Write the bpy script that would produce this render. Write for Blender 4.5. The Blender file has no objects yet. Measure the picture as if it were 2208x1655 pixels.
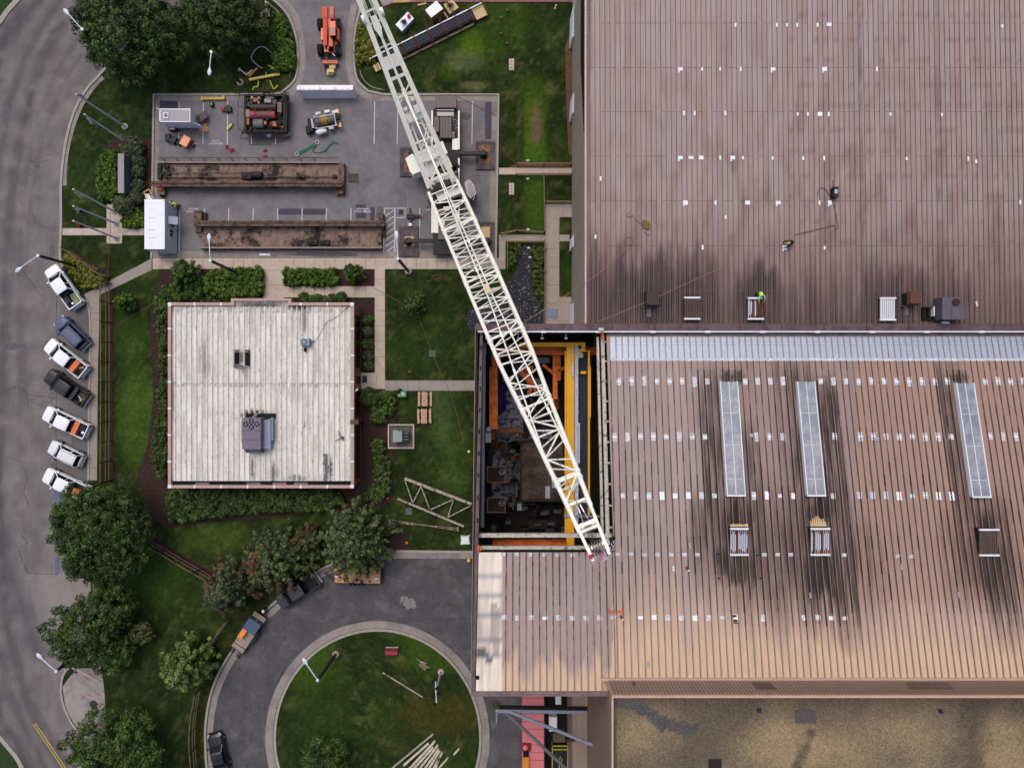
import bpy, math, random
import numpy as np
from mathutils import Vector, noise as mn

# ------------------------------------------------------------ camera, light
SC = bpy.context.scene
COL = SC.collection
H, F, CX, CY = 83.6, 1472.0, 1104.0, 827.5      # camera height (m), focal length (px), centre of the photograph
cam = bpy.data.cameras.new('camera'); cam.lens = 24.0; cam.sensor_width = 36.0
cam.clip_start = 1.0; cam.clip_end = 2000.0
co = bpy.data.objects.new('camera', cam); COL.objects.link(co)
co.location = (0, 0, H); co.rotation_euler = (0, 0, 0); SC.camera = co
SUN_EL, SUN_ROT = math.radians(64), math.radians(335)
world = bpy.data.worlds.new('World'); SC.world = world; world.use_nodes = True
wn = world.node_tree.nodes; wl = world.node_tree.links
sky = wn.new('ShaderNodeTexSky'); sky.sky_type = 'NISHITA'; sky.sun_disc = False
sky.sun_elevation = SUN_EL; sky.sun_rotation = SUN_ROT
sky.air_density = 0.7; sky.dust_density = 4.0; sky.ozone_density = 0.6
bg = wn['Background']; bg.inputs['Strength'].default_value = 0.15
wl.new(sky.outputs[0], bg.inputs['Color'])
sun = bpy.data.lights.new('sun', 'SUN'); sun.energy = 0.6; sun.angle = math.radians(45)
sun.color = (0.97, 1.0, 0.88)
so = bpy.data.objects.new('sun', sun); COL.objects.link(so)
d = Vector((math.sin(SUN_ROT)*math.cos(SUN_EL), math.cos(SUN_ROT)*math.cos(SUN_EL), math.sin(SUN_EL)))
so.rotation_euler = d.to_track_quat('Z', 'Y').to_euler()
SC.view_settings.view_transform = 'Standard'; SC.view_settings.look = 'None'
SC.view_settings.gamma = 1.0; SC.view_settings.exposure = 0.52
SC.cycles.max_bounces = 5; SC.cycles.diffuse_bounces = 3; SC.cycles.glossy_bounces = 2
SC.cycles.transparent_max_bounces = 4

random.seed(7); RNG = np.random.default_rng(7)

# ------------------------------------------------------------ helpers
def P(px, py, z=0.0):
    """point at height z seen at pixel (px, py) of the photograph"""
    s = (H - z) / F
    return Vector(((px - CX) * s, -(py - CY) * s, z))
def lin(c):
    c = c / 255.0
    return c / 12.92 if c <= 0.04045 else ((c + 0.055) / 1.055) ** 2.4
KA = 0.80
def S(r, g, b, k=1.0):
    return (min(.9, lin(r)*KA*k), min(.9, lin(g)*KA*k), min(.9, lin(b)*KA*k))

MATS = {}
def nmat(name, col, rough=.75, var=.18, scale=2.0, metal=0.0, bump=0.0, bscale=None, attr=None,
         stretch=(1, 1, 1), second=None, s2scale=.35, s2w=(.45, .62), spec=.3, fine=0.0, alpha=None):
    if name in MATS: return MATS[name]
    m = bpy.data.materials.new(name); m.use_nodes = True
    nt = m.node_tree; N = nt.nodes; L = nt.links
    b = N['Principled BSDF']
    b.inputs['Roughness'].default_value = rough; b.inputs['Metallic'].default_value = metal
    b.inputs['Specular IOR Level'].default_value = spec
    tc = N.new('ShaderNodeTexCoord'); mp = N.new('ShaderNodeMapping')
    mp.inputs['Scale'].default_value = stretch
    L.new(tc.outputs['Object'], mp.inputs['Vector'])
    n1 = N.new('ShaderNodeTexNoise'); n1.inputs['Scale'].default_value = scale
    n1.inputs['Detail'].default_value = 5; n1.inputs['Roughness'].default_value = .65
    L.new(mp.outputs[0], n1.inputs['Vector'])
    mr = N.new('ShaderNodeMapRange')
    mr.inputs['From Min'].default_value = .3; mr.inputs['From Max'].default_value = .7
    mr.inputs['To Min'].default_value = 1 - var; mr.inputs['To Max'].default_value = 1 + var
    L.new(n1.outputs['Fac'], mr.inputs['Value'])
    if attr:
        at = N.new('ShaderNodeAttribute'); at.attribute_name = attr; base = at.outputs['Color']
    else:
        rgb = N.new('ShaderNodeRGB'); rgb.outputs[0].default_value = (*col, 1); base = rgb.outputs[0]
    if second:
        n2 = N.new('ShaderNodeTexNoise'); n2.inputs['Scale'].default_value = s2scale; n2.inputs['Detail'].default_value = 6
        n2.inputs['Roughness'].default_value = .7
        L.new(tc.outputs['Object'], n2.inputs['Vector'])
        r2 = N.new('ShaderNodeMapRange'); r2.inputs['From Min'].default_value = s2w[0]; r2.inputs['From Max'].default_value = s2w[1]
        L.new(n2.outputs['Fac'], r2.inputs['Value'])
        mx = N.new('ShaderNodeMix'); mx.data_type = 'RGBA'
        L.new(r2.outputs[0], mx.inputs[0]); L.new(base, mx.inputs[6]); mx.inputs[7].default_value = (*second, 1)
        base = mx.outputs[2]
    vm = N.new('ShaderNodeVectorMath'); vm.operation = 'SCALE'
    L.new(base, vm.inputs[0]); L.new(mr.outputs[0], vm.inputs['Scale'])
    out = vm.outputs[0]
    if fine:
        n3 = N.new('ShaderNodeTexNoise'); n3.inputs['Scale'].default_value = 9.0; n3.inputs['Detail'].default_value = 3
        L.new(tc.outputs['Object'], n3.inputs['Vector'])
        r3 = N.new('ShaderNodeMapRange'); r3.inputs['From Min'].default_value = .3; r3.inputs['From Max'].default_value = .7
        r3.inputs['To Min'].default_value = 1 - fine; r3.inputs['To Max'].default_value = 1 + fine
        L.new(n3.outputs['Fac'], r3.inputs['Value'])
        v3 = N.new('ShaderNodeVectorMath'); v3.operation = 'SCALE'
        L.new(out, v3.inputs[0]); L.new(r3.outputs[0], v3.inputs['Scale']); out = v3.outputs[0]
    L.new(out, b.inputs['Base Color'])
    if bump:
        bn = N.new('ShaderNodeBump'); bn.inputs['Strength'].default_value = bump; bn.inputs['Distance'].default_value = .05
        nb = N.new('ShaderNodeTexNoise'); nb.inputs['Scale'].default_value = bscale or scale*4; nb.inputs['Detail'].default_value = 3
        L.new(tc.outputs['Object'], nb.inputs['Vector']); L.new(nb.outputs['Fac'], bn.inputs['Height'])
        L.new(bn.outputs[0], b.inputs['Normal'])
    MATS[name] = m
    return m
def add_rings(m, scale, dist, lo, hi, amount):
    """adds wavy bands (patch stripes, brushed wear) to a material's colour"""
    nt = m.node_tree; N = nt.nodes; L = nt.links; b = N['Principled BSDF']
    src = b.inputs['Base Color'].links[0].from_socket
    tc = N.new('ShaderNodeTexCoord'); w = N.new('ShaderNodeTexNoise'); w.inputs['Scale'].default_value = scale
    w.inputs['Detail'].default_value = 8; w.inputs['Distortion'].default_value = dist
    L.new(tc.outputs['Object'], w.inputs['Vector'])
    # thin cracks: |noise-0.5| small
    s = N.new('ShaderNodeMath'); s.operation = 'SUBTRACT'; s.inputs[1].default_value = .5; L.new(w.outputs['Fac'], s.inputs[0])
    a = N.new('ShaderNodeMath'); a.operation = 'ABSOLUTE'; L.new(s.outputs[0], a.inputs[0])
    r = N.new('ShaderNodeMapRange'); r.inputs['From Min'].default_value = lo; r.inputs['From Max'].default_value = hi
    r.inputs['To Min'].default_value = 1 - amount; r.inputs['To Max'].default_value = 1
    L.new(a.outputs[0], r.inputs['Value'])
    v = N.new('ShaderNodeVectorMath'); v.operation = 'SCALE'; L.new(src, v.inputs[0]); L.new(r.outputs[0], v.inputs['Scale'])
    L.new(v.outputs[0], b.inputs['Base Color'])

def paint(name, r, g, b, rough=.45, var=.06, spec=.5, **k): return nmat(name, S(r, g, b), rough, var, 1.5, spec=spec, **k)

class MB:
    """collects geometry in world (or a thing's own) coordinates and links it as one mesh object"""
    def __init__(s): s.v = []; s.f = []; s.m = []; s.mi = 0
    def add(s, vs, fs, mi=None):
        o = len(s.v); s.v += [tuple(v) for v in vs]
        s.f += [tuple(i + o for i in f) for f in fs]
        s.m += [s.mi if mi is None else mi] * len(fs); return s
    def hexa(s, b, t, mi=None):
        n = len(b)
        fs = [tuple(range(n))[::-1], tuple(range(n, 2*n))] + [(i, (i+1) % n, n+(i+1) % n, n+i) for i in range(n)]
        return s.add(list(b) + list(t), fs, mi)
    def box(s, c, sz, rz=0.0, mi=None):
        x, y, z = sz[0]/2, sz[1]/2, sz[2]/2; cs, sn = math.cos(rz), math.sin(rz)
        q = [(a*cs - b*sn + c[0], a*sn + b*cs + c[1]) for a, b in ((-x, -y), (x, -y), (x, y), (-x, y))]
        return s.hexa([(a, b, c[2]-z) for a, b in q], [(a, b, c[2]+z) for a, b in q], mi)
    def bx(s, x0, y0, z0, x1, y1, z1, mi=None):
        return s.box(((x0+x1)/2, (y0+y1)/2, (z0+z1)/2), (abs(x1-x0), abs(y1-y0), abs(z1-z0)), 0, mi)
    def pbox(s, px0, py0, px1, py1, z0, z1, mi=None):
        a = P(px0, py0, z1); b = P(px1, py1, z1)
        return s.bx(a.x, a.y, z0, b.x, b.y, z1, mi)
    def prism(s, pts, z0, z1, mi=None, inset=0.0):
        pts = [(p[0], p[1]) for p in pts]
        if sum(pts[i][0]*pts[(i+1) % len(pts)][1] - pts[(i+1) % len(pts)][0]*pts[i][1] for i in range(len(pts))) < 0: pts = pts[::-1]
        t = pts
        if inset:
            cx = sum(p[0] for p in pts)/len(pts); cy = sum(p[1] for p in pts)/len(pts)
            t = [(cx + (p[0]-cx)*(1-inset), cy + (p[1]-cy)*(1-inset)) for p in pts]
        return s.hexa([(a, b, z0) for a, b in pts], [(a, b, z1) for a, b in t], mi)
    def poly(s, pts, mi=None):
        return s.add(pts, [tuple(range(len(pts)))], mi)
    def beam(s, a, b, w, h=None, mi=None, up=(0, 0, 1)):
        h = h or w; a = Vector(a); b = Vector(b); d = (b - a)
        if d.length < 1e-6: return s
        d.normalize(); u = Vector(up)
        if abs(d.dot(u)) > .98: u = Vector((1, 0, 0))
        r = d.cross(u).normalized(); u = r.cross(d).normalized()
        q = [(-w/2, -h/2), (w/2, -h/2), (w/2, h/2), (-w/2, h/2)]
        return s.hexa([a + r*x + u*y for x, y in q], [b + r*x + u*y for x, y in q], mi)
    def tube(s, a, b, r, r2=None, n=8, mi=None):
        r2 = r if r2 is None else r2; a = Vector(a); b = Vector(b); d = b - a
        if d.length < 1e-6: return s
        d.normalize(); u = Vector((0, 0, 1)) if abs(d.z) < .9 else Vector((1, 0, 0))
        x = d.cross(u).normalized(); y = x.cross(d)
        c = [(math.cos(2*math.pi*i/n), math.sin(2*math.pi*i/n)) for i in range(n)]
        return s.hexa([a + x*(r*i) + y*(r*j) for i, j in c], [b + x*(r2*i) + y*(r2*j) for i, j in c], mi)
    def path(s, pts, r, n=6, mi=None):
        pts = [Vector(p) for p in pts]; rings = []; vs = []
        for i, p in enumerate(pts):
            d = (pts[min(i+1, len(pts)-1)] - pts[max(i-1, 0)])
            if d.length < 1e-9: d = Vector((1, 0, 0))
            d.normalize(); u = Vector((0, 0, 1)) if abs(d.z) < .9 else Vector((1, 0, 0))
            x = d.cross(u).normalized(); y = x.cross(d)
            rr = r[i] if isinstance(r, (list, tuple)) else r
            vs += [p + x*(rr*math.cos(2*math.pi*k/n)) + y*(rr*math.sin(2*math.pi*k/n)) for k in range(n)]
        fs = []
        for i in range(len(pts)-1):
            for k in range(n):
                fs.append((i*n+k, i*n+(k+1) % n, (i+1)*n+(k+1) % n, (i+1)*n+k))
        fs += [tuple(range(n))[::-1], tuple((len(pts)-1)*n + k for k in range(n))]
        return s.add(vs, fs, mi)
    def cyl(s, c, r, h, n=16, mi=None): return s.tube((c[0], c[1], c[2]), (c[0], c[1], c[2]+h), r, n=n, mi=mi)
    def ell(s, c, rx, ry, rz, n=10, m=6, mi=None, lo=-1.0):
        vs = []; fs = []
        for j in range(m+1):
            ph = -math.pi/2 + math.pi*j/m; z = max(lo, math.sin(ph)); rr = math.cos(ph)
            for i in range(n):
                t = 2*math.pi*i/n; vs.append((c[0]+rx*rr*math.cos(t), c[1]+ry*rr*math.sin(t), c[2]+rz*z))
        for j in range(m):
            for i in range(n): fs.append((j*n+i, j*n+(i+1) % n, (j+1)*n+(i+1) % n, (j+1)*n+i))
        return s.add(vs, fs, mi)
    def build(s, name, mats, parent=None, smooth=False, origin=None, **props):
        if not isinstance(mats, (list, tuple)): mats = [mats]
        me = bpy.data.meshes.new(name); v = np.array(s.v, dtype=float) if s.v else np.zeros((0, 3))
        o = bpy.data.objects.new(name, me); COL.objects.link(o)
        if parent is not None:
            if parent.get('_w'): v = v - np.array(parent['_w'])
            o.parent = parent
            o['_w'] = list(parent['_w']) if parent.get('_w') else [0, 0, 0]
        else:
            if origin is None and len(v):
                origin = ((v[:, 0].min()+v[:, 0].max())/2, (v[:, 1].min()+v[:, 1].max())/2, v[:, 2].min())
            v = v - np.array(origin); o.location = origin; o['_w'] = list(map(float, origin))
        me.from_pydata([tuple(r) for r in v], [], s.f)
        for m in mats: me.materials.append(m)
        if len(mats) > 1: me.polygons.foreach_set('material_index', s.m)
        if smooth: me.polygons.foreach_set('use_smooth', [True]*len(s.f))
        me.update()
        for k, val in props.items(): o[k] = val
        return o
def tag(o, label, cat, group=None):
    o['label'] = label; o['category'] = cat
    if group: o['group'] = group
    return o
def thing(name, label, cat, loc=(0, 0, 0), rz=0.0, group=None, local=False):
    o = bpy.data.objects.new(name, None); COL.objects.link(o); o.location = loc; o.rotation_euler = (0, 0, rz)
    o.empty_display_size = .3
    if not local: o['_w'] = [float(x) for x in loc]
    return tag(o, label, cat, group)
def struct(mb, name, m, **k):
    o = mb.build(name, m, **k); o['kind'] = 'structure'; return o
def dup(root, loc, rz, label, children=None):
    r = root.copy(); COL.objects.link(r); r.location = loc; r.rotation_euler = (0, 0, rz); r['label'] = label
    for ch in root.children:
        c = ch.copy(); COL.objects.link(c); c.parent = r
        for g in ch.children:
            q = g.copy(); COL.objects.link(q); q.parent = c
    return r
def spline(pts, n=8, closed=False):
    out = []; k = len(pts)
    rng = range(k) if closed else range(k-1)
    for i in rng:
        p0 = pts[(i-1) % k] if closed or i > 0 else pts[0]
        p1 = pts[i]; p2 = pts[(i+1) % k]
        p3 = pts[(i+2) % k] if closed or i+2 < k else pts[-1]
        for j in range(n):
            t = j/n
            out.append(tuple(.5*(2*p1[a] + (p2[a]-p0[a])*t + (2*p0[a]-5*p1[a]+4*p2[a]-p3[a])*t*t + (3*p1[a]-p0[a]-3*p2[a]+p3[a])*t**3) for a in range(len(p1))))
    if not closed: out.append(tuple(pts[-1]))
    return out
from mathutils.geometry import tessellate_polygon
def sheet(name, polys, z, m, thick=0.0):
    """flat ground sheet(s) from pixel polygons (measured at height z)"""
    mb = MB()
    for pl in polys:
        w = [P(x, y, z) for x, y in pl]
        tri = tessellate_polygon([[Vector((p.x, p.y, 0)) for p in w]])
        fs = []
        for t in tri:
            a, b, c = (w[i] for i in t)
            fs.append(t if (b-a).cross(c-a).z > 0 else t[::-1])
        mb.add(w, fs)
    return struct(mb, name, m)
def strip(mb, pts, w, z0, z1, mi=None, closed=False):
    """kerb-like band along pixel polyline"""
    q = [P(x, y, z1) for x, y in pts]; n = len(q); L = []; R = []
    for i in range(n):
        a = q[(i-1) % n] if closed or i else q[0]; b = q[(i+1) % n] if closed or i < n-1 else q[-1]
        d = (b - a); d.z = 0; d.normalize(); nn = Vector((-d.y, d.x, 0))*w/2
        L.append(q[i]+nn); R.append(q[i]-nn)
    for i in range(n if closed else n-1):
        j = (i+1) % n
        mb.hexa([Vector((p.x, p.y, z0)) for p in (R[i], R[j], L[j], L[i])], [R[i], R[j], L[j], L[i]], mi)
def inpoly(x, y, pl):
    c = False; n = len(pl)
    for i in range(n):
        x1, y1 = pl[i]; x2, y2 = pl[(i+1) % n]
        if (y1 > y) != (y2 > y) and x < (x2-x1)*(y-y1)/(y2-y1)+x1: c = not c
    return c

# ------------------------------------------------------------ foliage
def leafmat(name, r, g, b, r2=None, k=1.0):
    if name in MATS: return MATS[name]
    m = bpy.data.materials.new(name); m.use_nodes = True; N = m.node_tree.nodes; L = m.node_tree.links
    bs = N['Principled BSDF']; bs.inputs['Roughness'].default_value = .6; bs.inputs['Specular IOR Level'].default_value = .25
    at = N.new('ShaderNodeAttribute'); at.attribute_name = 'shade'
    rp = N.new('ShaderNodeValToRGB'); c = S(r, g, b, k); c2 = S(*(r2 or (r*.6, g*.62, b*.6)), k)
    rp.color_ramp.elements[0].color = (*c2, 1); rp.color_ramp.elements[1].color = (*c, 1)
    L.new(at.outputs['Fac'], rp.inputs[0]); L.new(rp.outputs[0], bs.inputs['Base Color'])
    MATS[name] = m
    return m
def leafcloud(name, clumps, n, leaf, m, parent=None, up=.35, seed=0, jit=.75, flat=1.0, aspect=1.6, center=None):
    """clumps: (k,4) x y z r ; n leaves per clump; real leaf-sized faces"""
    rg = np.random.default_rng(seed+11); cl = np.array(clumps, float); k = len(cl)
    cnt = np.maximum(6, (n*(cl[:, 3]/cl[:, 3].mean())**2).astype(int)); idx = np.repeat(np.arange(k), cnt); T = len(idx)
    d = rg.normal(size=(T, 3)); d[:, 2] += up*1.6; d /= np.linalg.norm(d, axis=1)[:, None]
    rad = cl[idx, 3]*(.62+.42*rg.random(T))
    c = cl[idx, :3] + d*rad[:, None]*np.array([1, 1, flat])
    nrm = d + rg.normal(size=(T, 3))*jit*.6; nrm /= np.linalg.norm(nrm, axis=1)[:, None]
    t = np.cross(nrm, rg.normal(size=(T, 3))); t /= np.linalg.norm(t, axis=1)[:, None]+1e-9
    bt = np.cross(nrm, t); sz = leaf*(.6+.8*rg.random(T))
    a = t*(sz*aspect/2)[:, None]; b = bt*(sz/2)[:, None]
    V = np.empty((T, 4, 3)); V[:, 0] = c-a; V[:, 1] = c-b*.9; V[:, 2] = c+a; V[:, 3] = c+b*.9
    V = V.reshape(-1, 3)
    org = np.array([0, 0, 0.])
    if parent is not None and parent.get('_w'): org = np.array(parent['_w'])
    elif parent is None: org = np.array([cl[:, 0].mean(), cl[:, 1].mean(), 0])
    me = bpy.data.meshes.new(name); me.vertices.add(4*T); me.vertices.foreach_set('co', (V-org).ravel())
    me.loops.add(4*T); me.loops.foreach_set('vertex_index', np.arange(4*T, dtype=np.int32))
    me.polygons.add(T); me.polygons.foreach_set('loop_start', np.arange(0, 4*T, 4, dtype=np.int32))
    me.update(calc_edges=True)
    at = me.attributes.new('shade', 'FLOAT', 'FACE')
    sh = .48 + .34*(rg.random(k)[idx]-.5)*2 + .34*(rg.random(T)-.5)*2
    at.data.foreach_set('value', np.clip(sh, 0, 1).astype(np.float32))
    me.materials.append(m)
    o = bpy.data.objects.new(name, me); COL.objects.link(o)
    if parent is not None: o.parent = parent
    else: o.location = tuple(org)
    return o
BARK = nmat('bark', S(112, 100, 86), .95, .3, 6, bump=.3)
def trunk(root, base, top, r, limbs, seed=0, part='trunk'):
    rg = random.Random(seed); mb = MB(); b = Vector(base); t = Vector(top)
    pts = [b + (t-b)*k/5 + Vector((rg.uniform(-.08, .08), rg.uniform(-.08, .08), 0)) for k in range(6)]
    mb.path(pts, [r*(1.25 if i == 0 else 1-.12*i) for i in range(6)], 8)
    for e, s in limbs:
        p = b + (t-b)*s; e = Vector(e); mid = p*.45 + e*.55 + Vector((0, 0, .3))
        mb.path([p, mid, e], [r*.45, r*.28, r*.08], 6)
    return mb.build(part, BARK, root)
def broadleaf(px, py, R, hgt, label, m, seed, name='broadleaf_tree', cs=.75, leaf=.24, n=75, sq=1.0, base=.18, dens=1.0, lobes=None, group=None, gap=0.0):
    """px,py: centre of the crown as seen; R radius m; hgt total height"""
    rg = random.Random(seed); zc = hgt*.52; c = P(px, py, zc); rt = thing(name, label, 'tree', (c.x, c.y, 0), group=group)
    N = int(dens*2.3*(R/cs)**2*1.5); cl = []; ga = math.pi*(3-math.sqrt(5)); zr = hgt*(1-base)/2
    for i in range(N):
        u = 1 - 1.45*(i+.5)/N; th = ga*i + rg.uniform(-.2, .2); rr = math.sqrt(max(0, 1-u*u))
        w = 1 + .20*mn.noise(Vector((math.cos(th)*1.3+seed, math.sin(th)*1.3, u*1.5))) + rg.uniform(-.05, .05)
        if lobes: w *= 1 + lobes*mn.noise(Vector((math.cos(th)*2.2+seed*3, math.sin(th)*2.2, u*2.5)))*1.6
        if gap and mn.noise(Vector((math.cos(th)*rr*3+seed, math.sin(th)*rr*3, seed))) > gap: continue
        w *= (.93 + rg.uniform(-.07, .05))
        cl.append((c.x + R*w*rr*math.cos(th)*.93, c.y + R*w*rr*math.sin(th)*.93*sq, zc + zr*(u*.92)*w*.95, cs*rg.uniform(.6, 1.3)))
    for i in range(int(N*.25)):      # inside
        th = rg.uniform(0, 6.28); q = math.sqrt(rg.random())*.7
        cl.append((c.x+R*q*math.cos(th), c.y+R*q*math.sin(th)*sq, zc+zr*rg.uniform(-.4, .45), cs*1.2))
    leafcloud('crown', cl, n, leaf, m, rt, seed=seed)
    limbs = [((c.x+R*.7*math.cos(a), c.y+R*.7*math.sin(a), zc+rg.uniform(-.3, 1.2)), rg.uniform(.5, .85)) for a in [k*1.05+rg.uniform(-.3, .3) for k in range(6)]]
    trunk(rt, (c.x, c.y, 0), (c.x+.1, c.y, zc+zr*.3), max(.12, R*.055), limbs, seed)
    return rt
def branchy(px, py, R, hgt, label, m, seed, name='conifer_tree', levels=9, leaf=.3, n=34, cs=.42, group=None, cat='tree', bare=0.0, power=.5, m2=None, sq=1.0):
    """tree with separate spreading boughs that carry tufts"""
    rg = random.Random(seed); zc = hgt*.45; c = P(px, py, zc); rt = thing(name, label, cat, (c.x, c.y, 0), group=group)
    cl = []; limbs = []; cl2 = []
    for L in range(levels):
        z = hgt*(.14+.8*L/levels); rad = R*(1-(L/levels))**power
        nb = max(4, int(6+rad*2.4))
        off = rg.uniform(0, 6.28)
        for k in range(nb):
            a = off + 6.283*k/nb + rg.uniform(-.22, .22); rl = rad*rg.uniform(.72, 1.12)
            if rg.random() < bare: continue
            e = (c.x+rl*math.cos(a), c.y+rl*math.sin(a)*sq, z+rl*.18+rg.uniform(-.2, .3))
            if L % 2 == 0 and k % 2 == 0: limbs.append((e, min(.95, .1+.8*L/levels)))
            steps = max(2, int(rl/(cs*.95)))
            for s in range(1, steps+1):
                q = s/steps; tgt = cl2 if (m2 and mn.noise(Vector((e[0]*.35, e[1]*.35, seed))) > .15) else cl
                tgt.append((c.x+(e[0]-c.x)*q+rg.uniform(-.15, .15), c.y+(e[1]-c.y)*q+rg.uniform(-.15, .15), z*(1-q)+e[2]*q+rg.uniform(-.1, .1), cs*rg.uniform(.6, 1.15)*(1.1-.35*q)))
    leafcloud('crown', cl, n, leaf, m, rt, seed=seed, flat=.7)
    if cl2: leafcloud('dry_foliage', cl2, n, leaf, m2, rt, seed=seed+1, flat=.7)
    trunk(rt, (c.x, c.y, 0), (c.x, c.y, hgt*.93), max(.07, R*.05), limbs[:14], seed)
    return rt
def hedge(pl, h, label, m, seed, name='hedge', cat='hedge', cs=.30, leaf=.15, n=52, step=.36, group=None, dome=0.0, soil=None):
    """clipped or loose planting filling a pixel polygon"""
    rg = random.Random(seed); w = [P(x, y, h*.7) for x, y in pl]; pp = [(a.x, a.y) for a in w]
    x0 = min(a for a, b in pp); x1 = max(a for a, b in pp); y0 = min(b for a, b in pp); y1 = max(b for a, b in pp)
    cl = []; x = x0
    while x < x1:
        y = y0
        while y < y1:
            a, b = x+rg.uniform(-.4, .4)*step, y+rg.uniform(-.4, .4)*step
            if inpoly(a, b, pp):
                hh = h*(.66+.3*rg.random()+dome*mn.noise(Vector((a*.8, b*.8, seed))))
                cl.append((a, b, hh, cs*rg.uniform(.7, 1.2)))
                cl.append((a, b, hh*.45, cs*1.1))
            y += step
        x += step
    cx = sum(a for a, b in pp)/len(pp); cy = sum(b for a, b in pp)/len(pp)
    rt = thing(name, label, cat, (cx, cy, 0), group=group)
    leafcloud('foliage', cl, n, leaf, m, rt, seed=seed, up=.5)
    mb = MB(); rs = random.Random(seed)
    for c4 in cl[::6]:
        mb.path([(c4[0], c4[1], 0), (c4[0]+rs.uniform(-.05, .05), c4[1], c4[2]*.5), (c4[0]+rs.uniform(-.1, .1), c4[1]+rs.uniform(-.1, .1), c4[2]*.9)], [.03, .02, .01], 5)
    mb.build('stems', BARK, rt)
    return rt
def ball(px, py, r, label, m, seed, name='shrub', h=None, group=None, cat='shrub', cs=.25, n=30, leaf=.16):
    rg = random.Random(seed); h = h or r*1.5; c = P(px, py, h*.5); cl = []
    rt = thing(name, label, cat, (c.x, c.y, 0), group=group); N = int(10*(r/cs)**2*.6)+8; ga = 2.39996
    for i in range(N):
        u = 1-1.5*(i+.5)/N; rr = math.sqrt(max(0, 1-u*u)); w = 1+rg.uniform(-.1, .12)
        cl.append((c.x+r*.85*w*rr*math.cos(ga*i), c.y+r*.85*w*rr*math.sin(ga*i), h*.5+h*.42*u, cs*rg.uniform(.7, 1.25)))
    leafcloud('foliage', cl, n, leaf, m, rt, seed=seed)
    mb = MB()
    for k in range(5): mb.path([(c.x, c.y, 0), (c.x+r*.3*math.cos(k*1.3), c.y+r*.3*math.sin(k*1.3), h*.5), (c.x+r*.6*math.cos(k*1.3), c.y+r*.6*math.sin(k*1.3), h*.8)], [.04, .03, .01], 5)
    mb.build('stems', BARK, rt)
    return rt
# ------------------------------------------------------------ ground
def vnoise(x, y, s, o=0): return mn.fractal(Vector((x*s, y*s, o)), .9, 2.1, 4)
def mix(a, b, t): return tuple(a[i]*(1-t)+b[i]*t for i in range(3))
GS = [  # pixel spots: x, y, rx, ry, colour, strength
 (1155, 215, 26, 50, (60, 86, 18), .6), (1140, 290, 9, 75, (66, 96, 16), .75), (1172, 290, 8, 75, (58, 84, 20), .65),
 (1156, 275, 12, 55, (104, 92, 66), .85), (1155, 335, 24, 26, (62, 92, 20), .8), (1155, 430, 24, 80, (58, 86, 22), .75),
 (1020, 95, 24, 26, (88, 108, 10), .75), (970, 155, 26, 18, (66, 88, 18), .55), (1003, 128, 40, 26, (112, 116, 84), .5),
 (1020, 185, 30, 10, (120, 110, 76), .6), (1190, 190, 14, 12, (100, 96, 70), .5), (980, 1000, 30, 110, (58, 78, 34), .5), (950, 890, 24, 70, (70, 88, 50), .6),
 (960, 1540, 100, 40, (66, 62, 24), .7), (880, 1600, 60, 30, (48, 54, 22), .5), (300, 900, 50, 110, (72, 104, 30), .5),
 (1050, 60, 90, 60, (52, 84, 18), .5), (700, 1500, 60, 90, (42, 62, 20), .6), (660, 1420, 60, 60, (60, 84, 24), .6), (930, 1400, 80, 50, (62, 88, 22), .5),
 (340, 1250, 60, 60, (58, 84, 26), .5), (460, 1160, 70, 30, (74, 92, 30), .5), (900, 760, 60, 50, (46, 66, 26), .4), (280, 720, 40, 60, (58, 88, 26), .4)]
def lawn_col(px, py, x, y):
    n = vnoise(x, y, .22, 3); n2 = vnoise(x, y, .9, 9)
    c = mix((26, 38, 14), (49, 66, 25), min(1, max(0, .45+.5*n+.35*n2)))
    n3 = vnoise(x, y, .55, 21)
    n4 = vnoise(x, y, 1.9, 33)
    if n3 > .12: c = mix(c, (86, 88, 46), min(.55, (n3-.12)*1.2))
    c = mix(c, (92, 86, 56), min(.5, max(0, n4+.35*n3-.28)*1.3)); c = mix(c, (18, 28, 10), min(.5, max(0, -n4-.12)*.9))
    if 590 < px < 1040 and py > 1360: c = mix(c, (74, 78, 38), .35*max(0, 1-abs(px-690+.16*(py-1500))/7)+.3*max(0, 1-abs(px-728+.16*(py-1500))/7))
    c = mix(c, (78, 92, 52), .45*max(0, 1-abs((px-935)-(py-850)*.28)/13)*(1 if 845 < py < 1060 and 900 < px < 1015 else 0))
    c = tuple(v*(1+.035*math.sin((x*.8+y*.6)*5.2)) for v in c)
    for sx, sy, rx, ry, cc, a in GS:
        q = ((px-sx)/rx)**2 + ((py-sy)/ry)**2
        if q < 2.2:
            q2 = q + .5*n2 + .35*vnoise(x, y, 2.2, 5)
            if q2 < 1.6: c = mix(c, cc, a*min(1, max(0, (1.6-q2)/1.0)))
    return c
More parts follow.
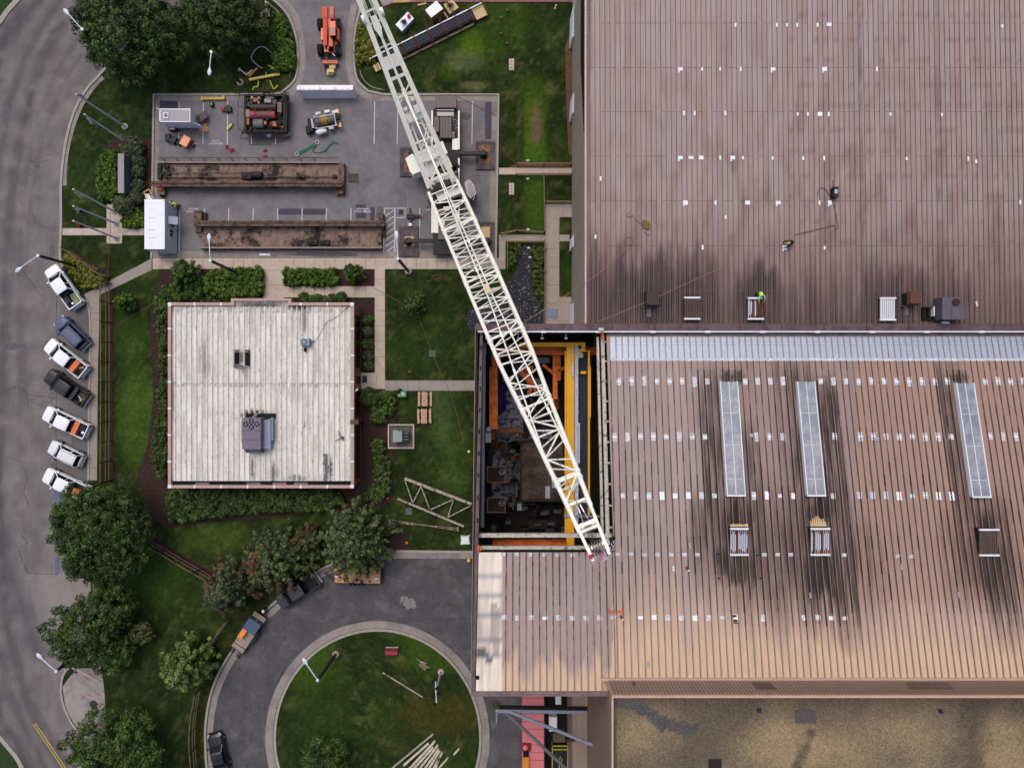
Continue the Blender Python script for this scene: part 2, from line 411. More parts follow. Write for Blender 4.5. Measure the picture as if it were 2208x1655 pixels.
def lawn():
    xs = [-600, -300, -140] + list(np.linspace(-68, 68, 341)) + [140, 300, 600]
    ys = [-600, -300, -120] + list(np.linspace(-52, 52, 261)) + [120, 300, 600]
    vs = []; cs = []
    for y in ys:
        for x in xs:
            vs.append((x, y, 0)); cs.append(S(*lawn_col(CX+x*F/H, CY-y*F/H, x, y)))
    n = len(xs); fs = [(j*n+i, j*n+i+1, (j+1)*n+i+1, (j+1)*n+i) for j in range(len(ys)-1) for i in range(n-1)]
    mb = MB(); mb.v = vs; mb.f = fs; mb.m = [0]*len(fs)
    m = nmat('grass', None, .95, .32, 1.9, attr='Col', bump=.8, bscale=16, fine=.45, spec=.1, second=S(74, 74, 40), s2scale=1.7, s2w=(.55, .82))
    o = mb.build('ground', m, origin=(0, 0, 0)); o['kind'] = 'structure'
    a = o.data.color_attributes.new('Col', 'FLOAT_COLOR', 'POINT')
    a.data.foreach_set('color', np.array([(*c, 1) for c in cs], dtype=np.float32).ravel())
lawn()
ASPH = nmat('asphalt', S(112, 108, 108), .9, .13, .35, bump=.25, bscale=20, fine=.07, second=S(94, 90, 92), s2scale=.12, s2w=(.42, .68), stretch=(1.6, .5, 1), spec=.2)
add_rings(ASPH, .35, 1.2, .0, .006, .35)
ASPH2 = nmat('lot_asphalt', S(122, 118, 121), .9, .1, .9, bump=.2, bscale=20, fine=.06, second=S(106, 102, 105), s2scale=.3, s2w=(.45, .65), spec=.2)
add_rings(ASPH2, .22, .8, .0, .0025, .3)
ASPH3 = nmat('dark_asphalt', S(80, 79, 81), .9, .2, .5, bump=.2, bscale=20, fine=.07, second=S(112, 104, 108), s2scale=.35, s2w=(.5, .75), spec=.2)
add_rings(ASPH3, .15, 1.5, .0, .003, .6)
CONC = nmat('concrete', S(186, 170, 157), .85, .09, 1.2, bump=.1, fine=.03, second=S(160, 148, 138), s2scale=.5, s2w=(.5, .7), spec=.2)
CONCG = nmat('grey_concrete', S(146, 136, 132), .9, .12, 1.0, bump=.1, fine=.04, second=S(118, 110, 108), s2scale=.4, s2w=(.48, .68), spec=.2)
KERB = nmat('kerb_concrete', S(158, 150, 142), .85, .12, 2, fine=.05, spec=.2)
JOINT = nmat('joint', S(104, 92, 80), .95, .1)
MULCH = nmat('mulch', S(62, 46, 44), .98, .35, 4, bump=.8, bscale=22, fine=.3, spec=.05)
PAINTW = nmat('line_paint', S(190, 186, 186), .8, .2, 3, second=S(140, 134, 138), s2scale=3, s2w=(.55, .75))
PAINTY = nmat('yellow_line_paint', S(196, 160, 60), .8, .15, 3)
PATCH = nmat('asphalt_patch', S(72, 68, 80), .9, .12, 1)

# road down the left side with the parking bay
road = [(-700, -500), (700, -500), (700, -18), (560, -14), (430, 30)] + spline([(300, 62), (215, 160), (190, 187), (165, 228), (147, 280), (136, 340), (131, 400), (131, 480), (130, 560), (150, 610), (190, 655), (196, 700), (192, 1035)], 6) + [(185, 1100), (180, 1270)] + spline([(178, 1400), (150, 1440), (131, 1480), (140, 1530), (165, 1575), (195, 1610), (250, 1680), (420, 1900)], 6) + [(420, 2600), (-700, 2600)]
sheet('road', [road], .012, ASPH)
sheet('grass_corner', [[(-700, 1400), (-200, 1480), (-40, 1560), (18, 1612), (52, 1668), (90, 1800), (200, 2600), (-700, 2600)], [(-700, -500), (200, -500), (100, -60), (38, -2), (0, 45), (-60, 140), (-200, 500), (-700, 900)]], .03, nmat('corner_grass', S(38, 58, 20), .95, .3, 2, bump=.4, fine=.2))
mb = MB(); strip(mb, spline([(-200, 1480), (-40, 1560), (18, 1612), (52, 1668), (90, 1800)], 6), .5, 0, .13); strip(mb, spline([(150, -120), (38, -2), (0, 45), (-60, 140), (-200, 500)], 6), .6, 0, .13)
struct(mb, 'outer_kerb', KERB)
# lot, top drive
sheet('parking_lot', [[(331, 203), (1075, 203), (1069, 555), (326, 555)]], .014, CONCG)
sheet('parking_asphalt', [[(344, 217), (1060, 217), (1056, 541), (339, 541)]], .022, ASPH2)
drive = [(400, -30), (560, -14)] + spline([(592, 4), (620, 36), (637, 80), (641, 130), (634, 172), (606, 200), (590, 206)], 6) + [(590, 216), (830, 216)] + spline([(826, 204), (794, 196), (772, 172), (764, 130), (766, 70), (778, 20), (800, -30)], 6) + [(800, -500), (400, -500)]
sheet('driveway', [drive], .026, ASPH2)
# turnaround loop
loop_o = [(1035, 1192), (860, 1190)] + spline([(800, 1196), (720, 1216), (640, 1262), (560, 1330), (498, 1410), (462, 1480), (447, 1550), (446, 1620), (452, 1700)], 6) + [(470, 2100), (1260, 2100), (1260, 1480), (1035, 1480)]
sheet('turnaround', [loop_o], .014, ASPH3)
cxp, cyp, rxp, ryp = 814, 1590, 222, 232
circ = [(cxp+rxp*math.cos(a), cyp-ryp*math.sin(a)) for a in [k*math.pi/40 for k in range(80)]]
sheet('round_lawn', [circ], .10, MATS['grass'])
ol = bpy.data.objects['round_lawn']
# finer copy of the lawn tint for the island
def tint_sheet(o):
    me = o.data; mw = o.location
    a = me.color_attributes.new('Col', 'FLOAT_COLOR', 'POINT')
    for i, v in enumerate(me.vertices):
        x, y = v.co.x+mw.x, v.co.y+mw.y
        a.data[i].color = (*S(*lawn_col(CX+x*F/H, CY-y*F/H, x, y)), 1)
bpy.data.objects.remove(ol)
mb = MB(); vs = []; R0 = 32
for j in range(R0+1):
    for i in range(96):
        a = 2*math.pi*i/96; q = j/R0; vs.append(P(cxp+rxp*q*math.cos(a), cyp-ryp*q*math.sin(a), .10))
mb.add(vs, [(j*96+i, (j+1)*96+i, (j+1)*96+(i+1) % 96, j*96+(i+1) % 96) for j in range(R0) for i in range(96)])
o = struct(mb, 'round_lawn', MATS['grass']); tint_sheet(o)
# kerbs
mb = MB()
strip(mb, circ, .3, 0, .16, closed=True)
for k in range(0, 80, 2): a_ = P(*circ[k], .161); q_ = P(cxp+(circ[k][0]-cxp)*1.012, cyp+(circ[k][1]-cyp)*1.012, .161); mb.beam(a_.lerp(q_, -1), q_, .03, .006, 1)
struct(mb, 'island_kerb', [KERB, JOINT])
mb = MB(); strip(mb, [(cxp+(rxp+12)*math.cos(k*math.pi/60), cyp-(ryp+12)*math.sin(k*math.pi/60)) for k in range(120)], .9, 0, .03, closed=True)
struct(mb, 'island_gutter', CONCG)
mb = MB()
strip(mb, [(1035, 1190), (860, 1188)] + spline([(800, 1194), (720, 1214), (640, 1260), (560, 1328), (496, 1408), (460, 1478), (444, 1550), (443, 1620), (449, 1700)], 6), .28, 0, .15)
struct(mb, 'turnaround_kerb', KERB)
mb = MB(); strip(mb, [(1035, 1198), (860, 1197)] + spline([(803, 1203), (725, 1223), (647, 1269), (568, 1337), (505, 1415), (470, 1484), (455, 1552), (454, 1620), (460, 1700)], 6), .7, 0, .028)
struct(mb, 'turnaround_gutter', CONCG)
mb = MB()
strip(mb, [(326, 557), (331, 203), (590, 203)] + spline([(606, 199), (635, 172), (642, 130), (638, 80), (621, 34), (592, 2), (560, -16)], 6), .26, 0, .15)
strip(mb, [(1069, 557), (1075, 203), (826, 203)] + spline([(794, 196), (771, 172), (763, 130), (765, 70), (777, 20), (800, -30)], 6), .26, 0, .15)
strip(mb, spline([(300, 62), (215, 160), (190, 187), (165, 228), (147, 280), (136, 340), (131, 400), (131, 480), (130, 560), (150, 610), (188, 652)], 6), .3, 0, .14)
strip(mb, spline([(188, 652), (194, 720), (190, 1035)], 8), .18, 0, .12)
strip(mb, spline([(215, 1470), (150, 1440), (131, 1480), (140, 1530), (165, 1575), (200, 1612)], 6), .25, 0, .14)
struct(mb, 'kerb', KERB)
mb = MB(); strip(mb, spline([(222, 166), (198, 192), (173, 232), (154, 284), (142, 342), (139, 400)], 6), .5, 0, .02)
strip(mb, spline([(583, 10), (612, 40), (628, 84), (631, 130), (624, 166)], 6), .1, 0, .02)
strip(mb, spline([(774, 60), (773, 130), (781, 166), (800, 186), (828, 194)], 6), .1, 0, .02)
struct(mb, 'gutter', CONCG)
mb = MB(); strip(mb, spline([(600, -8), (630, 24), (647, 70), (652, 130), (645, 176), (622, 205)], 6), .75, 0, .034); strip(mb, spline([(764, 10), (754, 70), (752, 130), (762, 180), (790, 206), (830, 212)], 6), .75, 0, .034)
struct(mb, 'driveway_gutter', CONCG)
# pavements
def slabs(name, rects, step=1.22, z=.045, m=None, diag=None):
    mb = MB()
    for x0, y0, x1, y1 in rects:
        a = P(x0, y0, z); b = P(x1, y1, z); mb.bx(a.x, a.y, 0, b.x, b.y, z, 0)
        X0, X1 = sorted((a.x, b.x)); Y0, Y1 = sorted((a.y, b.y))
        if X1-X0 > Y1-Y0:
            x = X0+step
            while x < X1-.2: mb.bx(x-.018, Y0, z, x+.018, Y1, z+.003, 1); x += step
        else:
            y = Y0+step
            while y < Y1-.2: mb.bx(X0, y-.018, z, X1, y+.018, z+.003, 1); y += step
    return struct(mb, name, [m or CONC, JOINT])
slabs('pavement', [(327, 556, 568, 580), (612, 556, 1015, 580), (612, 617, 808, 641)], 1.25)
slabs('entrance_path', [(568, 556, 612, 646)], 1.8)
slabs('garden_path', [(808, 580, 830, 803), (778, 803, 830, 838)], 1.9)
slabs('hall_path', [(830, 820, 1024, 842)], 1.4, m=nmat('path_grey', S(150, 140, 136), .9, .1, 1, fine=.04))
slabs('side_path', [(1015, 556, 1090, 580), (1076, 506, 1090, 556), (1090, 506, 1228, 520), (1176, 468, 1206, 506), (1176, 440, 1234, 468), (1176, 520, 1206, 730), (1206, 640, 1232, 730)], 2.2, m=nmat('path_grey2', S(160, 148, 140), .9, .1, 1, fine=.04))
slabs('lawn_path', [(1076, 362, 1234, 376)], 9)
slabs('flag_path', [(131, 492, 230, 507), (263, 492, 314, 507), (230, 441, 263, 525)], 2.6)
mb = MB(); z = .045
for a, b, c_, d_ in [((186, 630), (214, 622), (330, 556), (330, 582)), ]:
    pass
mb.prism([P(x, y, z) for x, y in [(329, 556), (329, 581), (214, 636), (214, 662), (187, 662), (182, 634)]], 0, z, 0)
sw = spline([(187, 662), (194, 700), (190, 800), (188, 1035)], 6); se = spline([(214, 662), (214, 700), (211, 800), (209, 1035)], 6)
for i in range(len(sw)-1):
    q = [P(*sw[i], z), P(*sw[i+1], z), P(*se[i+1], z), P(*se[i], z)]
    mb.hexa([Vector((p.x, p.y, 0)) for p in q], q, 0)
    if i % 2: mb.beam(q[0]+Vector((0, 0, .002)), q[3]+Vector((0, 0, .002)), .035, .006, 1)
struct(mb, 'bay_pavement', [nmat('bay_conc', S(150, 140, 130), .9, .12, .8, fine=.05), JOINT])
sheet('concrete_apron', [[(160, 1265), (198, 1250), (200, 1440), (165, 1440), (134, 1480), (142, 1528), (167, 1572), (200, 1610), (228, 1575), (226, 1500), (215, 1400), (200, 1250)][2:] + [(200, 1400)]], .04, nmat('apron_conc', S(150, 142, 138), .9, .12, 1, fine=.05, second=S(124, 118, 116), s2scale=.4))
sheet('bay_apron', [[(160, 1110), (196, 1110), (196, 1420), (182, 1400), (168, 1300)]], .03, nmat('apron2', S(136, 128, 124), .9, .12, 1, fine=.05))
# top kerb lane beyond the lawn
sheet('upper_lane', [[(800, -30), (826, 12), (850, 4), (900, 1), (1236, 1), (1236, -300), (800, -300)]], .02, nmat('lane', S(150, 140, 140), .9, .1, 1))
mb = MB(); strip(mb, [(826, 14), (846, 6), (900, 3), (1236, 3)], .14, 0, .12, 0); strip(mb, [(850, 4), (885, 2)], .15, .12, .125, 1)
struct(mb, 'upper_kerb', [nmat('red_kerb', S(150, 96, 96), .8, .2), PAINTY])
# beds
bed = [(345, 585), (380, 578), (568, 582), (568, 648), (808, 645), (808, 805), (778, 805), (778, 838), (862, 842), (858, 880), (842, 950), (850, 1020), (845, 1082), (800, 1110), (700, 1104), (560, 1118), (450, 1124), (372, 1138), (330, 1120), (305, 1060), (297, 1020), (318, 960), (330, 860), (326, 740), (322, 690), (334, 640)]
sheet('mulch_bed', [bed, [(727, 580), (808, 580), (808, 617), (727, 617)], [(214, 395), (222, 330), (240, 304), (270, 295), (331, 298), (331, 440), (300, 446), (262, 440), (246, 420), (240, 404)],
                    [(798, 1120), (880, 1150), (884, 1188), (800, 1192)]], .02, MULCH)
sheet('fence_bed', [[(150, 535), (240, 592), (232, 600), (140, 546)], [(236, 612), (244, 612), (244, 1040), (236, 1040)], [(330, 1158), (470, 1238), (462, 1250), (322, 1172)]], .018, MULCH)
sheet('tree_ring', [[(291+13*math.cos(a*.5), 658+13*math.sin(a*.5)) for a in range(13)]], .022, MULCH)
sheet('bare_soil', [[(1219, 100), (1234, 60), (1234, 340), (1226, 330), (1220, 200)], [(1118, 352), (1230, 356), (1230, 362), (1092, 362)]], .01, nmat('soil', S(96, 70, 50), .95, .25, 2, fine=.2))
# stones
STONE = nmat('drain_stone', S(70, 70, 80), .8, .4, 5, spec=.3, fine=.4)
sheet('gravel_bed', [[(1122, 530), (1146, 530), (1150, 560), (1145, 605), (1152, 640), (1172, 660), (1174, 730), (1035, 730), (1012, 710), (1003, 686), (1012, 668), (1040, 664), (1070, 640), (1092, 615), (1115, 580)]], .012, nmat('gravel_base', S(52, 50, 56), .95, .4, 5, fine=.4))
gp = [(1122, 530), (1146, 530), (1150, 560), (1145, 605), (1152, 640), (1172, 660), (1174, 698), (1035, 720), (1012, 710), (1003, 686), (1012, 668), (1040, 664), (1070, 640), (1092, 615), (1115, 580)]
mb = MB(); rg = random.Random(4)
k = 0
while k < 2600:
    x, y = rg.uniform(1003, 1175), rg.uniform(530, 720)
    if not inpoly(x, y, gp): continue
    k += 1
    if rg.random() < .45 and y < 610: continue
    c = P(x, y, .03); r = rg.uniform(.05, .17)
    q = [Vector((c.x+r*rg.uniform(.5, 1.1)*math.cos(t), c.y+r*rg.uniform(.5, 1.1)*math.sin(t), 0)) for t in (0, 1.3, 2.5, 3.8, 5)]
    hh = r*rg.uniform(.7, 1.3)
    mb.hexa(q, [Vector((p.x*.5+c.x*.5+rg.uniform(-.02, .02), p.y*.5+c.y*.5, hh)) for p in q], 1 if rg.random() < .12 else 0)
o = mb.build('drain_rocks', [STONE, nmat('pale_stone', S(150, 152, 160), .8, .2, 4)]); o['kind'] = 'stuff'; tag(o, 'dark angular drainage stones spilling between the lawns', 'stones')
# markings
mb = MB()
def ln(x0, y0, x1, y1, w=.12, mi=0, z=.03):
    a = P(x0, y0, z); b = P(x1, y1, z); mb.beam((a.x, a.y, z), (b.x, b.y, z), w, .006, mi)
for x in (386, 438.5, 491, 543, 595): ln(x, 218, x-1, 311)
for x in (808, 858, 1019): ln(x, 218, x-1.5, 311)
for i, x in enumerate((388, 441, 493.5, 546, 599, 651.5, 704, 757, 829)): ln(x, 449, x-2, 541)
ln(787, 449, 786, 458); ln(905, 449, 905, 541); ln(957, 449, 957, 541); ln(1011, 449, 1011, 541)
ln(851.5, 449, 851, 541, .16); ln(829, 449, 875, 449, .1); ln(853, 469, 875, 469, .1); ln(874, 449, 874, 469, .1)
for k in range(9):
    y = 452+k*13
    ln(830 if y+15 < 541 else 830+(y+15-541)*1.4, min(541, y+15), 851, y, .1)
ln(71, 1560, 139, 1660, .1, 1); ln(76, 1558, 144, 1658, .1, 1)
struct(mb, 'road_marking', [PAINTW, PAINTY])
mb = MB()
for x0, y0, x1, y1 in [(767, 441, 789, 471), (798, 447, 808, 480), (600, 450, 704, 463), (345, 218, 386, 262), (1046, 220, 1060, 300)]: mb.pbox(x0, y0, x1, y1, .022, .027)
struct(mb, 'asphalt_repair', PATCH)
def text(lines, px, py, size, flip, m, name, z=.034, rot=None, kind='structure', parent=None, lab=None):
    cu = bpy.data.curves.new(name, 'FONT'); cu.body = lines; cu.size = size; cu.align_x = 'CENTER'; cu.align_y = 'CENTER'; cu.extrude = .003
    cu.space_line = .95; cu.materials.append(m); o = bpy.data.objects.new(name, cu); COL.objects.link(o)
    p = P(px, py, z); o.location = p; o.rotation_euler = rot or (0, 0, math.pi if flip else 0)
    if kind: o['kind'] = kind
    return o
TW = nmat('stencil_paint', S(206, 202, 206), .8, .1, 2)
text('PLANT\nENGINEER', 466, 307, .34, False, TW, 'painted_lettering')
text('HR\nMANAGER', 411, 307, .34, False, TW, 'painted_lettering')
text('OPERATIONS\nMANAGER', 782, 453, .34, True, TW, 'painted_lettering')
text('CUSTOMER\nSERVICE', 417, 453, .34, True, TW, 'painted_lettering')
text('HR\nMANAGER', 932, 455, .34, True, TW, 'painted_lettering')
# manhole covers, puddles, stains
def disc(px, py, r, z0, z1, m, label, cat, name, n=24, **k):
    mb = MB(); c = P(px, py, z1); mb.cyl((c.x, c.y, z0), r, z1-z0, n); o = mb.build(name, m, **k); tag(o, label, cat); return o
DKM = nmat('cast_iron', S(46, 44, 48), .7, .3, 8)
disc(201, 1517, .45, .03, .055, DKM, 'round dark manhole cover in the pale apron by the road', 'manhole', 'manhole_cover')
wat = nmat('puddle_water', S(92, 100, 128), .12, .05, .5, spec=.5)
sheet('puddle', [[(114, 1040), (130, 1042), (131, 1080), (126, 1105), (118, 1100), (116, 1070)], [(118, 1200), (126, 1200), (128, 1236), (119, 1240)], [(1178, 664), (1204, 666), (1203, 684), (1196, 690), (1186, 686), (1178, 690)]], .055, wat)
RED = nmat('survey_paint', S(170, 60, 70), .8, .1)
mb = MB()
for x, y in [(178, 1470), (188, 1462), (196, 1455), (180, 1501), (192, 1497), (212, 1495), (212, 1560), (222, 1553)]:
    ln(x-6, y-3, x+6, y+4, .06, z=.05); ln(x-3, y+5, x+4, y-5, .05, z=.05)
struct(mb, 'survey_marking', [RED])
CRK = nmat('tar_crack', S(58, 54, 58), .8, .1)
mb = MB(); rg = random.Random(9)
def crack(pts, w=.05, z=.03):
    q = []
    for i in range(len(pts)-1):
        for k in range(6):
            t = k/6; q.append((pts[i][0]*(1-t)+pts[i+1][0]*t+rg.uniform(-1.2, 1.2), pts[i][1]*(1-t)+pts[i+1][1]*t+rg.uniform(-1.2, 1.2)))
    q.append(pts[-1])
    for i in range(len(q)-1): a = P(*q[i], z); b = P(*q[i+1], z); mb.beam(a, b, w*rg.uniform(.5, 1.3), .004)
for c in [[(128, 560), (122, 620), (123, 760), (122, 900), (121, 1030)], [(0, 848), (40, 830), (62, 850), (118, 858)], [(30, 835), (55, 845), (62, 880)], [(62, 862), (100, 880)],
          [(62, 860), (105, 868), (120, 856)], [(20, 985), (45, 995), (60, 1030), (50, 1060), (62, 1090)], [(45, 1150), (60, 1170), (40, 1180), (48, 1210), (60, 1235)], [(60, 1235), (120, 1237)],
          [(62, 345), (85, 352), (104, 345)], [(70, 352), (92, 362)], [(120, 335), (100, 333)], [(880, 1262), (866, 1310), (858, 1345)], [(886, 1292), (880, 1335)], [(860, 1342), (930, 1334), (1020, 1332)],
          [(540, 960), (545, 961)], [(690, 1335), (710, 1320)], [(510, 1600), (560, 1590)], [(40, 570), (60, 600), (90, 640)], [(70, 460), (75, 480), (120, 500)]]: crack(c)
struct(mb, 'pavement_cracks', CRK)
mb = MB()
def blot(px, py, rx, ry, z, n=18, k=.25):
    q = []
    for i in range(n):
        t = 2*math.pi*i/n; w = 1+rg.uniform(-k, k); q.append(P(px+rx*w*math.cos(t), py+ry*w*math.sin(t), z))
    mb.poly([(p.x, p.y, z) for p in q][::-1])
for b in [(30, 745, 26, 8, .024), (116, 1010, 8, 14, .024), (112, 545, 6, 16, .024), (820, 462, 9, 18, .027), (936, 440, 16, 24, .03), (766, 40, 14, 14, .03), (1004, 250, 12, 10, .03), (1040, 1545, 8, 22, .02), (1062, 1622, 14, 26, .02), (560, 305, 30, 10, .03), (575, 300, 50, 8, .031),
          (700, 548, 90, 5, .024), (135, 690, 3, 10, .025), (80, 360, 8, 5, .025), (14, 250, 5, 30, .025)]: blot(*b)
struct(mb, 'oil_stains', nmat('oil', S(88, 85, 87), .7, .2, 2))
mb = MB()
for b in [(884, 1300, 14, 12, .02), (872, 1292, 10, 8, .021)]: blot(*b)
struct(mb, 'scuff_marks', nmat('scuff', S(128, 122, 124), .9, .3, 6))

# worn wheel tracks: finely gridded wearing course laid over the asphalt
def wear(name, cl, lat, colf, poly, z, m, nl=40, step=3):
    q = spline(cl, step); vs = []; cs = []; W = []
    for i, (x, y) in enumerate(q):
        a = q[max(0, i-1)]; b = q[min(len(q)-1, i+1)]; dx, dy = b[0]-a[0], b[1]-a[1]; L = math.hypot(dx, dy); nx, ny = -dy/L, dx/L
        for j in range(nl+1):
            u = lat[0]+(lat[1]-lat[0])*j/nl; px, py = x-nx*u, y-ny*u; W.append((px, py)); vs.append(tuple(P(px, py, z))); cs.append(S(*colf(u, i/len(q), px, py)))
    mb = MB(); mb.v = vs
    for i in range(len(q)-1):
        for j in range(nl):
            f = (i*(nl+1)+j, i*(nl+1)+j+1, (i+1)*(nl+1)+j+1, (i+1)*(nl+1)+j)
            if all(inpoly(*W[k], poly) for k in f):
                a_, b_, c_ = (Vector(vs[k]) for k in f[:3]); mb.f.append(f if (b_-a_).cross(c_-a_).z > 0 else f[::-1]); mb.m.append(0)
    o = mb.build(name, m, origin=(0, 0, 0)); o['kind'] = 'structure'
    at = o.data.color_attributes.new('Col', 'FLOAT_COLOR', 'POINT'); at.data.foreach_set('color', np.array([(*c, 1) for c in cs], dtype=np.float32).ravel())
WEAR = nmat('worn_asphalt', None, .9, .09, .8, attr='Col', bump=.3, bscale=22, fine=.10, spec=.2); add_rings(WEAR, .5, 1.0, 0, .004, .35)
def rcol(u, t, px, py):
    c = (114, 109, 108); n = mn.fractal(Vector((u*.05, t*9, 1)), .9, 2, 4); n2 = vnoise(px*.05, py*.05, .6, 4)
    for uc, w, a in ((-92, 26, .65), (-40, 9, .5), (-8, 14, .6), (34, 6, .25), (52, 5, .22), (-130, 20, .5)):
        k = math.exp(-((u-uc-10*math.sin(t*7+uc))/w)**2)*a*(1+.6*n); c = mix(c, (72, 67, 70), max(0, min(.8, k)))
    c = mix(c, (134, 128, 124), max(0, min(.5, n2*.9)))
    c = mix(c, (90, 84, 86), max(0, min(.5, -n2*.8)))
    if py > 1236: c = mix(c, (142, 136, 132), .7*max(0, min(1, (px-45-(py-1300)*.3)/60)))
    if 1150 < py < 1420: c = mix(c, (78, 74, 80), .6*max(0, 1-abs(px-10-(py-1200)*.35)/30))
    return c
road_l = [(280, -80), (190, 10), (120, 105), (70, 215), (38, 340), (20, 480), (10, 650), (6, 850), (6, 1050), (18, 1250), (48, 1410), (104, 1560), (200, 1740)]
wear('road_surface', road_l[::-1], (-150, 195), lambda u, t, px, py: rcol(-u, 1-t, px, py), [(x, y) for x, y in road], .016, WEAR, 70, 10)
def tcol(u, t, px, py):
    c = (82, 80, 83); n = mn.fractal(Vector((u*.06, t*14, 7)), .9, 2, 4); n2 = vnoise(px*.05, py*.05, .7, 9)
    c = mix(c, (122, 117, 116), max(0, min(.75, .25+n*.8)) if u > 40 else max(0, min(.5, n)))
    c = mix(c, (54, 52, 56), max(0, min(.6, -n*.9-n2*.5)))
    if py < 1260 and px > 850: c = mix(c, (74, 70, 76), .5)
    return c
ringc = [(cxp+(rxp+24)*math.cos(k*math.pi/40), cyp-(ryp+24)*math.sin(k*math.pi/40)) for k in range(-4, 46)]
lp = [(1035, 1200), (860, 1202)] + spline([(803, 1208), (729, 1228), (652, 1274), (574, 1342), (512, 1420), (478, 1486), (463, 1554), (462, 1620), (470, 1720)], 6) + [(470, 2100), (1118, 2100), (1118, 1480), (1035, 1480)]
wear('turnaround_surface', ringc, (0, 330), tcol, lp, .018, WEAR, 60, 4)
# ------------------------------------------------------------ large buildings
SL = .237; YN = P(0, 725, 17).y; ZN = 17.0
def RL(px, py, dz=0.0):       # point on the sloping roof of the lower hall
    a = (py-CY)/F; z = (ZN + SL*YN + SL*a*H)/(1+SL*a) + dz
    return P(px, py, z)
def zl(y): return ZN + SL*(YN-y)
def RU(px, py, dz=0.0):
    a = (py-CY)/F; s = .028; z = (17.0 + s*5.85 + s*a*H)/(1+s*a) + dz
    return P(px, py, z)
def zu(y): return 17.0 - .028*(y-5.85)
def topix(x, y, z): return CX + x*F/(H-z), CY - y*F/(H-z)

def roofmesh(name, parts, zf, colf, m, step=.35, th=.35):
    """gridded roof skin with a colour per vertex; parts = list of x0,y0,x1,y1 in metres"""
    mb = MB(); cols = []
    for x0, y0, x1, y1 in parts:
        sx, sy = step if isinstance(step, tuple) else (step, step); nx = max(2, int((x1-x0)/sx)); ny = max(2, int((y1-y0)/sy)); o = len(mb.v); vs = []
        for j in range(ny+1):
            for i in range(nx+1):
                x = x0+(x1-x0)*i/nx; y = y0+(y1-y0)*j/ny; z = zf(y); vs.append((x, y, z))
                px, py = topix(x, y, z); cols.append(S(*colf(px, py, x, y)))
        mb.add(vs, [(j*(nx+1)+i, j*(nx+1)+i+1, (j+1)*(nx+1)+i+1, (j+1)*(nx+1)+i) for j in range(ny) for i in range(nx)], 0)
    return mb, cols
def put_cols(o, cols):
    a = o.data.color_attributes.new('Col', 'FLOAT_COLOR', 'POINT'); n = len(o.data.vertices)
    arr = np.ones((n, 4), np.float32); k = min(n, len(cols)); arr[:k, :3] = np.array(cols[:k]); a.data.foreach_set('color', arr.ravel())

ROOFM = nmat('ribbed_roof', None, .7, .07, 1.2, attr='Col', stretch=(4, .12, 1), fine=.05, spec=.25)
SEAM = nmat('roof_seam', S(104, 86, 86), .8, .3, .4)
SEALW = nmat('white_sealant', S(236, 236, 240), .7, .06, 3)
SEALG = nmat('sealed_patch', S(186, 186, 194), .7, .14, 8, stretch=(1, 3, 1), second=S(222, 222, 226), s2scale=4, s2w=(.5, .6))
SOOT = nmat('soot', S(34, 28, 28), .95, .3, 5)
MAUVE = nmat('mauve_metal', S(124, 100, 104), .6, .12, 1, second=S(96, 78, 80), s2scale=.7)
DMAUVE = nmat('dark_mauve_metal', S(98, 76, 80), .6, .16, 1.2, second=S(74, 58, 60), s2scale=.8)
TANM = nmat('tan_metal', S(186, 152, 132), .65, .1, 1)
GALV = nmat('galvanised', S(176, 180, 192), .45, .1, 3, metal=.35, fine=.05, stretch=(3, .5, 1))
WHM = nmat('white_metal', S(224, 224, 230), .5, .06, 3)
DARK = nmat('dark_void', S(16, 15, 16), .9, .2, 2)
PIPEG = nmat('grey_pipe', S(120, 124, 132), .5, .12, 3)
BEAMC = nmat('flaking_cream_steel', S(186, 178, 164), .7, .18, 3, second=S(98, 88, 78), s2scale=2.4, s2w=(.56, .6))
RUST = nmat('rust', S(120, 72, 44), .9, .3, 4, second=S(70, 44, 32), s2scale=2)

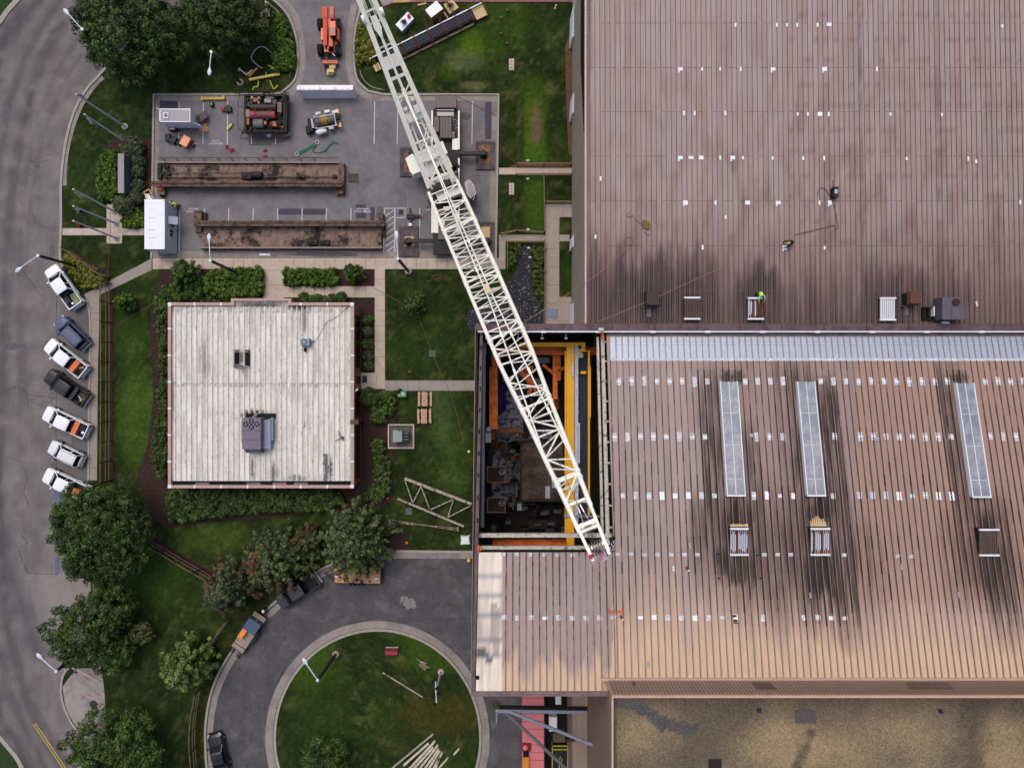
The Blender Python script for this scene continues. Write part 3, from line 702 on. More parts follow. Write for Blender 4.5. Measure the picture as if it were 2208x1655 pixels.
def hash01(i): return (math.sin(i*12.9898+4.1)*43758.5453) % 1.0
SU = [(1405, 640, 60, 95, .75), (1493, 640, 50, 70, .45), (1632, 620, 42, 55, .8), (1640, 660, 60, 60, .4), (1913, 630, 60, 70, .5), (1968, 640, 55, 75, .55), (2050, 640, 40, 60, .35), (1320, 640, 70, 90, .35), (1270, 640, 10, 200, .25)]
SV = [(1854, 1.6, .5), (1421, .8, .2), (2020, 2.6, .35), (2057, 2.2, -.4), (1513, 4, -.25), (1950, 3, -.2)]
def col_up(px, py, x, y):
    c = mix((174, 155, 154), (165, 146, 144), min(1, max(0, py/500)))
    n = vnoise(x, y*.15, 1.3, 1); c = mix(c, (150, 120, 104), min(.5, max(0, n*.7)))
    pk = hash01(int((x-7.67)//.5)); c = mix(c, (128, 102, 94), (pk-.5)*.45 if pk > .5 else 0)
    c = mix(c, (112, 86, 80), min(.75, max(0, (py-450)/260)))
    c = mix(c, (56, 42, 43), min(.85, max(0, (py-(580 if px > 1560 else 535)-70*(pk-.5)+60*n)/100)*(1 if px < 1560 else .8)*(1 if px < 2090 else .45)))
    n2 = vnoise(x*1.2, y*.5, .5, 8); c = mix(c, (106, 80, 72), min(.55, max(0, n2*.9*min(1, py/600))))
    for sx, w, a in SV:
        q = abs(px-sx-.012*py)/ (w*3); k = max(0, 1-q)*abs(a)*(.7+.8*vnoise(x, y, .8, 3))
        if k > 0: c = mix(c, (48, 38, 40) if a > 0 else (170, 118, 70), min(.8, k))
    for sx, sy, rx, ry, a in SU:
        q = math.hypot((px-sx)/rx, (py-sy)/ry) + .35*n2 + .3*vnoise(x*3, y*.5, .9, 4) + .45*(pk-.5)
        if q < 1.1: c = mix(c, (30, 22, 24), a*min(1, (1.1-q)*1.6))
    for k in range(14):      # purlin lines of rust bleed
        yy = 30+k*49
        if px > 1700 and abs(py-yy-4) < 5 and hash01(int((x-7.67)//.5)*31+k) > .6: c = mix(c, (112, 80, 66), .3)
    if px < 1274: c = mix(c, (120, 92, 92), .45)
    return c
# upper hall
hall = thing('tall_hall', 'tall warehouse hall with mauve ribbed metal roof dotted with small white patches', 'building', (38, 33, 0))
WALLT = nmat('ribbed_wall', S(196, 184, 168), .7, .08, 1, stretch=(1, 1, .2))
mb = MB(); X0b = 7.32; YS = 5.85
mb.hexa([(X0b, YS, 0), (X0b+.3, YS, 0), (X0b+.5, 80, 0), (X0b+.2, 80, 0)], [(X0b, YS, 16.9), (X0b+.3, YS, 16.9), (X0b+.5, 80, 15), (X0b+.2, 80, 15)])
rw = random.Random(2)
y = YS+.2
while y < 44: mb.bx(X0b-.07+(y-YS)*.0027, y, .2, X0b+.02+(y-YS)*.0027, y+.12, 16.2, 0); y += .34
mb.bx(X0b, 79.7, 0, 90, 80, 15); mb.bx(90, YS, 0, 90.3, 80, 15.2)
mb.build('wall', WALLT, hall)
mb, cols = roofmesh('roof', [(X0b-.05, YS, 75, 60)], zu, col_up, ROOFM, (.25, .5))
mb.hexa([(X0b-.05, YS, 16.7), (90, YS, 16.7), (90, 80, 14.6), (X0b-.05, 80, 14.6)], [(X0b-.05, YS, zu(YS)-.03), (90, YS, zu(YS)-.03), (90, 80, zu(80)-.03), (X0b-.05, 80, zu(80)-.03)], 1)
x = X0b+.35
while x < 74:
    for q, ww, hh in ((0, .035, .07),):
        mb.hexa([(x-ww, YS, zu(YS)), (x+ww, YS, zu(YS)), (x+ww, 60, zu(60)), (x-ww, 60, zu(60))], [(x-ww, YS, zu(YS)+hh), (x+ww*.4, YS, zu(YS)+hh), (x+ww*.4, 60, zu(60)+hh), (x-ww, 60, zu(60)+hh)], 1)
    for q in (.17, .3):
        mb.hexa([(x+q-.015, YS, zu(YS)), (x+q+.015, YS, zu(YS)), (x+q+.015, 60, zu(60)), (x+q-.015, 60, zu(60))], [(x+q-.01, YS, zu(YS)+.02), (x+q+.01, YS, zu(YS)+.02), (x+q+.01, 60, zu(60)+.02), (x+q-.01, 60, zu(60)+.02)], 2)
    x += .5
for yy in (50, 146, 241, 337, 433, 530, 627):       # lap joints
    a = RU(1275, yy, .012)
    xx = a.x
    while xx < 74:
        if rw.random() < .75: mb.bx(xx, a.y-.02, a.z, xx+.4, a.y+.02, a.z+.012, 1)
        xx += .5
big = {(1788, 53), (1467, 149), (1667, 149), (1778, 149), (1768, 246), (1467, 340), (1490, 340), (1512, 340), (1580, 340), (1478, 437), (1612, 437), (1678, 437), (1692, 534), (1790, 437)}
pts = [(1586, 54), (1675, 54), (1697, 54), (1719, 54), (1763, 54), (2161, 56), (1514, 149), (1553, 149), (1597, 149), (1891, 149), (1475, 244), (1498, 244), (1564, 244), (1720, 246), (1742, 246), (1787, 246), (1920, 246), (2031, 247), (1553, 340), (1602, 340), (1666, 341), (1732, 341), (1777, 341), (1955, 342), (2088, 342), (2105, 348), (1543, 437), (1767, 437), (1565, 468), (1515, 533), (1778, 534), (2200, 436), (1295, 385), (1284, 510)]
for x_, y_ in pts:
    a = RU(x_, y_, .075); mb.box((a.x, a.y, a.z), (.17, .42*rw.uniform(.7, 1.1), .02), 0, 3)
for x_, y_ in big:
    a = RU(x_, y_, .075); mb.box((a.x, a.y, a.z), (.46, .36*rw.uniform(.8, 1.2), .02), 0, 3)
    if rw.random() < .5: mb.box((a.x-.15, a.y-.25, a.z), (.14, .2, .02), 0, 3)
rib2 = nmat('roof_rib', S(150, 126, 126), .7, .1)
o = mb.build('roof', [ROOFM, SEAM, rib2, SEALW], hall); put_cols(o, cols)
mb = MB(); mb.bx(X0b-.22, YS, 16.6, X0b-.05, 80, 17.02); mb.build('eaves_trim', nmat('pink_trim', S(196, 166, 160), .6, .1), hall)
mb = MB(); c = 0
yy = 14.0
vs = []
for k in range(40):      # row of dark boxes tapering along the side wall
    y0 = 25.5 + k*.6; w = min(3.4, .25 + k*.22); mb.bx(X0b-.12+(y0-YS)*.0027, y0, 14.6-w*1.05, X0b-.03+(y0-YS)*.0027, y0+.42, 14.6)
mb.build('dark_strip', DARK, hall)
for y0, y1 in ((16.2, 17.6), (5.9, 9.6), (32, 34.4), (41, 44.6)):
    mb = MB(); mb.hexa([(7.0, y0, 0), (X0b, y0, 0), (X0b, y1, 0), (7.1, y1, 0)], [(7.1, y0, 2.6), (X0b, y0, 3.2), (X0b, y1, 3.2), (7.2, y1, 2.6)]); mb.build('downpipe_guard', WHM, hall)

# lower hall
XR = 9.22; YB = -15.25; YSB = -26.6; YSA = -25.75; XL0 = -3.2
def col_lo(px, py, x, y):
    pk = hash01(int((x-9.54)//.6)+500); t = max(0, min(1, (py-1230-90*(pk-.5))/220))
    n = vnoise(x*1.7, y*.16, 1.0, 2); n2 = vnoise(x, y, .35, 6)
    c = mix((161, 144, 141), (153, 134, 128), min(1, max(0, .5+n)))
    c = mix(c, (182, 158, 152), max(0, pk-.6)*.8)
    if px > 1480: c = mix(c, (124, 96, 88), .35*min(1, (px-1480)/120)*max(0, 1-t))
    tt = t*(1 if px > 1320 else max(0, min(1, (py-1420-60*(pk-.5)+14*vnoise(x*6, y, 1, 3))/30)))
    c = mix(c, (202, 171, 145), min(1, tt*1.15+.25*n2*tt))
    if px > 1850 and py < 1300: c = mix(c, (168, 132, 112), .5)
    for sx, w, y0, y1, a in ((1548, 26, 780, 1260, .55), (1612, 22, 900, 1340, .5), (1722, 24, 760, 1400, .6), (1785, 26, 800, 1420, .7), (1590, 40, 1080, 1200, .55), (2070, 26, 760, 1300, .5), (2120, 30, 1060, 1420, .55), (1680, 40, 1100, 1330, .3), (1502, 24, 1050, 1280, .35), (1850, 40, 1100, 1350, .22)):
        sxx = sx + (py-1000)*.00015*(sx-1104)
        q = abs(px-sxx)/w; v = min(1, max(0, (py-y0)/60))*min(1, max(0, (y1-py)/130))
        q += 1.1*(pk-.5)+.25*vnoise(x*5, y*.25, .8, 7)
        if q < 1.5: c = mix(c, (46, 35, 33), min(.85, a*.85*v*max(0, min(1, (1.5-q)*1.1))*max(.25, 1+1.8*vnoise(x*9, y*.2, .9, 5))))
    for sx, sy, rx, ry, a in ((1590, 1118, 26, 34, .95), (1766, 1104, 26, 34, .95), (2128, 1128, 24, 26, .7), (1592, 1225, 34, 40, .7), (1770, 1235, 34, 60, .85), (2136, 1220, 30, 50, .6), (1578, 812, 30, 14, .6), (2075, 814, 26, 12, .5), (1560, 1205, 18, 26, .6)):
        q = math.hypot((px-sx)/rx, (py-sy)/ry) + .4*n2 + .35*vnoise(x*2.5, y*.8, 1.1, 4) + .9*(pk-.5)
        if q < 1.1: c = mix(c, (24, 20, 20), a*min(1, (1.1-q)*1.8))
    dz = max(0, 1-math.hypot((px-1680)/230, (py-1190)/190))+.9*max(0, 1-math.hypot((px-2110)/110, (py-1180)/160)); c = mix(c, (84, 62, 56), min(.5, dz*.8*(.25+pk*.9)*max(.2, 1+1.6*vnoise(x*9, y*.25, .9, 3))))
    if px < 1081 and py > 1185:
        c = mix((226, 214, 200), (176, 160, 148), min(1, max(0, .25+n*1.1)))
        for yy, a in ((1238, .5), (1285, .55), (1330, .6), (1376, .6), (1416, .4)):
            if abs(py-yy) < 6: c = mix(c, (120, 120, 134), a)
        if (1030 < px < 1050 and 1395 < py < 1420) or (1048 < px < 1062 and 1412 < py < 1424): c = mix(c, (60, 56, 66), .7)
        if 1060 < px < 1075 and 1300 < py < 1420: c = mix(c, (120, 108, 104), .5)
    return c
low = thing('long_hall', 'long factory hall with sloping mauve and tan ribbed roof and an open roof bay', 'building', (34, -10, 0))
mb, cols = roofmesh('roof', [(XR, YSA, 75, YN+.05), (XL0, YSB, XR, YB)], zl, col_lo, ROOFM, (.2, .4))
def slab(x0, y0, x1, y1, t0, t1, mi): mb.hexa([(x0, y0, zl(y0)-t1), (x1, y0, zl(y0)-t1), (x1, y1, zl(y1)-t1), (x0, y1, zl(y1)-t1)], [(x0, y0, zl(y0)-t0), (x1, y0, zl(y0)-t0), (x1, y1, zl(y1)-t0), (x0, y1, zl(y1)-t0)], mi)
slab(XR, YSA, 90, YN+.05, .03, .3, 1); slab(XL0, YSB, XR-.002, YB, .031, .3, 1)
def rib(x, y0, y1, w, h, mi, sk=0.0102):
    s = lambda y: (y-YN)*sk
    mb.hexa([(x-w+s(y0), y0, zl(y0)), (x+w+s(y0), y0, zl(y0)), (x+w+s(y1), y1, zl(y1)), (x-w+s(y1), y1, zl(y1))], [(x-w+s(y0), y0, zl(y0)+h), (x+w*.5+s(y0), y0, zl(y0)+h), (x+w*.5+s(y1), y1, zl(y1)+h), (x-w+s(y1), y1, zl(y1)+h)], mi)
def ribseg(x, y0, y1, w0, h, sk=.0102):
    n = 28
    for i in range(n):
        a_, b_ = y0+(y1-y0)*i/n, y0+(y1-y0)*(i+1)/n; ym = (a_+b_)/2; c = col_lo(*topix(x, ym, zl(ym)), x, ym); l = sum(c)/3+40*(hash01(int(x*10)*7+i)-.5); PX, PY = topix(x, ym, zl(ym)); sd = max(0, min(1, (PY-780)/260))*max(0, min(1, (1400-PY)/130)); l -= 22*sd; w = w0+max(0, min(.04, (132-l)*.0007))+.016*sd*hash01(int(x*10)+i*3); s = (a_-YN)*sk; s2 = (b_-YN)*sk
        mb.hexa([(x-w+s, a_, zl(a_)), (x+w+s, a_, zl(a_)), (x+w+s2, b_, zl(b_)), (x-w+s2, b_, zl(b_))], [(x-w+s, a_, zl(a_)+h), (x+w*.5+s, a_, zl(a_)+h), (x+w*.5+s2, b_, zl(b_)+h), (x-w+s2, b_, zl(b_)+h)], 8 if l > 136 else (1 if l > 96 else 9))
x = XR+.32
while x < 74:
    ribseg(x, YSA, YN, .036, .07); rib(x+.09, YSA, YN, .018, .03, 2)
    x += .6
x = -.72+.32
while x < XR+.2:
    ribseg(x, YSB, YB, .036, .07, .006); rib(x+.1, YSB, YB, .02, .05, 2, .006); x += .6
# galvanised strip of new panels
yA, yB_ = YN-.05, P(0, 772, 17.5).y
mb.hexa([(XR+.25, yB_, zl(yB_)+.02), (75, yB_, zl(yB_)+.02), (75, yA, zl(yA)+.02), (XR+.25, yA, zl(yA)+.02)], [(XR+.25, yB_, zl(yB_)+.06), (75, yB_, zl(yB_)+.06), (75, yA, zl(yA)+.06), (XR+.25, yA, zl(yA)+.06)], 3)
x = XR+.25; rg = random.Random(5)
while x < 74:
    mb.hexa([(x-.03, yB_, zl(yB_)+.06), (x+.05, yB_, zl(yB_)+.06), (x+.05, yA, zl(yA)+.06), (x-.03, yA, zl(yA)+.06)], [(x-.03, yB_, zl(yB_)+.15), (x+.03, yB_, zl(yB_)+.15), (x+.03, yA, zl(yA)+.15), (x-.03, yA, zl(yA)+.15)], 4)
    for yy in (YN-.45, YN-.85):
        for k in (.16, .42):
            if rg.random() < .75: mb.box((x+k, yy, zl(yy)+.066), (.07, .04, .012), 0, 6)
    x += .6
y = yB_-.14; mb.hexa([(XR+.25, y-.14, zl(y)+.03), (75, y-.14, zl(y)+.03), (75, y+.14, zl(y)), (XR+.25, y+.14, zl(y))], [(XR+.25, y-.14, zl(y)+.09), (75, y-.14, zl(y)+.09), (75, y+.14, zl(y)+.06), (XR+.25, y+.14, zl(y)+.06)], 5)
# sealed screw patches
SKY = [(1550, 822, 1070, 1591), (1716, 822, 1070, 1757), (2058, 825, 1072, 2100)]
def insky(x, y):
    for i, (a, t, b, c) in enumerate(((1548, 812, 1075, 1592), (1714, 812, 1075, 1760), (2056, 814, 1078, 2104))):
        if t < y < b:
            q = (y-t)/(b-t); xl = a + q*18 + (4 if i == 2 else 0)*q*4; 
            if xl-14 < x < xl+52: return True
    return False
for y0, xs, st, xe, hh in ((822, 1334, 27.25, 2210, 19), (941, 1325, 27.9, 2210, 17), (1068, 1342, 28.4, 2110, 14), (1331, 1087, 29.4, 1825, 11)):
    x = xs; k = 0
    while x < xe:
        if not insky(x, y0) and rg.random() < .93:
            a = RL(x, y0+rg.uniform(-1, 1), .012); v = rg.random(); w = .44
            h2 = (hh+rg.uniform(-5, 6))/26
            mb.hexa([(a.x-w/2, a.y-h2/2, a.z+SL*h2/2), (a.x+w/2, a.y-h2/2, a.z+SL*h2/2), (a.x+w/2, a.y+h2/2, a.z-SL*h2/2), (a.x-w/2, a.y+h2/2, a.z-SL*h2/2)],
                    [(a.x-w/2, a.y-h2/2, a.z+SL*h2/2+.03), (a.x+w/2, a.y-h2/2, a.z+SL*h2/2+.03), (a.x+w/2, a.y+h2/2, a.z-SL*h2/2+.03), (a.x-w/2, a.y+h2/2, a.z-SL*h2/2+.03)], 5 if v < .6 or y0 < 1000 else 7)
            if rg.random() < .6 and y0 != 1331: h3 = h2*.45; mb.box((a.x, a.y-h2*.1, a.z+.035), (w*.98, h3, .02), 0, 7)
        x += st
for x_, y_ in [(1332, 1194), (1360, 1194), (1389, 1195), (1418, 1195), (1447, 1195), (1476, 1195), (1504, 1195), (1648, 1195), (1677, 1195), (1705, 1195), (1820, 1196), (1936, 1198), (1965, 1199), (1085, 1194), (1114, 1194), (1144, 1195), (1174, 1195), (1203, 1196), (1235, 1196)]:
    a = RL(x_, y_, .02); mb.box((a.x, a.y, a.z+.01), (.42, .3, .03), 0, 5)
for x_, y_ in [(1584, 1329), (1586, 1339), (1029, 1460), (1022, 1460), (1548, 1194), (1550, 1246), (1640, 1246), (1634, 1196)]:
    a = RL(x_, y_, .02); mb.box((a.x, a.y, a.z+.01), (.36 if y_ > 1300 else .22, .34 if y_ > 1300 else .1, .03), 0, 6)
for x_ in (1249, 1264, 1279):      # grey sealed seams
    a = RL(x_, 1196, .08); b = RL(x_+3-(1), 1340, .08); mb.beam(a, b, .07, .05, 4)
o = mb.build('roof', [ROOFM, nmat('seam_dark', S(80, 64, 60), .8, .25, 1), nmat('seam_light', S(170, 144, 130), .7, .1), GALV, nmat('galv_rib', S(140, 146, 160), .5, .1, metal=.3), SEALG, DARK, SEALW, nmat('seam_mid', S(124, 102, 94), .8, .25, 1), nmat('seam_black', S(48, 38, 36), .8, .25, 1)], low); put_cols(o, cols)
# walls and trims
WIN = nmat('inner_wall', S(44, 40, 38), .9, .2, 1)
mb = MB()
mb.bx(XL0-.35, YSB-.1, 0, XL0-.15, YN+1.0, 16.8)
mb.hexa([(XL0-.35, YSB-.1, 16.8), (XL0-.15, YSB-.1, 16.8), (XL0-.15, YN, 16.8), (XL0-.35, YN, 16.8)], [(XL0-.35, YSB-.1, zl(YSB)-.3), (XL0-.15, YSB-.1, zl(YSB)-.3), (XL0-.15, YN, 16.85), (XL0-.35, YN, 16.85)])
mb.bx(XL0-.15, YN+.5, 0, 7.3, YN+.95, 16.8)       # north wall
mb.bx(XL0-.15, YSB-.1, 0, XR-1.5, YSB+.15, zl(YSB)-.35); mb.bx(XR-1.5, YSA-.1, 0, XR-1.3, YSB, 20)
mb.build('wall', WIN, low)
OUTW = nmat('outer_cladding', S(150, 128, 122), .7, .08, 1, stretch=(1, 1, .2))
mb = MB(); mb.hexa([(XL0-.40, YSB-.14, .02), (XL0-.355, YSB-.14, .02), (XL0-.355, YN+.9, .02), (XL0-.40, YN+.9, .02)], [(XL0-.40, YSB-.14, zl(YSB)-.34), (XL0-.355, YSB-.14, zl(YSB)-.34), (XL0-.355, YN+.9, 16.8), (XL0-.40, YN+.9, 16.8)]); mb.build('west_cladding', OUTW, low)
mb = MB(); mb.bx(XL0-.40, YSB-.19, .02, XR-1.5, YSB-.145, zl(YSB)-.36); mb.build('south_cladding', OUTW, low)
mb = MB(); mb.bx(XL0-.15, YN+.96, .02, 7.25, YN+1.0, 16.8); mb.build('north_cladding', OUTW, low)
mb = MB()      # coping round the open bay
mb.bx(XL0-.35, YN+.5, 16.85, 90, YN+1.2, 17.5, 0)
for k in range(14): mb.bx(XL0+.6+k*4.1, YN+.49, 17.501, XL0+.64+k*4.1, YN+1.21, 17.506, 2)
mb.bx(XL0-.1, YN+.36, 17.1, 90, YN+.48, 17.56, 1)
for k in range(11): mb.bx(2.8+k*5.3, YN+.3, 17.3, 3.3+k*5.3, YN+.5, 17.62, 1)
mb.build('north_coping', [DMAUVE, WHM, DARK], low)
GUT = nmat('gutter_grey', S(112, 106, 108), .7, .2, 2, second=S(50, 46, 48), s2scale=.6, s2w=(.58, .66))
mb = MB(); mb.bx(XR, YN+.06, 16.85, 90, YN+.35, 16.98, 0); mb.build('valley_gutter', GUT, low)
mb = MB()
def wc(x0, x1, y0, y1, dz0, dz1, mi=0):
    mb.hexa([(x0[0], y0, zl(y0)+dz0), (x0[1], y0, zl(y0)+dz0), (x1[1], y1, zl(y1)+dz0), (x1[0], y1, zl(y1)+dz0)], [(x0[0], y0, zl(y0)+dz1), (x0[1], y0, zl(y0)+dz1), (x1[1], y1, zl(y1)+dz1), (x1[0], y1, zl(y1)+dz1)], mi)
wc((-3.52, -3.2), (-3.12, -2.85), YSB, YN+.5, -.3, .08)
wc((-3.2, -3.14), (-2.85, -2.79), YSB, YN+.5, -.2, .02, 1)
for k in range(9):
    y = YN-1-k*2.0; w = -.34*(YN-y)/(YN-YSB)-2.98; mb.bx(w-.07, y-.45, zl(y)+.085, w+.06, y+.1, zl(y)+.16, 1)
mb.build('west_coping', [DMAUVE, DARK], low)
mb = MB(); mb.bx(XL0-.35, YSB-.42, zl(YSB)-.3, XR-.4, YSB-.02, zl(YSB)+.1); mb.build('south_coping', MAUVE, low)
# edge steel round the opening
mb = MB()
for (xa, xb, w, mi) in ((8.62, 8.72, .34, 0), (8.2, 8.3, .22, 1)):
    mb.hexa([(xa, YB, zl(YB)-1.0), (xa+w, YB, zl(YB)-1.0), (xb+w, YN, 16.2), (xb, YN, 16.2)], [(xa, YB, zl(YB)-.5), (xa+w, YB, zl(YB)-.5), (xb+w, YN, 16.6), (xb, YN, 16.6)], 0)
for k in range(11):
    y = YN-.6-k*1.92; mb.bx(8.9, y, zl(y)-.5, XR+.05, y+.16, zl(y)-.3, 0)
mb.build('edge_beam', BEAMC, low)
mb = MB(); y = P(0, 1155, 21).y; mb.bx(XL0-.1, y-.17, 20.4, XR, y+.17, 20.85); y = P(0, 1181, 21).y; mb.bx(XL0-.1, y-.15, 20.6, XR-.3, y+.15, 20.95); mb.build('cross_beam', BEAMC, low)
mb = MB(); y = P(0, 1113, 19).y; mb.tube((4.9, y, 19), (8.7, y, 19), .13); mb.build('strut', PIPEG, low)
mb = MB(); mb.tube((XL0+.35, 3, 14.4), (XL0+.18, -14.5, 14.4), .2, n=10); mb.tube((XL0+.35, 4.2, 14.4), (XL0+.35, 3, 14.4), .27, n=10); mb.ell((XL0+.85, -4.6, 14.8), .33, .33, .3); mb.bx(XL0+.5, -5.9, 14, XL0+1.1, -4.9, 14.7); mb.build('duct_pipe', [PIPEG], low)
for k in range(3): mb = MB(); x = .6+k*2.35; mb.bx(x, YN-.15, 16.1, x+.07, YN+.5, 16.2); mb.bx(x-.12, YN-.2, 16.05, x+.2, YN-.1, 16.3); mb.build('bracket', WHM, low)
for x_, y_, s_ in ((1040, 712, .25), (1300, 722, .22), (1033, 1180, .2), (1300, 713, .25)):
    mb = MB(); rr = random.Random(int(x_)); a = RL(x_, y_, .3)
    for k in range(7): mb.tube((a.x+rr.uniform(-.2, .2), a.y+rr.uniform(-.4, .3), a.z), (a.x+rr.uniform(-.2, .2), a.y+rr.uniform(-.5, .3), a.z+rr.uniform(-.1, .2)), .045)
    mb.build('orange_sling', nmat('hi_orange', S(222, 96, 56), .7, .1), low)
# floor of the open bay (part of the hall)
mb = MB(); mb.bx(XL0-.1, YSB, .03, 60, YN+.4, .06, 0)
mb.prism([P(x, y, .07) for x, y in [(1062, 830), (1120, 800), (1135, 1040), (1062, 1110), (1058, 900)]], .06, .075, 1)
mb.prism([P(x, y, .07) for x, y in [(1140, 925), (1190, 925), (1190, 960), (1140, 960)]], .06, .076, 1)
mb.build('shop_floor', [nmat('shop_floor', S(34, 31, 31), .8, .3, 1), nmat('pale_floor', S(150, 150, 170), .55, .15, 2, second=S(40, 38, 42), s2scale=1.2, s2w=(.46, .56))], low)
# skylights
SG = nmat('skylight_sheet', S(140, 146, 158), .35, .1, 3, spec=.6, second=S(170, 172, 182), s2scale=.9)
for i, (x0, y0, y1, x1, lb) in enumerate(((1551, 822, 1069, 1572, 'long translucent roof skylight nearest the open roof bay'), (1717, 822, 1069, 1738, 'middle of the three long translucent roof skylights'), (2059, 825, 1072, 2099, 'rightmost of the three long translucent roof skylights'))):
    a = RL(x0, y0, .3); b = RL(x0, y1, .3)
    w = 39*(H-a.z)/F; rt = thing('roof_skylight', lb, 'skylight', (a.x, (a.y+b.y)/2, zl((a.y+b.y)/2)), group='long skylights on the sloping roof')
    x1_, x2_ = a.x, a.x+w; sh = -.0102*(a.y-b.y)
    def q(dx, y): return a.x+dx+(sh*(a.y-y)/(a.y-b.y)), y
    mb = MB()
    def band(xa, xb, ya, yb, h0, h1, mi=0):
        p1 = q(xa, yb); p2 = q(xb, yb); p3 = q(xb, ya); p4 = q(xa, ya)
        mb.hexa([(*p, zl(p[1])+h0) for p in (p1, p2, p3, p4)], [(*p, zl(p[1])+h1) for p in (p1, p2, p3, p4)], mi)
    band(.05, w-.05, a.y-.05, b.y+.05, .1, .36)
    n = 26
    for k in range(n): xx = .1+(w-.2)*k/n; band(xx, xx+.025, a.y-.1, b.y+.1, .36, .385, 0)
    mb.build('glazing', SG, rt)
    mb = MB()
    band(0, .09, a.y, b.y, .02, .5); band(w-.09, w, a.y, b.y, .02, .5); band(w/2-.03, w/2+.03, a.y, b.y, .36, .46)
    band(0, w, b.y+.12, b.y, .02, .52)
    mb.build('frame', WHM, rt)
    for k in (.28, .56, .85):
      mb = MB(); yy = a.y+(b.y-a.y)*k; band(.08, w-.08, yy, yy-.05, .38, .42); mb.build('glazing_bar', nmat('glaze_bar', S(206, 204, 208), .5, .1), rt)
# roof hatches (smoke vents)
def hatch(px0, py0, px1, py1, fn, label, rusty, slats=9, name='roof_vent'):
    a = fn(px0, py0, .55); b = fn(px1, py1, .55); zc = (a.z+b.z)/2; w = b.x-a.x; l = a.y-b.y; cx = (a.x+b.x)/2; cy = (a.y+b.y)/2
    rt = thing(name, label, 'roof vent', (cx, cy, zc-.55), group='metal smoke vents on the roofs')
    mb = MB(); mb.bx(a.x+.03, b.y+.03, zc-1.1, b.x-.03, a.y-.03, zc-.1); mb.build('curb', SOOT, rt)
    mb = MB(); mb.bx(a.x-.05, a.y-.16, zc-.1, b.x+.05, a.y, zc+.08); mb.build('end_rail', WHM, rt)
    mb = MB(); mb.bx(a.x-.05, b.y, zc-.1, b.x+.05, b.y+.16, zc+.08); mb.build('end_rail', WHM, rt)
    mb = MB(); rr = random.Random(int(px0))
    for k in range(slats):
        x = a.x+w*(k+.5)/slats
        mi = 0 if not rusty else (0 if rr.random() < .68 else 1)
        mb.hexa([(x-w/slats*.42, b.y+.16, zc-.12), (x+w/slats*.42, b.y+.16, zc-.12), (x+w/slats*.42, a.y-.16, zc-.12), (x-w/slats*.42, a.y-.16, zc-.12)],
                [(x-w/slats*.22, b.y+.16, zc), (x+w/slats*.22, b.y+.16, zc), (x+w/slats*.22, a.y-.16, zc), (x-w/slats*.22, a.y-.16, zc)], mi)
        if mi == 0 and rusty:
            for e in (a.y-.16, b.y+.16):
                L = rr.uniform(.15, .5); s = -1 if e > cy else 1
                mb.bx(x-w/slats*.24, e, zc+.001, x+w/slats*.24, e+s*L, zc+.006, 1)
    mb.build('louvre_blades', rusty if isinstance(rusty, list) else [nmat('brown_vent', S(96, 78, 72), .7, .2)], rt)
    return rt
wr = [nmat('vent_white', S(196, 198, 214), .5, .1, 3), RUST]
hatch(1573, 1136, 1615, 1199, RL, 'rust streaked white roof vent below the first long skylight', wr)
hatch(1746, 1136, 1792, 1199, RL, 'white roof vent with torn pale insulation and rust below the middle skylight', wr)
hatch(2108, 1138, 2158, 1200, RL, 'brown slatted roof vent with white end rails on the sloping roof', 0)
hatch(1476, 640, 1509, 689, RU, 'dark brown slatted roof vent with white end rails beside the square ventilator box', 0, 8)
hatch(1613, 641, 1646, 689, RU, 'rusty white roof vent where a worker leans over', wr, 7)
hatch(1898, 641, 1931, 691, RU, 'pale blue grey ribbed roof vent on the tall hall roof', [WHM, WHM], 7)
mb = MB(); rr = random.Random(3)
for k in range(9):
    a = RL(1748+k*3.9, 1134, .5); L = .5+.35*math.sin(k*.42)+rr.uniform(-.1, .15)
    mb.hexa([(a.x, a.y, a.z-.1), (a.x+.13, a.y, a.z-.1), (a.x+.1, a.y+L, a.z-.2), (a.x+.02, a.y+L, a.z-.2)], [(a.x, a.y, a.z), (a.x+.13, a.y, a.z), (a.x+.08, a.y+L, a.z-.1), (a.x+.05, a.y+L, a.z-.1)])
tag(mb.build('insulation_tuft', nmat('insulation', S(216, 186, 146), .95, .15, 5)), 'ragged pale insulation spilling above the middle white roof vent', 'insulation')
mb = MB()
for k in range(9):
    a = RL(1575+k*4.3, 1133, .4); mb.ell((a.x+.1, a.y, a.z-.1), .11, .18*rr.uniform(.6, 1.2), .1, 6, 4)
tag(mb.build('insulation_tuft', MATS['insulation']), 'thin fringe of pale insulation above the rust streaked vent', 'insulation')
# box ventilators on tall hall
def boxvent(px0, py0, px1, py1, label, hood, z=1.5):
    a = RU(px0, py0, z); b = RU(px1, py1, z); cx, cy = (a.x+b.x)/2, (a.y+b.y)/2; zb = zu(cy)
    rt = thing('roof_ventilator', label, 'ventilator', (cx, cy, zb))
    mb = MB(); mb.bx(a.x+.1, b.y+.1, zb-.1, b.x-.1, a.y-.1, zb+z*.7); mb.build('housing', SOOT, rt)
    mb = MB(); mb.hexa([(a.x, b.y, zb+z*.7), (b.x, b.y, zb+z*.7), (b.x, a.y, zb+z*.7), (a.x, a.y, zb+z*.7)], [(a.x+.1, b.y+.1, zb+z), (b.x-.1, b.y+.1, zb+z), (b.x-.1, a.y-.1, zb+z), (a.x+.1, a.y-.1, zb+z)]); mb.build('hood', hood, rt)
    mb = MB(); mb.bx(cx-.3, b.y-.9, zb, cx+.1, b.y+.1, zb+.12); mb.bx(a.x-.1, b.y-.02, zb+.1, b.x-.3, b.y+.04, zb+.3); mb.build('drain_tray', GUT, rt)
    return rt
BRH = nmat('brown_hood', S(64, 50, 48), .7, .2, 2)
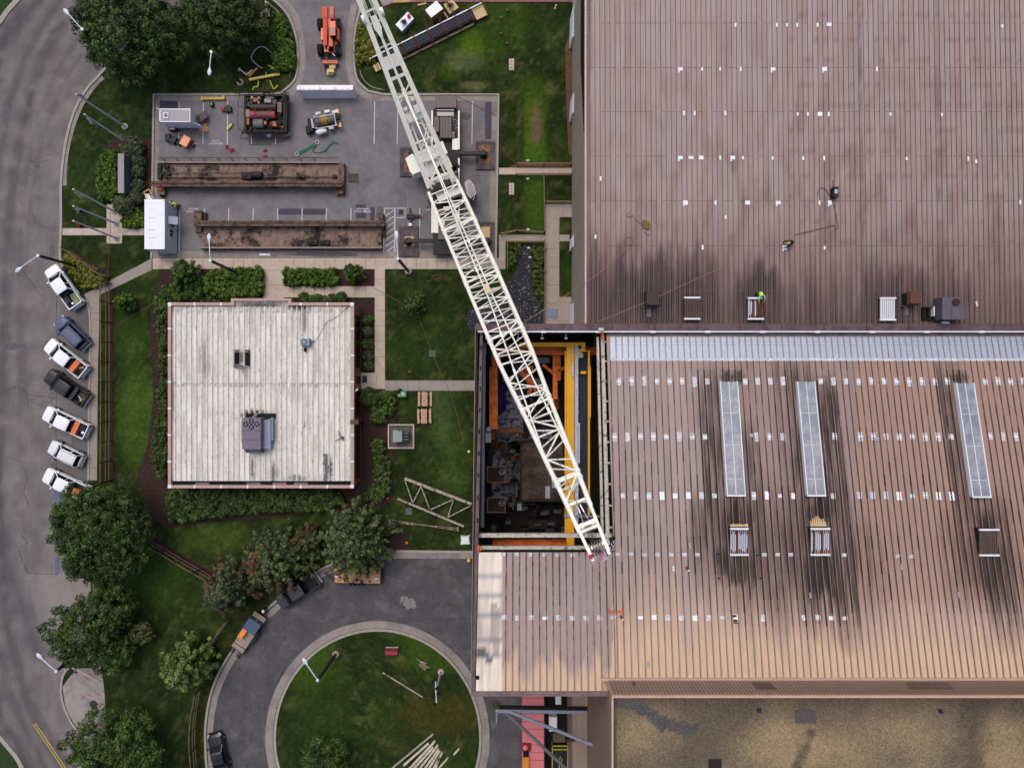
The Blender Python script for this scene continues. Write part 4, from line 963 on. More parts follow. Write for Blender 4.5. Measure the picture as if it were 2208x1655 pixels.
boxvent(1393, 624, 1423, 659, 'square brown ventilator box stained with soot on the tall roof', BRH)
boxvent(1961, 627, 1989, 656, 'small square rusty brown ventilator between the pale vent and the grey unit', nmat('rust_hood', S(96, 62, 52), .8, .2, 2))
a = RU(2033, 640, 1.6); b = RU(2082, 688, 1.6); zb = zu(a.y)
rt = thing('rooftop_unit', 'grey metal rooftop fan unit with round outlet near the roof edge', 'rooftop unit', ((a.x+b.x)/2, (a.y+b.y)/2, zb))
mb = MB(); mb.bx(a.x, b.y, zb, b.x-.3, a.y, zb+1.5); mb.bx(a.x+.9, b.y, zb+1.5, b.x, a.y-.9, zb+1.56); mb.build('casing', nmat('unit_grey', S(96, 90, 100), .5, .15, 2, metal=.2), rt)
mb = MB(); mb.tube((b.x-.85, a.y-.5, zb+1.45), (b.x-.85, a.y-.5, zb+1.62), .36, n=20); mb.build('outlet', nmat('outlet_rust', S(58, 34, 30), .8, .2), rt)
mb = MB(); mb.bx(a.x+.7, b.y-.5, zb+.2, b.x-.7, b.y-.1, zb+.35); mb.bx(a.x-.25, b.y+.4, zb, a.x-.15, a.y-.8, zb+.6); mb.build('cable_tray', WHM, rt)
a = RU(1993, 662, .5); b = RU(2016, 688, .5); rt = thing('roof_frame', 'open dark square frame lying on the roof left of the grey fan unit', 'frame', ((a.x+b.x)/2, (a.y+b.y)/2, zu(a.y)))
mb = MB()
for p, q2 in (((a.x, a.y), (b.x, a.y)), ((b.x, a.y), (b.x, b.y)), ((b.x, b.y), (a.x, b.y)), ((a.x, b.y), (a.x, a.y)), (((a.x+b.x)/2, a.y), ((a.x+b.x)/2, b.y))): mb.beam((*p, zu(a.y)+.25), (*q2, zu(a.y)+.25), .08, .4)
mb.bx(a.x, b.y, zu(a.y)-.01, b.x, a.y, zu(a.y)+.05); mb.build('frame_rails', SOOT, rt)

# gravel roofed block on the right
gb = thing('flat_roof_block', 'higher block with weathered gravel flat roof behind the sloping hall roof', 'building', (38, -35, 0))
XG = 7.2*50/50; XG = P(1319, 1560, 27.3).x; YG = P(0, 1463, 23.9).y; ZG = 27.3
def col_g(px, py, x, y):
    n = vnoise(x, y, .14, 2); n2 = vnoise(x, y, 1.3, 5)
    c = mix((100, 89, 75), (138, 119, 93), min(1, max(0, .5+n*1.1)))
    c = mix(c, (158, 136, 102), min(.6, max(0, 1-math.hypot((px-1700)/160, (py-1610)/60))*1.2+max(0, 1-math.hypot((px-2160)/70, (py-1600)/90))))
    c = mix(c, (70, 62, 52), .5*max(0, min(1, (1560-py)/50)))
    c = mix(c, (64, 58, 50), .6*max(0, min(1, 1.2-abs(px-1740+(py-1600)*.4)/14+.8*n2))*(1 if 1570 < py < 1665 else 0))
    c = mix(c, (66, 58, 50), .45*max(0, min(1, 1.1-abs(px-2100)/36+.6*n2)))
    for pts_, w in ((((1330, 1508), (1380, 1525), (1430, 1560), (1500, 1570)), 13),):
        for i in range(3):
            (x0, y0), (x1, y1) = pts_[i], pts_[i+1]; dx, dy = x1-x0, y1-y0; t = max(0, min(1, ((px-x0)*dx+(py-y0)*dy)/(dx*dx+dy*dy)))
            q = math.hypot(px-x0-t*dx, py-y0-t*dy)/w + .6*n2
            if q < 1: c = mix(c, (82, 78, 80), .85)
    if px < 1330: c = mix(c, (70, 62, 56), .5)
    return c
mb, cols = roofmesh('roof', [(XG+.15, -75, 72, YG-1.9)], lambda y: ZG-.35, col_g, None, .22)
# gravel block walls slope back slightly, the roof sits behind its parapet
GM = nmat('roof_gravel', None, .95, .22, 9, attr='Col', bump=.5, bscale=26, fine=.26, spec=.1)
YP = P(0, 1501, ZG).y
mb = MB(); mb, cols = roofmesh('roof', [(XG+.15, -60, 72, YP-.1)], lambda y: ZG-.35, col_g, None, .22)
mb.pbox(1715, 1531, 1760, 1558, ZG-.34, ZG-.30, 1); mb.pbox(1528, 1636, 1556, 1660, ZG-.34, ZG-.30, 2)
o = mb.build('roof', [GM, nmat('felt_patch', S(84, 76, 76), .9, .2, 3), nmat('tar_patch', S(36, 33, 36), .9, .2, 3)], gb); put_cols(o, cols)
mb = MB()
mb.hexa([(P(1249, 1480, 23.9).x+.0, YG, 0), (90, YG, 0), (90, -75, 0), (XG+.1, -75, 0)], [(XG+.1, YG, 26.8), (90, YG, 26.8), (90, -75, 26.8), (XG+.1, -75, 26.8)])
MBW = mb
mb = MB(); mb.bx(XG+.1, -75, 0, 90, YP+.02, 26.6, 0)
y = YP-.2
while y > -48: mb.bx(XG+.05, y-.05, .2, XG+.12, y+.05, 26.6, 0); y -= .5
mb.build('wall', nmat('block_wall', S(150, 128, 116), .7, .08, .8, stretch=(1, 1, .15)), gb)
mb = MB(); x = XG+.3
mb.hexa([(XG-.35, YG+.02, 23.2), (90, YG+.02, 23.2), (90, YP-.02, 23.2), (XG-.35, YP-.02, 23.2)], [(XG-.35, YG-.02, 23.7), (90, YG-.02, 23.7), (90, YP+.02, ZG-.1), (XG+.02, YP+.02, ZG-.1)], 0)
YM = (YG+YP)/2
zt = lambda t: 23.72+(ZG-.1-23.72)*t
while x < 74:
    mb.hexa([(x, YG-.01, 23.72), (x+.1, YG-.01, 23.72), (x+.1, YP+.03, ZG-.09), (x, YP+.03, ZG-.09)], [(x, YG+.05, 23.76), (x+.08, YG+.05, 23.76), (x+.08, YP+.09, ZG-.05), (x, YP+.09, ZG-.05)], 1)
    x += .3
mb.build('upstand_cladding', [nmat('clad_tan', S(176, 144, 122), .7, .1, 1), nmat('clad_rib', S(128, 102, 86), .7, .1)], gb)
mb = MB(); mb.bx(XG-.02, YP-.1, ZG-.15, 90, YP+.1, ZG+.03); mb.bx(XG-.02, -75, ZG-.15, XG+.15, YP-.1, ZG+.03); mb.bx(XG-.5, YG-.02, 23.75, 90, YG+.24, 24.3)
mb.build('parapet', nmat('parapet_pink', S(192, 158, 140), .65, .1, 1), gb)
for x0, x1 in ((1620, 1668), (1950, 2050)):
    mb = MB()
    a0 = P(x0, 1470, 24.6); a1 = P(x1-10, 1470, 24.6); b0 = P(x0+12, 1484, 25.9); b1 = P(x1+6, 1484, 25.9)
    mb.hexa([a0, b0, b1, a1], [Vector(v)+Vector((0, .05, .14)) for v in (a0, b0, b1, a1)], 0)
    mb.build('vent_window', [nmat('vent_glass', S(72, 62, 66), .3, .2, 1)], gb)
for x_, y_ in ((1640, 1534), (2033, 1536)):
    mb = MB(); a = P(x_, y_, ZG); mb.tube((a.x, a.y, ZG-.4), (a.x, a.y, ZG-.1), .14, n=12); mb.tube((a.x, a.y, ZG-.35), (a.x, a.y, ZG-.31), .22, .16, n=12); mb.build('roof_drain', DKM, gb)
# low annex at the foot of the block
XA = P(1222, 1560, 0).x
an = thing('low_annex', 'low tan metal lean-to against the foot of the gravel roofed block', 'building', (XA+.6, -38, 0))
mb = MB(); mb.bx(XA, -48, 0, XG+.1, YSB-.5, 8.4); mb.build('wall', nmat('annex_tan', S(140, 122, 112), .7, .08, .6, stretch=(3, .2, 1)), an)
mb = MB(); mb.bx(XA-.06, -48, 8.4, XG+.04, YSB-.45, 8.55); mb.build('roof', nmat('annex_roof', S(146, 126, 116), .7, .1, 1, stretch=(3, .3, 1)), an)
mb = MB(); mb.bx(XG-.1, -36, 8.56, XG+.02, YSB-.6, 8.75); mb.build('flashing', TANM, an)
# small red scope: roof edge tools
# ------------------------------------------------------------ office building
ZO = 4.4
of = thing('office_building', 'square single storey office with worn white ribbed flat roof and pink coping', 'building', (*P(570, 850).xy, 0))
a = P(362, 1052, ZO); b = P(763, 652, ZO); ax, ay, bx_, by_ = a.x, a.y, b.x, b.y
def col_of(px, py, x, y):
    n = vnoise(x*1.8, y*.22, 1.0, 12); n2 = vnoise(x, y, .4, 3); n3 = vnoise(x, y, 2.4, 8)
    c = mix((227, 222, 213), (188, 181, 172), min(1, max(0, .35+n*1.0+.45*n3)))
    c = mix(c, (172, 165, 162), min(.4, max(0, n2*.8-.1)))
    if abs(py-828) < 4: c = mix(c, (120, 112, 110), .55*(.5+n3))
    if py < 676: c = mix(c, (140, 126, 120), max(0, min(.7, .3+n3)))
    for sx, sy, rx, ry, s in ((548, 895, 34, 12, .95), (585, 930, 10, 30, .8), (520, 770, 18, 14, .6), (708, 1010, 10, 30, .9), (655, 690, 10, 30, .45), (645, 662, 26, 8, .8), (560, 657, 60, 6, .7), (370, 860, 8, 60, .4), (590, 1020, 10, 24, .6), (640, 1030, 20, 8, .5), (545, 1010, 6, 26, .6), (440, 780, 14, 50, .35)):
        q = math.hypot((px-sx)/rx, (py-sy)/ry)+.45*n3+.2*n
        if q < 1.1: c = mix(c, (44, 42, 42), s*min(1, (1.1-q)*2))
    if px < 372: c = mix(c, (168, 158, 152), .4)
    return c
mb, cols = roofmesh('roof', [(ax+.35, ay+.8, bx_-.35, by_-.4), (P(500, 0, ZO).x, by_-.42, P(626, 0, ZO).x, P(0, 648, ZO).y)], lambda y: ZO-.3, col_of, None, .22)
x = ax+.7
RW = random.Random(8)
while x < bx_-.5:
    mb.bx(x-.05, ay+.8, ZO-.3, x+.05, by_-.42, ZO-.22, 1); mb.bx(x+.1, ay+.8, ZO-.3, x+.17, by_-.42, ZO-.285, 3); x += .615
x = ax+.7
while x < bx_-.5:
    if RW.random() < .8: mb.bx(x-.16, P(0, 826, ZO).y-.03, ZO-.3, x+.16, P(0, 826, ZO).y+.03, ZO-.26, 2)
    x += .615
mb.bx(ax+.35, ay+.3, ZO-.5, bx_-.4, ay+.8, ZO-.45, 2)
for k in (3, 9, 12, 14.5): mb.bx(ax+k, ay+.34, ZO-.44, ax+k+1.6, ay+.6, ZO-.4, 4)
o = mb.build('roof', [nmat('office_roof', None, .75, .1, 2, attr='Col', fine=.06, stretch=(3, .3, 1)), nmat('office_rib', S(222, 217, 212), .7, .15, 2, second=S(168, 160, 156), s2scale=1.2, s2w=(.52, .64)), DARK, nmat('rib_shade', S(186, 180, 176), .8, .2, 2), nmat('gutter_water', S(112, 102, 96), .4, .2)], of)
put_cols(o, cols)
BRK = nmat('tan_brick', S(132, 104, 84), .85, .15, 3)
mb = MB()
wb = P(777, 0, 0).x; 
mb.bx(ax+.15, ay+.15, 0, bx_-.15, by_-.15, ZO-.55)
for k in range(14): mb.bx(bx_-.16, ay+.16, .3+k*.28, bx_-.14, by_-.16, .34+k*.28, 1)
mb.bx(P(499, 0, ZO).x+.1, by_-.2, 0, P(627, 0, ZO).x-.1, P(0, 645, ZO).y-.1, ZO-.55)
mb.build('wall', [BRK, nmat('mortar', S(90, 72, 60), .9)], of)
COP = nmat('pink_coping', S(180, 146, 136), .6, .08, 1)
mb = MB()
def ring(mb, x0, y0, x1, y1, w, z0, z1, mi=0):
    mb.bx(x0, y0, z0, x1, y0+w, z1, mi); mb.bx(x0, y1-w, z0, x1, y1, z1, mi); mb.bx(x0, y0+w, z0, x0+w, y1-w, z1, mi); mb.bx(x1-w, y0+w, z0, x1, y1-w, z1, mi)
ex0, ex1, ey = P(498, 0, ZO).x, P(628, 0, ZO).x, P(0, 643, ZO).y
mb.bx(ax, ay, ZO-.6, bx_, ay+.34, ZO); mb.bx(ax, ay+.34, ZO-.6, ax+.34, by_-.34, ZO); mb.bx(bx_-.34, ay+.34, ZO-.6, bx_, by_-.34, ZO)
mb.bx(ax, by_-.34, ZO-.6, ex0, by_, ZO); mb.bx(ex1, by_-.34, ZO-.6, bx_, by_, ZO)
mb.bx(ex0, by_-.34, ZO-.6, ex0+.36, ey, ZO+.002); mb.bx(ex1-.36, by_-.34, ZO-.6, ex1, ey, ZO+.002); mb.bx(ex0+.36, ey-.3, ZO-.6, ex1-.36, ey, ZO)
L = (bx_-ax)
for k in range(1, 7): mb.bx(ax+L*k/7-.1, ay-.01, ZO-.3, ax+L*k/7+.1, ay+.35, ZO+.02, 1); mb.bx(ax-.01, ay+L*k/7-.1, ZO-.3, ax+.35, ay+L*k/7+.1, ZO+.02, 1); mb.bx(bx_-.35, ay+L*k/7-.1, ZO-.3, bx_+.01, ay+L*k/7+.1, ZO+.02, 1)
for k in (1, 2, 5, 6): mb.bx(ax+L*k/7-.1, by_-.35, ZO-.3, ax+L*k/7+.1, by_+.01, ZO+.02, 1)
for x_, y_ in ((ax, ay), (bx_-.4, ay), (ax, by_-.4), (bx_-.4, by_-.4)): mb.bx(x_, y_, ZO-.3, x_+.4, y_+.4, ZO+.025, 1)
mb.build('coping', [COP, WHM], of)
GLS = nmat('dark_glass', S(26, 26, 30), .12, .1, .3, spec=.6)
for y0, y1 in ((680, 792), (832, 898), (918, 1030)):
    mb = MB(); mb.bx(bx_-.15, P(0, y1, 2).y, .9, bx_-.09, P(0, y0, 2).y, 3.1); mb.build('window', GLS, of)
mb = MB(); y = P(0, 815, 2).y; mb.bx(bx_-.15, y-.55, 0, bx_-.08, y+.55, 2.3); mb.build('door', GLS, of)
mb = MB(); y = P(0, 908, 3).y; mb.bx(bx_-.4, y-.25, ZO-.2, bx_+.55, y+.25, ZO+.06); mb.bx(bx_-.1, y-.15, 0, bx_+.2, y+.15, ZO-.2); mb.build('downpipe', nmat('brown_pipe', S(84, 62, 56), .7, .1), of)
mb = MB(); p = P(768, 841, 3.6); mb.box((p.x, p.y, 3.6), (.5, .22, .14), .6); mb.build('wall_lamp', WHM, of)
mb = MB(); p = P(783, 817, .6); mb.bx(p.x-.2, p.y-.45, .05, p.x+.35, p.y+.4, .1); tag(mb.build('door_mat', DKM), 'black mat outside the side door of the office', 'mat')
# rooftop things on the office
zr = ZO-.3
rt = thing('air_conditioner', 'large violet grey air conditioner with four fans on the white office roof', 'air conditioner', (*P(546, 935, zr).xy, zr))
ACG = nmat('ac_grey', S(112, 104, 118), .55, .06, 1); ACB = nmat('ac_blue', S(134, 146, 164), .5, .08, 1)
mb = MB(); a1 = P(522, 968, zr+1.9); b1 = P(562, 901, zr+1.9); mb.bx(a1.x, a1.y, zr+.2, b1.x, b1.y, zr+1.9)
mb.hexa([(a1.x+.1, a1.y-.55, zr+.2), (b1.x-.2, a1.y-.55, zr+.2), (b1.x-.2, a1.y, zr+.2), (a1.x+.1, a1.y, zr+.2)], [(a1.x+.1, a1.y-.5, zr+1.0), (b1.x-.2, a1.y-.5, zr+1.0), (b1.x-.2, a1.y-.001, zr+1.7), (a1.x+.1, a1.y-.001, zr+1.7)])
for yy in (928, 948): q = P(0, yy, zr+1.9).y; mb.bx(a1.x+.03, q-.015, zr+1.9, b1.x-.03, q+.015, zr+1.91, 1)
mb.build('casing', [ACG, DARK], rt)
mb = MB(); mb.bx(a1.x-.5, a1.y+.6, zr, a1.x, b1.y-.4, zr+.9); mb.build('side_housing', [ACB], rt)
mb = MB(); mb.bx(b1.x, a1.y-.05, zr, b1.x+.8, b1.y-.25, zr+1.0); mb.bx(b1.x+.8, a1.y+.9, zr, b1.x+1.0, b1.y, zr+.8); mb.build('side_housing', [ACB], rt)
mb = MB(); mb.bx(a1.x-.2, b1.y-.1, zr-.0, b1.x+1.1, b1.y+.45, zr+.25); mb.build('base_frame', SOOT, rt)
for i, (x_, y_) in enumerate(((542, 908), (530, 914), (554, 914), (542, 920.5))):
    p = P(x_, y_, zr+1.92); mb = MB(); mb.tube((p.x, p.y, zr+1.9), (p.x, p.y, zr+1.93), .3, n=20, mi=0); mb.cyl((p.x, p.y, zr+1.93), .08, .04, 10, 1)
    for k in range(4): t = k*math.pi/2+.3*i; mb.beam((p.x, p.y, zr+1.94), (p.x+.26*math.cos(t), p.y+.26*math.sin(t), zr+1.94), .07, .01, 1)
    mb.build('fan', [DARK, nmat('fan_blade', S(136, 134, 144), .5)], rt)
mb = MB(); p = P(548, 897, zr+.8)
for s in (-.14, .14): mb.beam((p.x+s-.1, p.y-.3, zr+1.2), (p.x+s+.15, p.y+.35, zr+.2), .05)
for k in range(4): mb.beam((p.x-.22+.06*k, p.y-.2+.16*k, zr+1.05-.24*k), (p.x+.06+.06*k, p.y-.2+.16*k, zr+1.05-.24*k), .04)
mb.build('ladder', GALV, rt)
rt = thing('condenser_unit', 'small grey condenser with single fan on the office roof', 'air conditioner', (*P(657, 738, zr).xy, zr))
p = P(657, 737, zr+.8); mb = MB(); mb.box((p.x, p.y, zr+.45), (1.0, .8, .7)); mb.bx(p.x+.5, p.y+.15, zr, p.x+.85, p.y+.22, zr+.3); mb.bx(p.x-.55, p.y-.5, zr, p.x+.75, p.y-.42, zr+.1); mb.build('casing', ACB, rt)
mb = MB(); mb.tube((p.x-.05, p.y, zr+.8), (p.x-.05, p.y, zr+.83), .33, n=20); mb.build('fan_guard', nmat('fan_guard', S(60, 72, 80), .4, .1), rt)
mb = MB(); mb.tube((p.x-.05, p.y, zr+.83), (p.x-.05, p.y, zr+.85), .22, n=20); mb.cyl((p.x-.05, p.y, zr+.85), .06, .03, 8); mb.build('fan', ACB, rt)
mb = MB(); 
for k in (0, .22): mb.cyl((p.x-.1, p.y-.75-k, zr), .14, .4, 12)
tag(mb.build('roof_vent_pipe', DARK, origin=(p.x-.1, p.y-.85, zr)), 'pair of black round vent caps beside the small condenser', 'vent pipe')
rt = thing('satellite_dish', 'pale satellite dish on a black weighted frame on the office roof', 'satellite dish', (*P(520, 775, zr).xy, zr))
for x0, x1 in ((505, 514), (528, 537)):
    mb = MB(); a2 = P(x0, 789, zr+.3); b2 = P(x1, 754, zr+.3); mb.bx(a2.x, a2.y, zr, b2.x, b2.y, zr+.25)
    for k in range(7): q = a2.y+(b2.y-a2.y)*(k+.5)/7; mb.bx(a2.x+.02, q-.09, zr+.25, b2.x-.02, q+.09, zr+.32)
    mb.build('ballast', DARK, rt)
mb = MB(); a2 = P(505, 758, zr+.3); b2 = P(537, 789, zr+.3); mb.tube((a2.x, a2.y, zr+.35), (b2.x, a2.y, zr+.35), .04); mb.tube((a2.x, b2.y, zr+.35), (b2.x, b2.y, zr+.35), .04); p = P(521, 789, zr+.5); mb.tube((p.x, p.y, zr+.3), (p.x-.3, p.y, zr+1.1), .05); mb.build('stand', GALV, rt)
mb = MB(); p = P(517, 789, zr+1.3); n = 20; R = .72; vs = [(p.x, p.y+.12, p.z)]; fs = []
for j in (1, 2, 3):
    for i in range(n):
        t = 2*math.pi*i/n; r = R*j/3; vs.append((p.x+r*math.cos(t), p.y-.12*(j/3)**2*2+.12+r*math.sin(t)*.42, p.z+r*math.sin(t)*.9))
for i in range(n): fs.append((0, 1+i, 1+(i+1) % n))
for j in (0, 1):
    for i in range(n): fs.append((1+j*n+i, 1+(j+1)*n+i, 1+(j+1)*n+(i+1) % n, 1+j*n+(i+1) % n))
mb.add(vs, fs); mb.build('dish', nmat('dish_white', S(176, 176, 170), .5, .1, 2), rt, smooth=True)
mb = MB(); q = P(522, 804, zr+1.2)
for s in (-.5, 0, .5): mb.tube((p.x+s, p.y-.1, p.z-.1), (q.x, q.y, q.z), .022)
mb.ell((q.x, q.y, q.z), .08, .08, .08, 8, 5); mb.build('feed_arm', nmat('feed', S(190, 150, 130), .6), rt)
mb = MB(); p = P(731, 944, zr+.4)
mb.beam((p.x+.4, p.y+.1, zr+.3), (p.x-.5, p.y-.35, zr+.2), .08); mb.beam((p.x+.25, p.y, zr+.3), (p.x-.1, p.y+.85, zr+.3), .06); mb.cyl((p.x+.35, p.y, zr), .16, .35, 10); mb.beam((p.x+.3, p.y, zr+.3), (p.x+.5, p.y-.5, zr), .05)
tag(mb.build('antenna_mount', RUST, origin=(p.x, p.y, zr)), 'rusty three armed antenna mount near the right roof edge of the office', 'antenna mount')
mb = MB(); p = P(655, 916, zr); mb.cyl((p.x, p.y, zr), .16, .3, 12); mb.cyl((p.x+.02, p.y+.35, zr), .1, .15, 8); tag(mb.build('roof_vent_pipe', GALV, origin=(p.x, p.y, zr)), 'short grey vent stub in the middle of the office roof', 'vent pipe')
mb = MB(); p = P(587, 944, zr); mb.box((p.x, p.y, zr+.15), (.3, .25, .3)); mb.cyl((p.x+.3, p.y+.1, zr), .08, .2, 8); tag(mb.build('junction_box', SOOT, origin=(p.x, p.y, zr)), 'small dark junction box right of the large air conditioner', 'junction box')
mb = MB(); rr = random.Random(4)
for k in range(7):
    p = P(703+rr.uniform(-3, 3), 981+k*8.5, zr); mb.box((p.x, p.y, zr+.06), (.42, .36, .1), rr.uniform(-.2, .2))
tag(mb.build('roof_pads', nmat('pad_grey', S(104, 112, 112), .9, .3, 4), origin=(P(703, 1000, zr).x, P(703, 1000, zr).y, zr)), 'row of worn grey walkway pads at lower right of the office roof', 'roof pads')
mb = MB(); mb.path([P(x, y, zr+.09) for x, y in spline([(663, 745), (672, 742), (684, 730), (694, 712), (704, 695), (716, 689), (730, 680), (742, 668), (752, 662)], 5)], .022, 5)
tag(mb.build('roof_cable', nmat('cable_dk', S(92, 84, 86), .8), origin=(P(700, 700, zr).x, P(700, 700, zr).y, zr)), 'thin dark cable curving from the small condenser to the office roof corner', 'cable')

# ------------------------------------------------------------ planting
LD = leafmat('leaf_dark', 88, 110, 50, (22, 32, 14)); LM = leafmat('leaf_mid', 94, 120, 50, (28, 42, 18)); LB = leafmat('leaf_bright', 104, 132, 40, (38, 58, 16))
LY = leafmat('leaf_yellow', 140, 140, 50, (76, 84, 28)); LG = leafmat('leaf_greyish', 106, 114, 78, (38, 46, 30)); LBR = leafmat('leaf_brown', 128, 98, 70, (70, 54, 38))
LL = leafmat('leaf_light', 134, 150, 80, (48, 62, 26)); LP = leafmat('leaf_pine', 114, 128, 80, (34, 42, 24)); LO = leafmat('leaf_olive', 108, 112, 66, (50, 56, 32))
broadleaf(283, 62, 6.1, 9.5, 'large round dark green tree overhanging the road at the top left', LD, 1, cs=.62, leaf=.155, n=105, dens=1.1, lobes=.16, gap=.4)
broadleaf(478, 22, 4.9, 8.5, 'dark green rounded tree touching the top edge beside the driveway lawn', LD, 2, cs=.6, leaf=.155, n=105, dens=1.05, lobes=.18, gap=.38)
broadleaf(220, 1150, 5.9, 9.5, 'large dense dark green tree over the end of the parking bay', LD, 3, cs=.56, leaf=.15, n=100, dens=1.2, lobes=.10, gap=.42)
broadleaf(238, 1310, 2.6, 6.5, 'narrow dark tree squeezed just below the large dense tree', LD, 4, cs=.55, leaf=.155, n=95, lobes=.2, sq=1.25)
broadleaf(180, 1362, 3.9, 7.5, 'open crowned dark tree with bare limbs by the road', LD, 5, cs=.55, leaf=.155, n=95, lobes=.4, gap=.0, dens=.62)
broadleaf(245, 1405, 2.4, 5, 'sparse dark tree with thin ragged crown beside the open crowned tree', LM, 6, cs=.5, leaf=.15, n=70, lobes=.4, gap=.0, dens=.7)
broadleaf(258, 1618, 5.4, 7.5, 'mid green leafy tree at the bottom edge left of the fence', LM, 7, cs=.6, leaf=.155, n=105, lobes=.32, dens=.85, gap=.25)
broadleaf(306, 1362, 1.25, 2.6, 'small olive and tan tree standing on the lawn beside the dark trees', LO, 8, cs=.4, leaf=.18, n=50, lobes=.3)
broadleaf(700, 1640, 3.0, 5, 'dark low tree growing at the bottom of the round lawn', LM, 21, cs=.5, leaf=.15, n=70, lobes=.35, gap=.05, dens=.8)
branchy(402, 1432, 3.3, 7, 'pale yellow green tree with layered boughs beside the fence', LL, 9, name='cedar_tree', levels=8, cs=.48, leaf=.16, n=75, bare=.15)
branchy(492, 1268, 3.5, 7, 'grey green conifer with a brown patch left of the flatbed trailer', LG, 10, levels=8, cs=.46, m2=LBR, leaf=.15, n=76, bare=.1)
branchy(598, 1208, 4.3, 8, 'broad grey green conifer hanging over the dark pickup', LP, 11, levels=9, cs=.45, m2=LBR, leaf=.15, n=76, bare=.08)
branchy(768, 1168, 4.5, 8.5, 'dense blue green pine above the trailer loaded with tools', LP, 12, name='pine_tree', levels=11, cs=.42, leaf=.15, n=80, sq=1.1)
branchy(662, 1165, 1.9, 4, 'small brownish conifer between the broad conifer and the dense pine', LO, 13, levels=6, cs=.4, m2=LBR, leaf=.15, n=70)
branchy(398, 592, 1.9, 4, 'young bright tree with drooping leaves at the upper left office corner', LM, 14, name='young_tree', levels=7, cs=.36, leaf=.2, n=36)
branchy(762, 588, 1.2, 3.4, 'slender sapling in the mulch square beside the clipped hedge', LM, 15, name='young_tree', levels=6, cs=.27, leaf=.16, n=30)
branchy(893, 655, 1.3, 3.6, 'young tree alone on the lawn left of the crane boom', LM, 16, name='young_tree', levels=6, cs=.3, leaf=.17, n=30)
branchy(268, 652, 1.1, 3.2, 'small yellow green tree beside a dark mulch ring', LB, 17, name='young_tree', levels=6, cs=.3, leaf=.16, n=30)
# hedges
hedge([(590, 22), (612, 40), (630, 76), (636, 120), (634, 150), (588, 152), (588, 90)], .9, 'bright green groundcover hedge along the driveway curve', LB, 30)
hedge([(780, 35), (800, 48), (818, 110), (808, 128), (768, 144), (766, 100)], .8, 'yellowing hedge beside the driveway under the crane mast', LY, 31)
hedge([(612, 576), (728, 576), (728, 614), (612, 614)], 1.0, 'clipped rectangular green hedge right of the office entrance path', LB, 32)
hedge([(452, 584), (500, 578), (566, 576), (567, 622), (552, 640), (470, 640), (428, 622), (436, 600)], 1.1, 'loose green hedge left of the office entrance path', LB, 33, dome=.25)
hedge([(352, 618), (400, 604), (432, 622), (432, 646), (364, 650), (362, 700), (344, 690), (334, 656)], 1.4, 'dark shrubs wrapping the upper left corner of the office', LM, 34, dome=.35, cs=.4)
hedge([(336, 690), (362, 700), (362, 735), (338, 730)], .9, 'greyish low shrubs against the left office wall', LG, 35, dome=.3)
hedge([(350, 730), (363, 740), (363, 905), (360, 1030), (338, 1026), (330, 960), (342, 880), (344, 780)], 1.3, 'long dark hedge against the left wall of the office', LD, 36, dome=.35, cs=.4)
hedge([(366, 1056), (700, 1056), (730, 1062), (740, 1086), (660, 1098), (560, 1104), (450, 1114), (372, 1124), (356, 1100)], 1.3, 'long dark hedge below the lower wall of the office', LD, 37, dome=.4, cs=.42)
hedge([(640, 1072), (720, 1064), (716, 1098), (640, 1104)], 1.1, 'brighter shrub at the right end of the lower office hedge', LM, 38, dome=.4)
hedge([(800, 856), (828, 842), (856, 846), (852, 880), (830, 908), (806, 918), (796, 896)], .9, 'oval dark green hedge above the transformer', LM, 39)
hedge([(800, 946), (826, 944), (832, 980), (842, 1010), (842, 1060), (812, 1078), (790, 1078), (786, 1066), (806, 1040), (806, 990)], .9, 'curved green hedge below the transformer', LM, 40)
hedge([(240, 322), (226, 326), (212, 360), (210, 400), (216, 434), (252, 436), (252, 322)], .7, 'bright green hedge left of the stone sign wall', LB, 41)
hedge([(262, 446), (308, 446), (312, 488), (262, 490)], .7, 'small bright hedge patch beside the white site office', LB, 42)
hedge([(138, 545), (150, 545), (226, 596), (238, 606), (206, 618), (180, 622), (160, 598), (134, 560)], .8, 'wedge of yellow green groundcover behind the white pickup', LY, 43)
hedge([(1146, 530), (1172, 528), (1174, 650), (1170, 668), (1158, 640), (1150, 600)], .5, 'low weedy groundcover along the stone drain', LM, 44, cs=.25)
hedge([(1096, 524), (1124, 524), (1120, 560), (1098, 582), (1092, 560)], .35, 'grassy weeds left of the stone drain', LM, 45, cs=.22)
ball(285, 318, 1.3, 'large grey green shrub above the stone sign wall', LG, 50, h=1.8)
for i, (x, y, r, lb) in enumerate(((298, 348, .75, 'first shrub down the row behind the stone sign wall'), (298, 372, .7, 'middle shrub of the row behind the stone sign wall'), (296, 400, .7, 'lowest shrub of the row behind the stone sign wall'), (268, 442, 1.15, 'grey shrub beside the topmost lower flagpole'), (292, 424, .8, 'pale shrub next to the broken white crate'))):
    ball(x, y, r, lb, LG, 51+i, h=r*1.7)
ball(796, 856, 1.15, 'dark glossy round bush at the side door of the office', LD, 58, h=1.6)
row = [(436, 652, .55), (452, 645, .5), (466, 655, .45), (482, 636, .6), (505, 632, .62), (524, 628, .6), (545, 622, .55), (492, 648, .45)]
nm = ['first', 'second', 'third', 'fourth', 'fifth', 'sixth', 'seventh', 'eighth']
for i, (x, y, r) in enumerate(row): ball(x, y, r, '%s round boxwood ball from the left along the office front' % nm[i], LD, 60+i, h=r*1.7, name='boxwood', group='boxwood balls left of the entrance')
